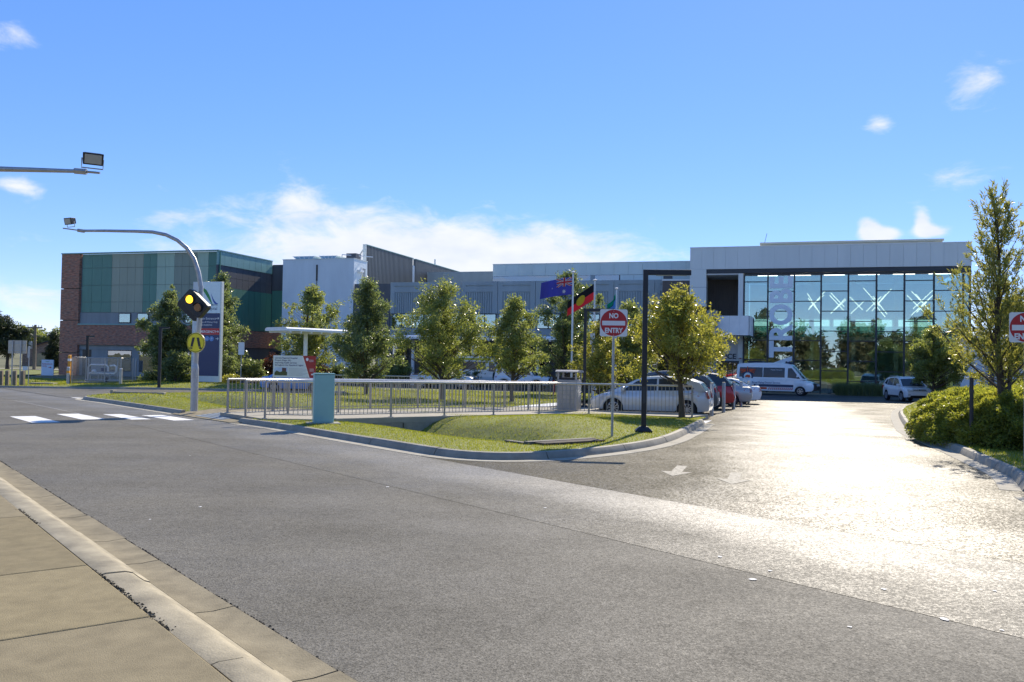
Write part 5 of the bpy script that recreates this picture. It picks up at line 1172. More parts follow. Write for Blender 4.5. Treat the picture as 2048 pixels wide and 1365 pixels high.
def mesh_panel(L_, h, ori):
    mb = MB(); s = .10; k = 0.0; w = .007
    n = int((L_ + h) / s)
    for i in range(n):
        q = i * s
        for sg in (1, -1):
            x0 = q - h if sg > 0 else q; x1 = q if sg > 0 else q - h
            za, zb = .1, h; xa, xb = x0, x1
            # clip to 0..L
            def clip(xa, za, xb, zb):
                for lim, lo in ((0, True), (L_, False)):
                    ia = xa >= lim if lo else xa <= lim; ib = xb >= lim if lo else xb <= lim
                    if not ia and not ib: return None
                    if ia != ib:
                        f_ = (lim - xa) / (xb - xa); xm, zm = lim, za + f_ * (zb - za)
                        if ia: xb, zb = xm, zm
                        else: xa, za = xm, zm
                return xa, za, xb, zb
            r_ = clip(xa, za, xb, zb)
            if r_: mb.add([(r_[0] - w, 0, r_[1]), (r_[0] + w, 0, r_[1]), (r_[2] + w, 0, r_[3]), (r_[2] - w, 0, r_[3])], [(0, 1, 2, 3)])
    return mb.xf(ori)
for nm, ori, L_ in (('mesh_panel', lambda v: (v[0], .0, v[2]), wC), ('mesh_panel', lambda v: (v[0], dpt, v[2]), wC), ('mesh_panel', lambda v: (0, v[0], v[2]), dpt), ('mesh_panel', lambda v: (wC, v[0], v[2]), dpt)):
    o = part(nm, mesh_panel(L_, hC, ori), M_GALV, t); o['kind'] = 'stuff'
gm = thing('gas_meter_pipes', 'white bent pipework and meter inside the mesh cage', 'pipework', (a.x, dC, base(dC) + .12), R(2))
part('pipe', MB().tube([(.75, .9, 0), (.75, .9, 1.25), (.9, .9, 1.38), (2.0, .9, 1.38), (2.15, .9, 1.25), (2.15, .9, .9)], .06, 8), M_WHITE, gm, smooth=60); part('pipe', MB().tube([(.75, .9, .75), (2.6, .9, .75), (2.75, .9, .9), (2.75, .9, 1.25), (2.6, .9, 1.35), (2.3, .9, 1.3)], .07, 8), M_WHITE, gm, smooth=60)
part('pipe', MB().tube([(.6, .7, .25), (3.2, .7, .25)], .07, 8), M_GALV, gm, smooth=60)
for x in (.95, 1.5, 2.35): part('leg', MB().tube([(x, .8, 0), (x, .8, .75)], .04, 6), M_GALV, gm)
part('regulator', MB().lathe([(.03, .78), (.16, .8), (.18, .92), (.1, 1.02)], 12, (1.15, .9)), M_WHITE, gm); part('meter', MB().box(1.7, 2.0, .75, 1.05, .9, 1.15), M_NAVY, gm, bevel=.02); part('valve', MB().lathe([(.12, .05), (.12, .4), (.06, .5)], 10, (2.15, .75)), M_BLK, gm)
def post_thing(name, label, u, v, vt, w, m, d, cap=None, group=None, cat='post'):
    p = PT(u, v, d); z = base(d) + .08; h = PT(u, vt, d).z - z; t = thing(name, label, cat, (p.x, d, z), R(random.uniform(-8, 8)), group)
    part('shaft', MB().add([(-w, -w, -.1), (w, -w, -.1), (w, w, -.1), (-w, w, -.1), (-w, -w, h - w*.6), (w, -w, h - w*.6), (w, w, h), (-w, w, h)], [(3,2,1,0),(4,5,6,7),(0,1,5,4),(1,2,6,5),(2,3,7,6),(3,0,4,7)]), m, t, bevel=.012)
    if cap: box_part('marker', (-w * 1.05, w * 1.05, -w * 1.05, w * 1.05, h - .45, h - .28), cap, t)
    return t
for k, (u, lb) in enumerate(((2, 'weathered timber post at the photo edge'), (14, 'second weathered timber post from the photo edge'), (29, 'weathered timber post under the back of the board'), (45, 'weathered timber post nearest the gas cage'))): post_thing('timber_post', lb, u, 770, 741, .1, M_WOOD, 56.5, None, 'timber posts on the verge')
post_thing('orange_marker_post', 'tall orange pipeline marker post beside the mesh cage', 138, 766, 710, .09, M_ORG, 62.6, M_SWHT); post_thing('grey_guard_post', 'short grey guard post with an orange band by the marker', 136, 768, 734, .09, M_GALV, 61.0, M_ORG); post_thing('grey_corner_post', 'grey guard post at the far end of the mesh cage', 241, 768, 737, .09, M_GALV, 61.5, None)
post_thing('slim_grey_post', 'slim grey post in front of the brick wing windows', 271, 762, 717, .05, M_GALV, 68)
# back of a road sign board on two posts
dB_ = 57.5; a, b = PT(16, 707, dB_), PT(54, 707, dB_); z = base(dB_) + .08; t = thing('sign_board_back', 'plain back of a road sign board on two steel posts', 'sign', (a.x, dB_, z), R(-4)); w = b.x - a.x
z0, z1 = PT(16, 707, dB_).z - z, PT(16, 681, dB_).z - z; box_part('board', (0, w, 0, .03, z0, z1), mat('board_back', (.50, .46, .38), .5, metal=.2), t)
for q in (.28, .73): part('post', MB().tube([(w*q, -.06, -.2), (w*q, -.06, z1)], .045, 8), M_GALV, t, smooth=50)
for q in (.22, .78): part('stiffener', MB().box(.02, w - .02, -.03, -.002, z0 + (z1 - z0)*q - .03, z0 + (z1 - z0)*q + .03), M_GALV, t)
sign_post(56, 770, 693, 'thin steel post with a narrow plate right of the sign board', .16, 716, M_GALV, d=56.5)
sign_post(50, 755, 733, 'small white marker plate on a post behind the timber posts', .42, 741, d=74)
# ambulance only sign
dS = 86; a, b = PT(82, 752, dS), PT(108, 752, dS); z = base(dS) + .03; t = thing('ambulance_direction_sign', 'white panel sign with red Ambulance Only lettering and arrow', 'sign', (a.x, dS, z), R(-8)); w = (b.x - a.x); hS = PT(95, 720, dS).z - z
pn = box_part('panel', (0, w, 0, .12, .05, hS), mat('sign_bluewhite', (.66, .74, .82), .4, var=.04), t, bevel=.02); flat_letters(pn, 'Ambulance', .25, .5*w, hS*.70, -.004, M_SRED, joined=True); flat_letters(pn, 'Only', .25, .28*w, hS*.57, -.004, M_SRED, joined=True)
part('arrow', MB().prism_y([(w*.6, hS*.52), (w*.75, hS*.52), (w*.72, hS*.48), (w*.88, hS*.535), (w*.72, hS*.59), (w*.75, hS*.55), (w*.6, hS*.55)], -.008, -.003), M_SRED, pn); part('logo_mark', MB().prism_y([(w*.25, hS*.9), (w*.5, hS*.86), (w*.75, hS*.92), (w*.5, hS*.89)], -.008, -.003), mat('logo_green', (.03, .26, .06)), pn)
# power pole and far house
dU = 120; p = PT(68, 748, dU); t = thing('power_pole', 'timber power pole with crossarm and transformer beyond the verge', 'power pole', (p.x, dU, -.5), R(3)); hU = PT(70, 650, dU).z + .5
part('pole', MB().tube([(0, 0, -.2), (0, 0, hU)], [.24, .16], 10), M_WOOD, t, smooth=50); box_part('crossarm', (-1.0, 1.0, -.2, -.08, hU - .5, hU - .3), M_WOOD, t); box_part('crossarm', (-.4, 1.0, -.2, -.08, hU - 1.6, hU - 1.45), M_WOOD, t)
for x in (-.9, -.3, .5, .9): part('insulator', MB().tube([(x, -.14, hU - .3), (x, -.14, hU - .05)], .06, 6), M_WHITE, t)
part('transformer', MB().lathe([(.3, 0), (.3, .9), (.15, 1.0)], 12, (-.5, -.2)).xf(lambda v: (v[0], v[1], v[2] + hU - 3.3)), M_GALV, t)
for k, zz_ in enumerate((hU - .05, hU - .9)): part('power_line', MB().tube([(-.9 - 60 * q / 12, 8 * q / 12, zz_ - 1.6 * (1 - (2 * q / 12 - 1) ** 2)) for q in range(13)], .03, 4), M_BLK, t)
dH = 155; p = PT(88, 745, dH); t = thing('brick_cottage', 'low brick house with a dark pitched roof far beyond the verge', 'house', (p.x, dH, -.5), R(12)); M_CB = brick_mat('cottage_brick', (.3, .19, .12), (.22, .14, .1), (.25, .2, .16))
part('wall', MB().box(-3.6, 5, 0, 8, 0, 2.8), M_CB, t); part('gable', MB().prism_y([(-3.6, 2.81), (5, 2.81), (2.2, 4.9)], -.0, .25), M_CB, t); part('roof', MB().add([(-4.1, -.4, 2.75), (2.2, -.4, 5.1), (5.4, -.4, 2.75), (-4.1, 8.4, 2.75), (2.2, 8.4, 5.1), (5.4, 8.4, 2.75), (-4.1, -.4, 2.6), (2.2, -.4, 4.92), (5.4, -.4, 2.6), (-4.1, 8.4, 2.6), (2.2, 8.4, 4.92), (5.4, 8.4, 2.6)], [(0, 1, 4, 3), (1, 2, 5, 4), (6, 9, 10, 7), (7, 10, 11, 8), (0, 6, 7, 1), (1, 7, 8, 2), (3, 4, 10, 9), (4, 5, 11, 10)]), mat('cottage_roof', (.06, .045, .045), .8), t)
box_part('garage_door', (-1.2, 3, -.06, -.002, 0, 2.2), mat('garage_tan', (.42, .31, .16), .6), t)
# low hills on the horizon
mb = MB(); n = 80; vs = []
for i in range(n + 1):
    x = -1500 + 3400 * i / n; h = 14 + 16 * math.sin(i * .23 + 1) * math.sin(i * .071) + 6 * math.sin(i * .9); vs += [(x, 2600, -2), (x, 2700, max(6, h + 10)), (x, 3400, -2)]
mb.add(vs, [f for i in range(n) for f in ((3*i, 3*i+3, 3*i+4, 3*i+1), (3*i+1, 3*i+4, 3*i+5, 3*i+2))]); struct(part('hills', mb, mat('hill_green', (.07, .10, .075), .95, var=.3, scale=.01), None, smooth=180))

# ================================================================ trees and shrubs
M_BARK = mat('bark', (.09, .07, .05), .9, var=.35, scale=9, streak=(3, 3, .6), bump=.6, bscale=30)
LM_A = leaf_mat('leaf_lightwood', [(0.144, 0.18, 0.078), (0.192, 0.228, 0.084), (0.252, 0.276, 0.096), (0.36, 0.36, 0.144)], .58, .3, .55, (1.4, 1.4, .75))
LM_B = leaf_mat('leaf_dark', [(0.102, 0.138, 0.078), (0.138, 0.174, 0.084), (0.192, 0.222, 0.102), (0.3, 0.312, 0.156)], .58, .3, .6, (1.35, 1.4, .8))
LM_C = leaf_mat('leaf_golden', [(0.192, 0.216, 0.06), (0.252, 0.264, 0.066), (0.336, 0.324, 0.084), (0.432, 0.396, 0.12)], .58, .32, .5, (1.35, 1.3, .65))
LM_D = leaf_mat('leaf_olive_needle', [(0.144, 0.168, 0.066), (0.204, 0.222, 0.072), (0.276, 0.276, 0.09), (0.36, 0.336, 0.12)], .58, .35, .5, (1.35, 1.3, .7))
LM_H = leaf_mat('leaf_juniper', [(0.156, 0.192, 0.054), (0.228, 0.258, 0.06), (0.324, 0.336, 0.072), (0.432, 0.408, 0.102)], .58, .4, .45, (1.4, 1.35, .6))
LM_P = leaf_mat('leaf_pine', [(.022, .034, .018), (.035, .05, .024), (.05, .065, .03), (.07, .085, .04)], .25, .5, .4, (1.5, 1.5, .9))
LM_R = leaf_mat('leaf_redtip', [(.05, .045, .025), (.09, .05, .03), (.14, .05, .035), (.10, .09, .04)], .35, .38, .5, (1.7, 1.2, .8))
def leaves_np(centers, radii, per, ln, wd, rg, dirbias=None, flat=1.0, tint0=None):
    n = len(centers); tot = n * per
    c = np.repeat(centers, per, 0); r = np.repeat(radii, per)
    d = rg.normal(size=(tot, 3)); d /= np.linalg.norm(d, axis=1)[:, None]; rad = rg.random(tot) ** .45
    off = d * (r * rad)[:, None]; off[:, 2] *= flat; p = c + off
    ax = rg.normal(size=(tot, 3)) * .75 + d * .7
    if dirbias is not None: ax += np.array(dirbias)
    ax /= np.linalg.norm(ax, axis=1)[:, None]
    q = rg.normal(size=(tot, 3)); sd = np.cross(ax, q); sd /= np.linalg.norm(sd, axis=1)[:, None] + 1e-9
    l = ln * rg.uniform(.6, 1.3, tot); w = wd * rg.uniform(.7, 1.3, tot)
    vs = np.empty((tot, 4, 3)); vs[:, 0] = p - ax * (l / 2)[:, None]; vs[:, 1] = p + sd * (w / 2)[:, None]; vs[:, 2] = p + ax * (l / 2)[:, None]; vs[:, 3] = p - sd * (w / 2)[:, None]
    t = rg.random(tot) * .75 + (np.repeat(tint0, per) if tint0 is not None else 0) * .25
    return vs.reshape(-1, 3), np.clip(t, 0, 1)
def crown_points(blobs, n, rg, shell=.5):
    b = np.array(blobs, float); vol = (b[:, 3] * b[:, 4] * b[:, 5]) ** .5; idx = rg.choice(len(b), n, p=vol / vol.sum()); q = b[idx]
    d = rg.normal(size=(n, 3)); d /= np.linalg.norm(d, axis=1)[:, None]; r = shell + (1 - shell) * rg.random(n); r *= rg.uniform(.75, 1.08, n)
    return q[:, :3] + d * q[:, 3:6] * r[:, None]
def tree(name, label, loc, trunk, blobs, lm, seed, nclump=150, per=60, ln=.13, wd=.045, cr=(.22, .42), tr=.11, lean=(0, 0), group=None, bias=None, shell=.45, cat='tree', stems=1):
    """trunk: height where the limbs start; blobs: ellipsoids (x,y,z,rx,ry,rz) of the crown, local"""
    rg = np.random.default_rng(seed); rd = random.Random(seed); t = thing(name, label, cat, loc, 0, group)
    top = max(b[2] + b[5] * .5 for b in blobs); mb = MB(); tops = []
    def cx(z): k = min(1, z / top); return Vector((lean[0] * k + .05 * math.sin(z * 1.7 + seed), lean[1] * k + .05 * math.cos(z * 1.3 + seed), z))
    for s in range(stems):
        o_ = Vector((rd.uniform(-.12, .12), rd.uniform(-.12, .12), 0)) if stems > 1 else Vector((0, 0, 0)); zs = np.linspace(-.15, top, 9)
        mb.tube([cx(z) + o_ * (1 + z * .5) for z in zs], [tr * (1.25 if i == 0 else 1) * max(.12, 1 - .9 * max(0, z) / top) for i, z in enumerate(zs)], 8)
    part('trunk', mb, M_BARK, t, smooth=60)
    lb = MB()
    for b in blobs:
        for k in range(4):
            e = Vector(b[:3]) + Vector((rd.uniform(-.6, .6) * b[3], rd.uniform(-.6, .6) * b[4], rd.uniform(-.2, .6) * b[5]))
            z0 = max(trunk * .85, min(top * .85, e.z - rd.uniform(.4, 1.1) * max(.5, (Vector((e.x, e.y, 0)) - Vector((0, 0, 0))).length))); a = cx(z0)
            m_ = a.lerp(e, .5) + Vector((rd.uniform(-.1, .1), rd.uniform(-.1, .1), rd.uniform(-.15, .05))); r0 = tr * .38 * max(.25, 1 - z0 / top)
            lb.tube([a, m_, e], [r0, r0 * .6, r0 * .22], 5)
    o = part('limbs', lb, M_BARK, t, smooth=60); o['kind'] = 'stuff'
    pts = crown_points(blobs, nclump, rg, shell); rad = rg.uniform(cr[0], cr[1], nclump)
    vs, tint = leaves_np(pts, rad, per, ln, wd, rg, bias, .8, rg.random(nclump))
    o = link('crown', tri_mesh('crown', vs, tint, 4), lm, t); return t
def px_tree(name, label, u, vb, vt, wl, wr, vcb, lm, seed, d=None, lean=(0, 0), shape='dome', dens=1.0, leaf=1.0, tr=.11, gz_=.1, bias=None, group='young street trees on the lawn', stems=1, ref=None):
    """u,vb foot of the trunk; vt crown top; vcb crown bottom; wl,wr crown left/right edge in the photo"""
    p = G(u, vb, gz_) if d is None else Vector((PT(u, vb, d).x, d)); d = p.y; z = base(d) + gz_ - .02; s = d / FPX
    h = PT(u, vt, d).z - z; hb = max(.3, PT(u, vcb, d).z - z); xl = (wl - u) * s; xr = (wr - u) * s; hc = h - hb; cxm = (xl + xr) / 2; hw = (xr - xl) / 2 * 1.36; rd = random.Random(seed); bl = []
    for i in range(30):
        f = (i + rd.random()) / 30; zc = hb + hc * (.03 + .94 * f)
        if shape == 'dome': pr = math.sin(PI * (.16 + .84 * f) ** .8) ** .75
        elif shape == 'cone': pr = min(1, .62 + 1.6 * f) if f < .24 else (1 - (f - .24) / .76) ** .8
        else: pr = .95 - .5 * abs(f - .45)
        pr = max(.1, pr); a = i * 2.39996 + rd.uniform(-.5, .5); br = hw * (.18 + .2 * rd.random()) * (.5 + .5 * pr); off = max(0, hw * pr * rd.uniform(.7, 1.15) - br) if i % 4 else hw * pr * .2
        bl.append((cxm * (1 - .6 * f) + off * math.cos(a), off * math.sin(a), zc, br, br, br * rd.uniform(.7, 1.15)))
    if shape != 'cone' : bl.append((cxm, 0, hb + hc * .45, hw * .6, hw * .6, hc * .3))
    else: bl.append((cxm, 0, hb + hc * .36, hw * .6, hw * .6, hc * .3))
    vol = hw * hw * hc; ncl = int(min(520, max(110, 72 * vol ** .6)) * dens * .78); crr = .165 * max(.8, (hw * hc) ** .22)
    sc = max(1.0, d / 42) * leaf
    return tree(name, label, (p.x, d, z), hb * .8, bl, lm, seed, ncl, int(46), .14 * sc, .05 * sc, (crr * .6, crr * 1.7), tr, lean, group, bias, .35, stems=stems)
px_tree('street_tree', 'dark bushy tree with a high top, left of the blue tower edge', 731, 790, 556, 668, 800, 760, LM_B, 21, dens=1.25, shape='cone', tr=.12)
px_tree('street_tree', 'broad olive-green tree in front of the silver utility truck', 885, 801, 558, 795, 966, 748, LM_A, 22, dens=1.35, tr=.12)
px_tree('street_tree', 'rounded tree in front of the white four-wheel drive', 1025, 805, 594, 972, 1078, 748, LM_A, 23, dens=1.25, tr=.1)
px_tree('street_tree', 'tall tree directly behind the flagpoles', 1128, 786, 545, 1070, 1222, 755, LM_B, 24, d=56, dens=1.3, tr=.12)
px_tree('street_tree', 'small yellowish tree under the second gallows light', 1196, 815, 640, 1145, 1250, 772, LM_C, 25, dens=1.1, tr=.07)
px_tree('street_tree', 'tree with a leaning trunk behind the no entry sign', 1255, 775, 602, 1192, 1318, 765, LM_A, 26, d=52, lean=(.4, 0), dens=1.2, tr=.14)
px_tree('street_tree', 'golden-green spreading tree beside the silver hatchback', 1361, 836, 588, 1245, 1455, 738, LM_C, 27, d=28.6, dens=1.4, tr=.105, leaf=.95)
px_tree('street_tree', 'open tree behind the small canopy in front of the blue tower', 622, 772, 572, 548, 692, 748, LM_A, 28, d=69, dens=1.0, group='trees by the buildings', stems=3)
px_tree('street_tree', 'tree rising behind the pylon sign', 440, 772, 545, 372, 492, 762, LM_B, 29, d=73, dens=1.5, group='trees by the buildings')
px_tree('street_tree', 'dense tree left of the pylon sign in front of the brick wing', 338, 772, 578, 275, 392, 765, LM_B, 30, d=70, dens=1.5, group='trees by the buildings')
px_tree('street_tree', 'small round tree behind the white compact car', 1866, 792, 654, 1826, 1922, 768, LM_A, 31, d=58, dens=1.2, group='trees by the hall')
px_tree('street_tree', 'pale loose tree behind the slender feathery tree', 2020, 790, 600, 1950, 2120, 770, LM_C, 32, d=52, dens=1.0, group='trees by the hall')

# feathery upright tree inside the hedge
def feathery(label, u, d, vt, seed):
    rg = np.random.default_rng(seed); rd = random.Random(seed); p = PT(u, 800, d); z = base(d) + .1; h = PT(u - 15, vt, d).z - z
    t = thing('feathery_tree', label, 'tree', (p.x, d, z), 0); mb = MB(); lb = MB()
    def cx(zz): return Vector((-.12 * (zz / h) ** 1.5 + .03 * math.sin(zz * 2), .03 * math.cos(zz * 2.2), zz))
    zs = np.linspace(-.2, h * .96, 14); mb.tube([cx(q) for q in zs], [.095 * max(.08, 1 - .93 * max(0, q) / h) for q in zs], 8); part('trunk', mb, M_BARK, t, smooth=60)
    C = []; A = []
    nb = 48
    for k in range(nb):
        f = (k + .5) / nb; z0 = h * (.2 + .72 * f ** 1.15); az = k * 2.4 + rd.uniform(-.4, .4); reach = (1.26 * (1 - f) ** 1.1 + .10) * rd.uniform(.6, 1.12); rise = reach * rd.uniform(.85, 1.5) + .2
        a = cx(z0); e = a + Vector((math.cos(az) * reach, math.sin(az) * reach, rise)); m_ = a.lerp(e, .55) + Vector((0, 0, -.12 * reach)); r0 = .03 * (1 - f * .6)
        lb.tube([a, m_, e], [r0, r0 * .6, r0 * .2], 5)
        ns = max(6, int(19 * reach / 1.4 + 4))
        for q in range(ns):
            w = .16 + .84 * (q + rd.random()) / ns; pt = a.lerp(m_, w / .55) if w < .55 else m_.lerp(e, (w - .55) / .45); j = Vector((rd.gauss(0, .12), rd.gauss(0, .12), rd.gauss(0, .08)))
            C.append(pt + j); dr = (e - a).normalized() * .6 + j * 3 + Vector((0, 0, .55)); A.append(dr.normalized())
        # short shoots that carry brush-like tips
    for q in range(10): C.append(cx(h * (.78 + .022 * q)) + Vector((rd.gauss(0, .05), rd.gauss(0, .05), 0))); A.append(Vector((rd.gauss(0, .4), rd.gauss(0, .4), 1)).normalized())
    o = part('limbs', lb, M_BARK, t, smooth=60); o['kind'] = 'stuff'
    C = np.array(C); A = np.array(A); per = 28; n = len(C) * per; c = np.repeat(C, per, 0); ax = np.repeat(A, per, 0)
    tpos = rg.random(n) * .26; base_p = c + ax * tpos[:, None] + rg.normal(size=(n, 3)) * .02
    ld = ax * .9 + rg.normal(size=(n, 3)) * .5; ld /= np.linalg.norm(ld, axis=1)[:, None]; sd = np.cross(ld, rg.normal(size=(n, 3))); sd /= np.linalg.norm(sd, axis=1)[:, None]
    l = .11 * rg.uniform(.6, 1.4, n); w = .011 * rg.uniform(.8, 1.4, n); vs = np.empty((n, 4, 3)); vs[:, 0] = base_p; vs[:, 1] = base_p + ld * (l * .5)[:, None] + sd * w[:, None]; vs[:, 2] = base_p + ld * l[:, None]; vs[:, 3] = base_p + ld * (l * .5)[:, None] - sd * w[:, None]
    link('crown', tri_mesh('crown', vs.reshape(-1, 3), rg.random(n), 4), LM_D, t)
feathery('slender feathery tree growing out of the clipped hedge', 2000, 19.6, 376, 41)
for k, (u, d, vt, lb) in enumerate(((1943, 19.2, 756, 'timber stake left of the feathery tree'), (2006, 19.9, 740, 'timber stake just right of the feathery trunk'), (2019, 19.4, 738, 'outermost timber stake right of the feathery tree'))):
    p = PT(u, 800, d); z = base(d); h = PT(u, vt, d).z - z; t = thing('tree_stake', lb, 'stake', (p.x, d, z), R(20), 'timber tree stakes in the hedge'); part('shaft', MB().box(-.03, .03, -.03, .03, 0, h), mat('stake_dark', (.06, .055, .05), .9, var=.3), t, bevel=.004); part('tie', MB().box(-.034, .034, -.034, .034, h * .8, h * .84), M_BLK, t)

# clipped juniper hedge
def hedge(label, c, rx, ry, rz, seed, n=60000, lm=LM_H, name='clipped_hedge', ln=.075, wd=.03, rot=0.0, lumps=.045):
    rg = np.random.default_rng(seed); t = thing(name, label, 'hedge', (c[0], c[1], base(c[1]) + .02), rot)
    a = rg.random(n) * 2 * PI; q = rg.random(n) ** .8
    el = np.arcsin(q); ce, se = np.cos(el), np.sin(el)
    lum = 1 + lumps * np.sin(a * 7 + el * 5) * np.cos(el * 6 + a * 3) + lumps * .7 * np.sin(a * 17 + 3) * np.sin(el * 13)
    sh = rg.uniform(.9, 1.02, n) * lum
    pw = .62
    px_, py_, pz_ = rx * np.sign(np.cos(a)) * np.abs(np.cos(a)) ** .8 * ce ** pw * sh, ry * np.sign(np.sin(a)) * np.abs(np.sin(a)) ** .8 * ce ** pw * sh, rz * se ** .8 * sh + .02
    p = np.stack([px_, py_, pz_], 1); nrm = np.stack([px_ / rx ** 2, py_ / ry ** 2, pz_ / rz ** 2], 1); nrm /= np.linalg.norm(nrm, axis=1)[:, None]
    # sprays: groups of leaflets share a direction
    ax = nrm * .6 + rg.normal(size=(n, 3)) * .45 + np.array([0, 0, -.35]) * (1 - se)[:, None]; ax /= np.linalg.norm(ax, axis=1)[:, None]; sd = np.cross(ax, rg.normal(size=(n, 3))); sd /= np.linalg.norm(sd, axis=1)[:, None]
    l = ln * rg.uniform(.6, 1.6, n); w = wd * rg.uniform(.6, 1.3, n); vs = np.empty((n, 4, 3)); vs[:, 0] = p - ax * (l * .4)[:, None]; vs[:, 1] = p + sd * (w / 2)[:, None]; vs[:, 2] = p + ax * (l * .6)[:, None]; vs[:, 3] = p - sd * (w / 2)[:, None]
    link('foliage', tri_mesh('foliage', vs.reshape(-1, 3), np.clip(rg.random(n) * .8 + .2 * np.sin(a * 9) * .5 + .05, 0, 1), 4), lm, t)
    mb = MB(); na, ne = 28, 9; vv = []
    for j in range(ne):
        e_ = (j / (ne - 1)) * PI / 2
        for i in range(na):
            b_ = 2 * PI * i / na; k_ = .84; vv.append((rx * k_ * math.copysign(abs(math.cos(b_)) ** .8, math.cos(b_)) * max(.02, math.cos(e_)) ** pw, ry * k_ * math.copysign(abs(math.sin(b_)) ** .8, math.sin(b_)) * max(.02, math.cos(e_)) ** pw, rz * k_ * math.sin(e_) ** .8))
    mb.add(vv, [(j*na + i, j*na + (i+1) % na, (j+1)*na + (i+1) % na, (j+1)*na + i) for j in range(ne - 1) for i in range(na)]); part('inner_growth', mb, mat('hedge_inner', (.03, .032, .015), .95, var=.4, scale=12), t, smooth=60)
    return t
hedge('big rounded juniper hedge at the driveway edge', (12.0, 20.6), 2.2, 2.5, 1.3, 51, 120000)
hedge('second hump of juniper hedge behind the feathery tree', (14.6, 22.2), 2.4, 2.6, 1.5, 52, 60000)
# garden shrubs in front of the buildings
def shrub(label, u, vb, d, w, h, lm, seed, name='garden_shrub'):
    p = PT(u, vb, d); rg = np.random.default_rng(seed); rd = random.Random(seed); t = thing(name, label, 'shrub', (p.x, d, base(d) + .06), 0, 'garden shrubs along the buildings')
    bl = [(rd.uniform(-.5, .5) * w, rd.uniform(-.4, .4), h * rd.uniform(.3, .7), w * .45, .6, h * .38) for _ in range(6)]
    pts = crown_points(bl, 70, rg, .4); vs, ti = leaves_np(pts, rg.uniform(.2, .42, 70), 46, .2, .075, rg, None, .8, rg.random(70)); link('foliage', tri_mesh('foliage', vs, ti, 4), lm, t)
    mb = MB()
    for b in bl: mb.tube([(0, 0, -.05), (b[0] * .5, b[1] * .5, b[2] * .5), (b[0], b[1], b[2])], [.04, .03, .012], 5)
    o = part('stems', mb, M_BARK, t); o['kind'] = 'stuff'
SH = [(300, 762, 71, 1.4, 1.0, LM_B, 'low dark shrub beside the path light'), (352, 765, 66.5, 2.0, 3.0, LM_B, 'tall dark shrub touching the left edge of the pylon'), (372, 772, 67, 1.2, .8, LM_A, 'low clipped shrub at the foot of the pylon'), (455, 765, 68.5, 1.5, 2.6, LM_B, 'bushy shrub right of the pylon under the tree'), (462, 775, 66.5, .8, .8, LM_C, 'small yellow-green shrub at the fence end by the pylon'), (512, 765, 70, 1.9, 2.1, LM_B, 'dark shrub left of the project notice board'),
      (545, 755, 74, 1.6, 2.6, LM_R, 'reddish shrub just behind the project notice board'), (640, 760, 72, 1.6, 2.0, LM_R, 'red-leaved shrub right of the project notice board'), (675, 760, 73, 1.5, 1.8, LM_B, 'dark shrub beneath the long canopy end'), (790, 765, 74, 2.0, 2.2, LM_A, 'wide shrub between two canopy columns left of the utility truck'), (960, 765, 76, 1.8, 2.2, LM_B, 'dark rounded shrub beside the white canopy column'), (1235, 765, 60, 1.6, 1.3, LM_B, 'low shrub behind the gallows light'), (1180, 765, 66, 1.8, 1.6, LM_B, 'shrub below the second flag')]
for k, (u, v, d, w, h, lm, lb) in enumerate(SH): shrub(lb, u, v, d, w, h, lm, 60 + k)
# strap-leaf planting at the foot of the glass
def strap_row(label, u0, u1, t_, hh, seed):
    a, b = B(u0, 780, t_)[0], B(u1, 780, t_)[0]; rg = np.random.default_rng(seed); n = int((b - a) * 700); s = rg.uniform(a, b, n); tt = t_ + rg.normal(0, .22, n); w0 = np.stack([BO.x + BE.x * s + BN.x * tt, BO.y + BE.y * s + BN.y * tt, np.full(n, ZG)], 1); th = rg.random(n) * 2 * PI; l = hh * rg.uniform(.6, 1.2, n); ln_ = rg.uniform(.1, .7, n) * l
    vs = np.empty((n, 3, 3)); vs[:, 0] = w0; vs[:, 1] = w0; vs[:, 0, 0] -= .02; vs[:, 1, 0] += .02; vs[:, 2] = w0; vs[:, 2, 0] += np.cos(th) * ln_; vs[:, 2, 1] += np.sin(th) * ln_; vs[:, 2, 2] += l
    o = link('strap_leaf_planting', tri_mesh('strap', vs.reshape(-1, 3), rg.random(n), 3), LM_B); tag(o, label, 'plant')
strap_row('long row of strappy green planting at the foot of the hall glazing', 1672, 1768, -1.2, .95, 81); strap_row('strappy planting at the hall corner behind the white compact car', 1870, 1935, -1.2, .8, 82)
# far pine at the left, conifer, and the belt of trees behind the photographer (seen in the hall glazing)
p = PT(15, 745, 120); tree('pine_tree', 'dark spreading pine at the photo edge behind the sign board', (p.x, 120, -.5), 2, [(-1.5, 0, 3.2, 3.6, 3, 1.6), (.8, 0, 3.5, 2.6, 2.5, 1.2), (-1, 0, 5.4, 2.8, 2.4, 1.2), (-1.6, 0, 7.0, 1.7, 1.6, .8), (1.2, .5, 5.0, 1.4, 1.2, .5)], LM_P, 91, 220, 60, .5, .11, (.5, .95), .25)
p = PT(107, 745, 125); tree('conifer', 'narrow conifer against the corner of the brick wing', (p.x, 125, -.5), .6, [(0, 0, 1.5, 1.7, 1.5, 1.3), (0, 0, 3.1, 1.1, 1.1, 1.1), (0, 0, 4.5, .55, .55, 1.0)], LM_P, 92, 110, 60, .4, .1, (.35, .65), .18)
tree('distant_tree', 'hazy pale tree beyond the power pole', (PT(85, 745, 330).x, 330, -.5), 2, [(-5, 0, 8, 8, 6, 5), (6, 0, 7, 7, 6, 4)], LM_A, 93, 160, 50, 1.6, .5, (1.2, 2.4), .4)
rg = np.random.default_rng(95); bl = []
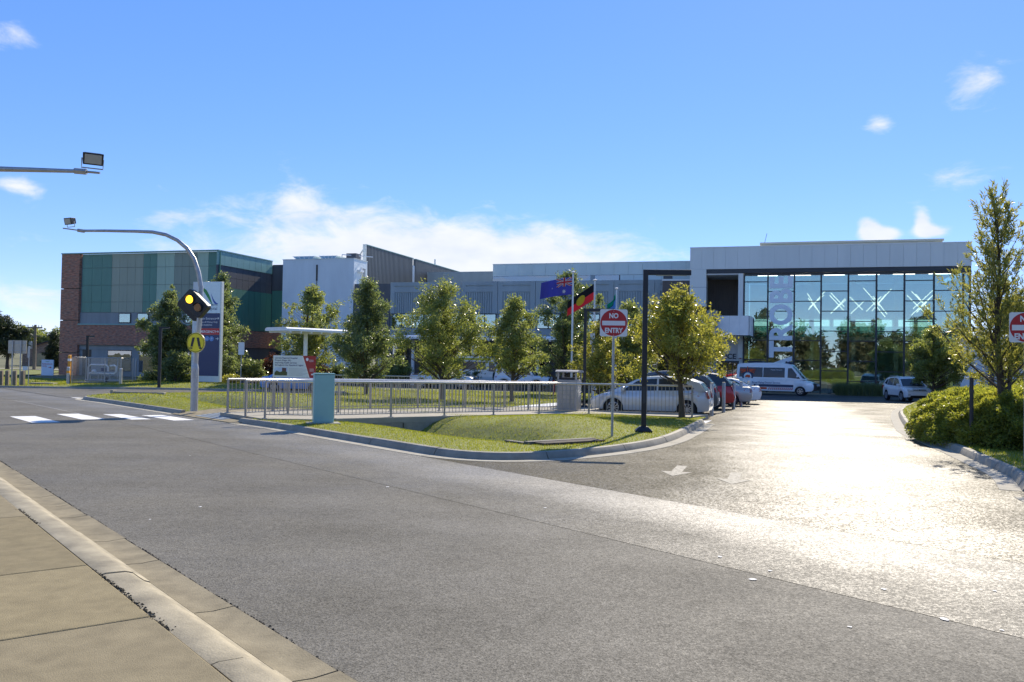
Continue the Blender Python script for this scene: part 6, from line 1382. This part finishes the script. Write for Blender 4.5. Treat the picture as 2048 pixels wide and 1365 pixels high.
for k in range(46):
    a = -95 + k * 4.6 + rg.uniform(-1, 1); dd = -34 - rg.uniform(0, 10); hh = rg.uniform(8.5, 15); bl += [(a, dd, hh * .35, 3.4, 3.4, hh * .36), (a + rg.uniform(-1.5, 1.5), dd, hh * .72, 2.7, 2.7, hh * .3)]
pts = crown_points(bl, 4200, rg, .4); vs, ti = leaves_np(pts, rg.uniform(.7, 1.4, 4200), 34, .8, .34, rg, None, .9, rg.random(4200))
o = link('tree_belt_foliage', tri_mesh('tree_belt', vs, ti, 4), leaf_mat('leaf_belt', [(.055, .05, .028), (.08, .07, .035), (.11, .09, .045), (.14, .12, .06)], .25, .5, .3)); tag(o, 'mass of brownish trees across the road mirrored in the hall glazing', None, None, 'stuff')

# ================================================================ vehicles
M_TYRE = mat('tyre_rubber', (.02, .02, .021), .8, var=.2, scale=10)
M_RIM = mat('alloy_rim', (.55, .56, .58), .3, metal=.8, var=.08, scale=8)
M_RIMD = mat('dark_rim', (.09, .09, .10), .4, metal=.6, var=.1)
M_CGLASS = mat('car_glass', (.03, .04, .05), .05, var=.1, spec=.5, scale=2)
M_TRIM = mat('car_trim_black', (.022, .023, .025), .5, var=.15)
M_TAIL = mat('tail_lamp_red', (.42, .012, .018), .12, var=.08, coat=.6)
M_HEAD = mat('head_lamp', (.70, .73, .76), .1, metal=.3, var=.1, coat=.5)
M_PLATE = mat('number_plate', (.72, .72, .70), .4, var=.04)
M_CHROME = mat('chrome', (.8, .8, .8), .12, metal=1.0, var=.05)
def paint(name, c, metal=.35): return mat(name, c, .32, metal=metal, var=.03, scale=3, coat=.8)
def interp(pts, x):
    if x <= pts[0][0]: return pts[0][1]
    for (a, za), (b, zb) in zip(pts, pts[1:]):
        if x <= b:
            q = (x - a) / (b - a) if b > a else 0; return za + (zb - za) * q
    return pts[-1][1]
def car(name, label, loc, rz, L, W, deck, gh, wb, xf, wr, m, wins, rear, front, sill=.24, yr=.74, ybf=.9, crown=.03, tail_side=None, tail_back=None, head_side=None, head_front=None, clad=None, rim=M_RIM, spokes=10, handles=(), doors=(), roofm=None, group=None, cat='car', mirror=None, plate_r=True, taper=.16, grille=None, extra=None, bump_front=None, bump_rear=None):
    """side profile in x (forward) and z; rear/front: (z, x) end profiles; builds body, cabin, glass, wheels, lamps"""
    t = thing(name, label, cat, loc, rz, group); hw0 = W / 2; xr = xf - wb; Ra = wr + .055
    xmin, xmax = min(q[1] for q in rear), max(q[1] for q in front)
    xs = sorted(set([round(q, 4) for q in np.linspace(xmin, xmax, 44)] + [round(c + Ra * math.cos(PI * k / 12), 4) for c in (xf, xr) for k in range(13)] + [round(q, 4) for q in list(np.linspace(xmin, xmin + .35, 8)) + list(np.linspace(xmax - .45, xmax, 9))]))
    def hw(x):
        e = max(0, (x - (xmax - .9)) / .9, ((xmin + .8) - x) / .8); return hw0 * (1 - taper * e ** 2.2)
    def zb(x):
        z = sill + .06 * max(0, (x - xf - Ra) / .6) ** 1 + .06 * max(0, (xr - Ra - x) / .6)
        for c in (xf, xr):
            if abs(x - c) < Ra: z = max(z, wr + math.sqrt(max(0, Ra * Ra - (x - c) ** 2)) - .02)
        return z
    def sec(x):
        a, zt = zb(x), interp(deck, x); w = hw(x); zt = max(zt, a + .06); d = zt - a
        return [(w * .97, a), (w * .995, a + d * .18), (w, a + d * .45), (w * .992, a + d * .66), (w * .965, a + d * .84), (w * ybf, zt), (w * .5, zt + crown * .8), (0, zt + crown)]
    vs = []; fs = []; full_n = 15
    def endclip(x, z): return min(max(x, interp(rear, z)), interp(front, z))
    for x in xs:
        s = sec(x); ring = s + [(-y, z) for y, z in s[-2::-1]]
        vs += [(endclip(x, z), y, z) for y, z in ring]
    for i in range(len(xs) - 1):
        for j in range(full_n - 1): fs.append((i*full_n + j, i*full_n + j + 1, (i+1)*full_n + j + 1, (i+1)*full_n + j))
    fs += [tuple(range(full_n))[::-1], tuple(range((len(xs)-1)*full_n, len(xs)*full_n))]
    body = part('body', MB().add(vs, fs), m, t, smooth=38)
    part('underbody', MB().box(xmin + .25, xmax - .3, -hw0 + .2, hw0 - .2, sill - .03, .72 if H_ok(gh) else .6), M_TRIM, t)
    # cabin
    zbelt = gh[0][1]; zr = max(q[1] for q in gh); xm = sum(q[0] for q in gh) / len(gh)
    def cy(z): q = (z - zbelt) / (zr - zbelt); return hw0 * (ybf * .985 + (yr - ybf * .985) * q)
    n = len(gh); vs = []; fs = []
    for x, z in gh:
        y = cy(z); k = crown if z > zbelt + .1 else 0; vs += [(x, y, z), (x, y * .55, z + k * .8), (x, 0, z + k), (x, -y * .55, z + k * .8), (x, -y, z)]
    for i in range(n - 1):
        for j in range(4): fs.append((i*5 + j, i*5 + j + 1, (i+1)*5 + j + 1, (i+1)*5 + j))
    fs += [tuple(5*i for i in range(n))[::1], tuple(5*i + 4 for i in range(n))[::-1]]
    cab = part('cabin', MB().add(vs, fs), roofm or m, t, smooth=38)
    for poly in wins:
        for sg in (1, -1): part('side_window', MB().add([(x, sg * (cy(z) + .007), z) for x, z in poly], [tuple(range(len(poly)))[::-sg]]), M_CGLASS, t)
    def slope_glass(nm, a, b, ins=.06):
        (xa, za), (xb, zb_) = a, b; P = []
        for f, g in ((.08, -1), (.08, 1), (.93, 1), (.93, -1)):
            x, z = xa + (xb - xa) * f, za + (zb_ - za) * f; P.append((x, g * (cy(z) - ins), z))
        d = Vector((xb - xa, 0, zb_ - za)).normalized(); nn_ = Vector((-d.z, 0, d.x)); nn_ = nn_ if nn_.z > 0 else -nn_
        mid = [((P[0][0]), 0, P[0][2]), (P[2][0], 0, P[2][2])]; Q = [Vector(p) + nn_ * .012 for p in P]; Mv = [Vector(mid[0]) + nn_ * (.014 + crown), Vector(mid[1]) + nn_ * (.014 + crown)]
        vv = [Q[0], Mv[0], Q[1], Q[2], Mv[1], Q[3]]; part(nm, MB().add(vv, [(0, 1, 4, 5), (1, 2, 3, 4)]), M_CGLASS, t)
    slope_glass('rear_window', gh[0], gh[1]); slope_glass('windscreen', gh[-1], gh[-2])
    # lamps, trims
    def ysurf(x, z):
        s = sec(x); zz_ = [q[1] for q in s[:6]]; yy_ = [q[0] for q in s[:6]]; return float(np.interp(z, zz_, yy_))
    def side_patch(nm, poly, mm, off=.006, sides=(1, -1)):
        for sg in sides: part(nm, MB().add([(x, sg * (ysurf(x, z) + off), z) for x, z in poly], [tuple(range(len(poly)))[::-sg]]), mm, t)
    def end_patch(nm, poly, prof, sgn, mm, off=.008, both=True):
        for sg in ((1, -1) if both else (1,)): part(nm, MB().add([(interp(prof, z) + sgn * off, sg * y, z) for y, z in poly], [tuple(range(len(poly)))[::int(sg * sgn)]]), mm, t)
    if tail_side: side_patch('tail_lamp', tail_side, M_TAIL)
    if tail_back: end_patch('tail_lamp', tail_back, rear, -1, M_TAIL)
    if head_side: side_patch('head_lamp', head_side, M_HEAD)
    if head_front: end_patch('head_lamp', head_front, front, 1, M_HEAD)
    if plate_r: end_patch('number_plate', [(-.26, .52), (.26, .52), (.26, .64), (-.26, .64)], rear, -1, M_PLATE, .014, False)
    if grille: end_patch('grille', grille, front, 1, M_TRIM, .006)
    if bump_front: end_patch('front_bumper_trim', bump_front, front, 1, M_TRIM, .005, False)
    if bump_rear: end_patch('rear_bumper_trim', bump_rear, rear, -1, M_TRIM, .005, False)
    if clad: side_patch('sill_trim', [(xr + Ra, sill), (xf - Ra, sill), (xf - Ra, clad), (xr + Ra, clad)], M_TRIM)
    for x in doors: side_patch('door_gap', [(x - .006, sill + .04), (x + .006, sill + .04), (x + .006, interp(deck, x) - .02), (x - .006, interp(deck, x) - .02)], M_TRIM, .003)
    for x, z in handles:
        for sg in (1, -1): part('door_handle', MB().box(x - .09, x + .09, sg * (ysurf(x, z) + .004), sg * (ysurf(x, z) + .03), z - .015, z + .015), m, t)
    if mirror:
        for sg in (1, -1): part('mirror', MB().box(mirror[0] - .07, mirror[0] + .07, sg * (cy(mirror[1]) + .01), sg * (cy(mirror[1]) + .22), mirror[1], mirror[1] + .15), m, t, bevel=.03)
    # wheels
    tyre = wheel_mesh(wr); rm = rim_mesh(wr, spokes)
    for x in (xf, xr):
        for sg in (1, -1):
            wobj = bpy.data.objects.new('wheel', tyre); COL.objects.link(wobj); wobj.parent = t; wobj.location = (x, sg * (hw0 - .13), wr); wobj.rotation_euler = (0, 0, 0 if sg < 0 else PI)
            if not tyre.materials: tyre.materials.append(M_TYRE)
            ro = bpy.data.objects.new('rim', rm); COL.objects.link(ro); ro.parent = wobj; ro.data = rm
            if not rm.materials: rm.materials.append(rim)
            if rim is not M_RIM: ro.material_slots[0].link = 'OBJECT'; ro.material_slots[0].material = rim
    if extra: extra(t, dict(cy=cy, ysurf=ysurf, hw=hw, part=part, end_patch=end_patch, side_patch=side_patch))
    return t
def H_ok(gh): return True
_WM = {}
def wheel_mesh(r):
    k = ('t', r)
    if k not in _WM:
        prof = [(r*.66, -.085), (r*.93, -.105), (r*.99, -.08), (r, -.03), (r, .04), (r*.98, .08), (r*.92, .1), (r*.62, .09)]
        n = 28; vs = []; fs = []
        for q, y in prof:
            for i in range(n): a = 2*PI*i/n; vs.append((q*math.cos(a), y, q*math.sin(a)))
        for i in range(len(prof) - 1):
            for j in range(n): fs.append((i*n + j, i*n + (j+1) % n, (i+1)*n + (j+1) % n, (i+1)*n + j))
        fs.append(tuple(range((len(prof)-1)*n, len(prof)*n))); _WM[k] = MB().add(vs, fs).mesh('wheel', 40)
    return _WM[k]
def rim_mesh(r, sp):
    k = ('r', r, sp)
    if k not in _WM:
        mb = MB(); R0 = r * .67; n = 28
        vs = []; fs = []
        for q, y in ((R0, -.10), (R0*.93, -.104), (R0*.90, -.06), (R0*.90, -.03)):
            for i in range(n): a = 2*PI*i/n; vs.append((q*math.cos(a), y, q*math.sin(a)))
        for i in range(3):
            for j in range(n): fs.append((i*n + j, (i+1)*n + j, (i+1)*n + (j+1) % n, i*n + (j+1) % n))
        mb.add(vs, fs)
        for i in range(sp):
            a = 2*PI*i/sp; w = 1.35*R0/sp; f = lambda x, y, z, a=a: (x*math.cos(a) - z*math.sin(a), y, x*math.sin(a) + z*math.cos(a))
            mb.add([f(.12*R0, -.095, -w*.4), f(R0*.93, -.097, -w*.55), f(R0*.93, -.097, w*.55), f(.12*R0, -.095, w*.4), f(.12*R0, -.05, -w*.5), f(R0*.93, -.05, -w*.7), f(R0*.93, -.05, w*.7), f(.12*R0, -.05, w*.5)], [(0,1,2,3), (0,4,5,1), (3,2,6,7)])
        m2 = [(.2*R0*math.cos(2*PI*i/12), -.103, .2*R0*math.sin(2*PI*i/12)) for i in range(12)]; mb.add(m2, [tuple(range(12))]); _WM[k] = mb.mesh('rim')
    return _WM[k]
HEAD = PI - TH
REAR_H = [(.2, -2.08), (.35, -2.14), (.6, -2.15), (.8, -2.1), (.98, -2.03), (1.1, -1.98)]; FRONT_H = [(.2, 2.02), (.4, 2.14), (.6, 2.15), (.75, 2.05), (.85, 1.9), (1.0, 1.8)]
hatch = dict(L=4.3, W=1.78, deck=[(-2.15, .93), (-1.95, .99), (-1.2, .97), (0, .93), (1.0, .90), (1.35, .885), (1.75, .79), (2.15, .64)], gh=[(-2.02, .97), (-1.80, 1.26), (-1.45, 1.375), (-.9, 1.445), (-.3, 1.465), (.15, 1.43), (.42, 1.37), (1.42, .88)], wb=2.65, xf=1.28, wr=.315,
    wins=[[(-.28, .965), (.98, .93), (.42, 1.30), (-.05, 1.38), (-.28, 1.39)], [(-1.28, .99), (-.35, .967), (-.35, 1.39), (-.9, 1.37), (-1.12, 1.27)], [(-1.62, 1.06), (-1.36, 1.0), (-1.2, 1.26), (-1.3, 1.25)]],
    rear=REAR_H, front=FRONT_H, tail_side=[(-2.09, .74), (-1.75, .80), (-1.48, .90), (-1.6, .955), (-2.0, .965)], tail_back=[(.44, .74), (.85, .70), (.85, .95), (.55, .96)], head_side=[(1.55, .70), (2.0, .62), (1.98, .68), (1.7, .78)], head_front=[(.45, .58), (.78, .6), (.76, .7), (.5, .66)],
    handles=((.1, .80), (-.95, .83)), doors=(1.0, -.31, -1.33), mirror=(.92, .93))
M_SILV = paint('paint_silver', (.62, .65, .67), .35)
def lab(x): return x
car('silver_hatchback', 'silver hatchback parked nearest, seen side-on behind the fence end', (5.2, 32.3, base(32.3)), HEAD - R(1), m=M_SILV, group='cars parked nose-in beside the driveway',
    extra=lambda t, k: k['end_patch']('reflector', [(.6, .42), (.68, .42), (.68, .52), (.6, .5)], REAR_H, -1, M_TAIL), **hatch)
def sc_(pts, sx, sz, dz=0): return [(a * sx, b * sz + dz) for a, b in pts]
REAR_S = [(.25, -2.2), (.5, -2.27), (.75, -2.24), (1.0, -2.17), (1.2, -2.1)]; FRONT_S = [(.25, 2.1), (.5, 2.26), (.8, 2.24), (.95, 2.1), (1.1, 1.95)]
suv = dict(L=4.54, W=1.84, deck=[(-2.27, 1.05), (-1.9, 1.1), (-1.2, 1.06), (0, 1.03), (1.0, 1.02), (1.3, 1.0), (2.0, .93), (2.27, .8)], gh=[(-2.14, 1.08), (-1.78, 1.50), (-1.5, 1.60), (-.8, 1.67), (-.1, 1.68), (.3, 1.64), (.55, 1.57), (1.38, 1.0)], wb=2.7, xf=1.36, wr=.36,
    wins=[[(-.25, 1.08), (1.0, 1.05), (.5, 1.48), (.1, 1.58), (-.25, 1.6)], [(-1.3, 1.1), (-.33, 1.08), (-.33, 1.6), (-1.05, 1.57), (-1.2, 1.48)], [(-1.85, 1.2), (-1.38, 1.12), (-1.28, 1.48), (-1.5, 1.48)]],
    rear=REAR_S, front=FRONT_S, sill=.3, tail_side=[(-2.2, .9), (-1.75, 1.0), (-1.8, 1.1), (-2.12, 1.1)], tail_back=[(.42, .9), (.84, .86), (.84, 1.06), (.5, 1.06)], head_side=[(1.7, .8), (2.15, .76), (2.1, .86), (1.8, .92)], head_front=[(.4, .72), (.82, .74), (.8, .88), (.45, .84)], handles=((.1, .92), (-1.0, .95)), doors=(1.05, -.29, -1.35), mirror=(.98, 1.05), clad=.42)
REAR_D = dict(hatch); 
def park(u, d): x = (u - 1024) / FPX * d; return Vector((x, d))
def parked(nm, lb, u, d, spec, m, **k):
    r = park(u, d); c = r - BE * (spec['L'] / 2); q = dict(spec); q.update(k); return car(nm, lb, (c.x, c.y, base(c.y)), HEAD + R(k.pop('dr', 0) if 'dr' in k else 0), m=m, group='cars parked nose-in beside the driveway', **q)
parked('dark_wagon', 'dark blue-grey wagon parked just beyond the silver hatchback', 1440, 35.4, dict(suv), paint('paint_slate', (.07, .085, .11), .4))
parked('red_hatchback', 'bright red car with a black roof, third in the parked row', 1472, 40.3, dict(suv), paint('paint_red', (.50, .02, .025), .1), roofm=paint('paint_black', (.012, .013, .016), .2))
sedan = dict(hatch); sedan.update(L=4.6, deck=[(-2.3, .92), (-2.1, .98), (-1.3, .97), (0, .93), (1.0, .90), (1.35, .885), (1.85, .79), (2.3, .64)], gh=[(-1.85, .97), (-1.05, 1.33), (-.7, 1.4), (-.2, 1.43), (.15, 1.41), (.42, 1.36), (1.42, .88)], rear=[(.2, -2.2), (.4, -2.28), (.6, -2.3), (.8, -2.27), (.96, -2.2), (1.1, -2.15)], front=[(.2, 2.12), (.4, 2.28), (.6, 2.3), (.75, 2.2), (.85, 2.05), (1.0, 1.95)], wb=2.7, xf=1.38,
    wins=[[(-.28, .965), (.98, .93), (.42, 1.29), (-.05, 1.36), (-.28, 1.37)], [(-1.4, .985), (-.35, .967), (-.35, 1.37), (-.75, 1.34), (-1.0, 1.24)]], tail_side=[(-2.24, .72), (-1.9, .82), (-1.95, .9), (-2.2, .92)], tail_back=[(.45, .74), (.8, .72), (.8, .9), (.5, .9)])
parked('silver_coupe', 'silver coupe parked behind the fourth bollard', 1506, 45.0, dict(sedan), paint('paint_silver_dull', (.42, .43, .42), .5))
parked('white_sedan', 'white sedan parked last in the row toward the hall', 1524, 48.6, dict(sedan), paint('paint_white', (.72, .76, .80), .05))
# compact SUV coming out from the hall
def tig_extra(t, k):
    k['end_patch']('grille_bar', [(-.42, .80), (.42, .80), (.42, .83), (-.42, .83)], FRONT_S, 1, M_CHROME, .014, False); k['end_patch']('badge', [(.06*math.cos(a), .815 + .06*math.sin(a)) for a in np.linspace(0, 2*PI, 10, endpoint=False)], FRONT_S, 1, M_CHROME, .02, False); k['end_patch']('number_plate', [(-.24, .48), (.24, .48), (.24, .58), (-.24, .58)], FRONT_S, 1, M_PLATE, .016, False); k['end_patch']('fog_lamp', [(.58, .46), (.76, .46), (.76, .54), (.58, .54)], FRONT_S, 1, M_HEAD, .012)
    for sg in (1, -1): part('roof_rail', MB().tube([(-1.5, sg*.62, 1.63), (-1.3, sg*.62, 1.72), (.1, sg*.62, 1.74), (.35, sg*.62, 1.66)], .018, 6), M_GALV, t)
M_WPAINT = paint('paint_white_bright', (.76, .78, .80), .0)
tg_ = dict(suv); tg_.update(grille=[(-.45, .76), (.45, .76), (.45, .88), (-.45, .88)], bump_front=[(-.62, .32), (.62, .32), (.55, .46), (-.55, .46)], mirror=(.95, 1.06), spokes=5)
car('compact_suv', 'white compact SUV facing us in front of the hall planting', (27.35, 60.6, base(60.6)), R(-93), m=M_WPAINT, extra=tig_extra, **tg_)
# boxy four-wheel drive
REAR_F = [(.3, -2.15), (.6, -2.2), (.9, -2.2), (1.2, -2.17)]; FRONT_F = [(.3, 2.2), (.6, 2.3), (1.0, 2.28), (1.15, 2.2)]
def fj_extra(t, k):
    part('spare_wheel', MB().tube([(-2.22, 0, 1.0), (-2.46, 0, 1.0)], .40, 22), M_TYRE, t, smooth=40); part('roof', MB().box(-2.0, .45, -.68, .68, 1.84, 1.88), M_WPAINT, t, bevel=.02)
    part('bull_bar', MB().tube([(2.25, -.6, .6), (2.42, -.55, 1.15), (2.42, .55, 1.15), (2.25, .6, .6)], .035, 6), M_BLK, t)
car('boxy_four_wheel_drive', 'white boxy four-wheel drive with a rear spare wheel under the trees', (.95, 70.5, base(70.5)), R(-16), L=4.6, W=1.88, deck=[(-2.2, 1.1), (-1, 1.1), (1.1, 1.1), (1.3, 1.12), (2.2, 1.05), (2.3, .95)], gh=[(-2.17, 1.1), (-2.02, 1.74), (-1.9, 1.83), (.4, 1.85), (.62, 1.8), (1.15, 1.1)], wb=2.69, xf=1.35, wr=.41, m=M_WPAINT, wins=[[(-.3, 1.2), (.92, 1.2), (.5, 1.72), (-.3, 1.72)], [(-1.2, 1.3), (-.4, 1.2), (-.4, 1.72), (-1.2, 1.72)], [(-1.98, 1.4), (-1.6, 1.35), (-1.6, 1.68), (-1.9, 1.68)]],
    rear=REAR_F, front=FRONT_F, sill=.42, yr=.80, tail_side=[(-2.16, .95), (-1.95, .95), (-1.95, 1.06), (-2.14, 1.06)], tail_back=[(.6, .92), (.88, .92), (.88, 1.06), (.6, 1.06)], head_front=[(.5, .8), (.8, .8), (.8, .95), (.5, .95)], clad=.62, rim=M_RIMD, spokes=6, mirror=(.95, 1.15), extra=fj_extra, roofm=M_WPAINT, taper=.06)
# twin-cab utility truck
REAR_U = [(.4, -2.6), (.6, -2.62), (1.0, -2.62), (1.1, -2.6)]; FRONT_U = [(.3, 2.4), (.5, 2.55), (.8, 2.58), (.95, 2.5), (1.1, 2.35)]
def ute_extra(t, k):
    for sg in (1, -1): part('sports_bar', MB().tube([(-1.95, sg*.66, 1.06), (-1.55, sg*.62, 1.42), (-1.1, sg*.58, 1.62), (-.9, sg*.58, 1.62)], .045, 8), M_CHROME, t, smooth=60)
    part('tonneau', MB().box(-2.5, -.95, -.7, .7, 1.09, 1.12), M_TRIM, t); part('bull_bar', MB().tube([(2.5, -.6, .5), (2.72, -.5, 1.0), (2.72, .5, 1.0), (2.5, .6, .5)], .04, 6), M_BLK, t)
car('utility_truck', 'silver twin-cab utility truck with sports bars behind the broad tree', (-5.35, 70.0, base(70)), R(-14), L=5.2, W=1.85, deck=[(-2.62, 1.05), (-1.0, 1.05), (0, 1.03), (1.2, 1.05), (1.4, 1.06), (2.3, .98), (2.58, .85)], gh=[(-.95, 1.06), (-.72, 1.6), (-.5, 1.73), (.1, 1.76), (.45, 1.7), (1.3, 1.05)], wb=3.2, xf=1.6, wr=.38, m=M_SILV, wins=[[(.12, 1.12), (1.0, 1.1), (.5, 1.58), (.12, 1.65)], [(-.68, 1.14), (.04, 1.12), (.04, 1.65), (-.5, 1.62)]], rear=REAR_U, front=FRONT_U, sill=.4, tail_side=[(-2.6, .75), (-2.42, .75), (-2.42, 1.02), (-2.6, 1.02)], tail_back=[(.7, .72), (.88, .72), (.88, 1.02), (.7, 1.02)], head_side=[(2.0, .85), (2.45, .78), (2.4, .95), (2.1, .98)], handles=((.3, .95), (-.5, .95)), doors=(1.15, .08, -.75), mirror=(1.0, 1.1), bump_rear=[(-.85, .42), (.85, .42), (.85, .6), (-.85, .6)], extra=ute_extra, taper=.08)
car('white_hatchback', 'white hatchback parked beyond the lawn, half hidden by the leaning tree', (8.55, 60.0, base(60)), R(-14), m=M_WPAINT, **dict(hatch))
car('blue_sedan', 'bright blue car passing behind the project notice board', (-13.9, 57.2, base(57.2)), R(-8), m=paint('paint_blue', (.10, .28, .62), .2), **dict(sedan))
# patient transport van
REAR_V = [(.4, -2.92), (.7, -2.97), (1.2, -2.95), (1.5, -2.92)]; FRONT_V = [(.3, 2.75), (.5, 2.93), (.8, 2.95), (1.0, 2.82), (1.2, 2.6), (1.4, 2.4)]
def van_extra(t, k):
    Y = lambda x, z: -(k['ysurf'](x, z) + .01)
    def strip(nm, poly, m_, off=.009):
        k['side_patch'](nm, poly, m_, off, (-1,)); k['side_patch'](nm, poly, m_, off, (1,))
    M_DB = mat('livery_navy', (.03, .055, .12), .4); M_OR = mat('livery_orange', (.72, .10, .03), .4)
    def seg(z0, z1, x0, x1, m_, nm, n=6, off=.009):
        for sg in (1, -1):
            vs = []; 
            for i in range(n + 1):
                x = x0 + (x1 - x0) * i / n; vs += [(x, sg * (k['ysurf'](x, z0) + off), z0), (x, sg * (k['ysurf'](x, z1) + off), z1)]
            part(nm, MB().add(vs, [((2*i, 2*i+2, 2*i+3, 2*i+1) if sg < 0 else (2*i+1, 2*i+3, 2*i+2, 2*i)) for i in range(n)]), m_, t)
    seg(.64, .83, -1.55, 1.45, M_DB, 'navy_stripe'); seg(.45, .60, -1.5, -.55, M_OR, 'orange_stripe')
    for i in range(13):
        x = -.45 + i * .145; k['side_patch']('hazard_bar', [(x, .42), (x + .07, .42), (x + .13, .60), (x + .06, .60)], mat('livery_red', (.55, .02, .03), .4), .01, (-1, 1))
    flat = lambda s, size, x, z, m_: part('lettering', shift(text_mb(s, size, .003, .003, 'CENTER'), x, -(k['ysurf'](x, z) + .014), z), m_, t).__setitem__('kind', 'stuff')
    flat('Royal Flying Doctor Service', .19, -.62, .90, mat('livery_text', (.08, .13, .24), .5))
    tx_ = shift(text_mb('Patient Transport', .12, .003, .002), .15, -(k['cy'](1.93) + .022), 1.93); part('lettering', tx_, M_SWHT, t)['kind'] = 'stuff'
    # winged roundel on the side
    yc = -(k['cy'](1.5) + .024)
    def ring(r0, r1, cx, cz, m_, nm, y, n=28): 
        vs = []
        for i in range(n): a = 2*PI*i/n; vs += [(cx + r0*math.cos(a), y, cz + r0*math.sin(a)), (cx + r1*math.cos(a), y, cz + r1*math.sin(a))]
        part(nm, MB().add(vs, [(2*i, 2*i+1, (2*i+3) % (2*n), (2*i+2) % (2*n)) for i in range(n)]), m_, t)
    ring(.30, .43, -2.05, 1.42, M_DB, 'roundel_ring', yc - .012); part('roundel_centre', disc(.3, yc - .012, yc - .006, 24, -2.05, 1.42), M_SKYB, t); part('roundel_land', MB().prism_y([(-2.27, 1.36), (-2.2, 1.33), (-2.1, 1.36), (-1.98, 1.31), (-1.85, 1.36), (-1.84, 1.46), (-1.92, 1.56), (-2.0, 1.52), (-2.06, 1.57), (-2.2, 1.5)], yc - .018, yc - .013), M_OR, t)
    for sg in (-1, 1):
        for j in range(3): part('crest_wing', MB().prism_y([(-2.05 + sg*(.12 + .0*j), 1.82 + .05*j), (-2.05 + sg*(.5 + .05*j), 1.66 + .14*j), (-2.05 + sg*(.53 + .05*j), 1.72 + .14*j), (-2.05 + sg*(.12), 1.9 + .06*j)][::-sg], yc - .016, yc - .011), M_OR, t)
    part('crest_staff', MB().box(-2.08, -2.02, yc - .02, yc - .012, 1.78, 2.2), M_OR, t)
    part('roof_light_bar', MB().box(.9, 1.15, -.6, .6, 2.49, 2.57), M_NAVY, t, bevel=.02); part('roof_unit', MB().box(-2.2, -1.0, -.5, .5, 2.5, 2.66), M_BLK, t, bevel=.05); part('roof_beacon', MB().lathe([(.09, 2.52), (.08, 2.62), (.03, 2.66)], 12, (.75, 0)), M_BLK, t)
    part('bull_bar', MB().prism_y([(2.75, .35), (3.12, .42), (3.16, .75), (3.05, .98), (2.9, .98), (2.92, .6)], -.82, .82), M_BLK, t, bevel=.03)
    for y in (-.35, .35): part('driving_lamp', MB().lathe([(.09, 0), (.1, .04), (.06, .06)], 12).xf(lambda v: (3.13 + v[2], y + v[0], .80 + v[1])), M_HEAD, t)
car('patient_transport_van', 'white patient transport van with navy and orange stripes at the entrance', (20.95, 69.2, base(69)), R(-27), L=5.93, W=1.99, deck=[(-2.97, 1.28), (-1, 1.28), (1.4, 1.25), (1.95, 1.22), (2.45, 1.12), (2.8, 1.0), (2.95, .9)], gh=[(-2.93, 1.26), (-2.88, 2.3), (-2.78, 2.42), (-1.5, 2.5), (.4, 2.5), (1.1, 2.42), (1.28, 2.34), (2.22, 1.22)], wb=3.66, xf=1.95, wr=.35, m=paint('paint_van_white', (.80, .84, .86), .0), wins=[[(1.0, 1.38), (1.95, 1.30), (1.3, 2.12), (1.02, 2.12)], [(-.85, 1.38), (.78, 1.38), (.78, 2.14), (-.85, 2.14)], [(-2.72, 1.38), (-.9, 1.38), (-.9, 2.14), (-2.68, 2.14)]],
    rear=REAR_V, front=FRONT_V, sill=.32, yr=.80, ybf=.96, tail_side=[(-2.93, 1.0), (-2.8, 1.0), (-2.8, 1.26), (-2.92, 1.26)], tail_back=[(.75, .9), (.92, .9), (.92, 1.25), (.75, 1.25)], head_side=[(2.35, .85), (2.85, .8), (2.75, 1.0), (2.45, 1.06)], head_front=[(.5, .84), (.86, .84), (.8, 1.0), (.5, .98)], grille=[(-.45, .78), (.45, .78), (.45, 1.0), (-.45, 1.0)], handles=((.95, 1.15), (.55, 1.17)), doors=(.9, 1.98), mirror=(1.75, 1.42), extra=van_extra, taper=.07, cat='van', rim=M_RIM, spokes=6, clad=None)
# ambulance under the canopy
amb = dict(L=5.9, W=1.99, deck=[(-2.97, 1.28), (1.95, 1.22), (2.45, 1.12), (2.95, .9)], gh=[(-2.93, 1.26), (-2.88, 2.5), (-2.78, 2.62), (-1.5, 2.68), (.8, 2.66), (1.28, 2.44), (2.22, 1.22)], wb=3.66, xf=1.95, wr=.35, wins=[[(1.0, 1.38), (1.95, 1.30), (1.3, 2.22), (1.02, 2.22)], [(-2.3, 1.5), (.7, 1.5), (.7, 2.2), (-2.3, 2.2)]], rear=REAR_V, front=FRONT_V, sill=.32, yr=.84, ybf=.96, taper=.07, cat='van', spokes=6)
pA = PT(962, 760, 76.5); car('ambulance', 'yellow and white ambulance parked in the dark behind the canopy column', (pA.x, 76.5, -.5), R(-17), m=paint('paint_amb_white', (.7, .72, .68), .0), extra=lambda t, k: [part('yellow_band', MB().box(-2.7, 1.0, s*(k['cy'](2.45) + .0), s*(k['cy'](2.45) + .03), 2.32, 2.5), M_SYEL, t) for s in (1, -1)], **amb)
# short black bollard by the van
p = G(1650, 788); t = thing('black_bollard', 'short black bollard with a reflective band in front of the glazing', 'bollard', (p.x, p.y - 1.0, base(p.y)), 0); part('shaft', MB().lathe([(.16, 0), (.16, 1.2), (.13, 1.24)], 14), M_BLK, t, smooth=40); part('band', MB().lathe([(.163, .95), (.163, 1.05)], 14), M_GALV, t)
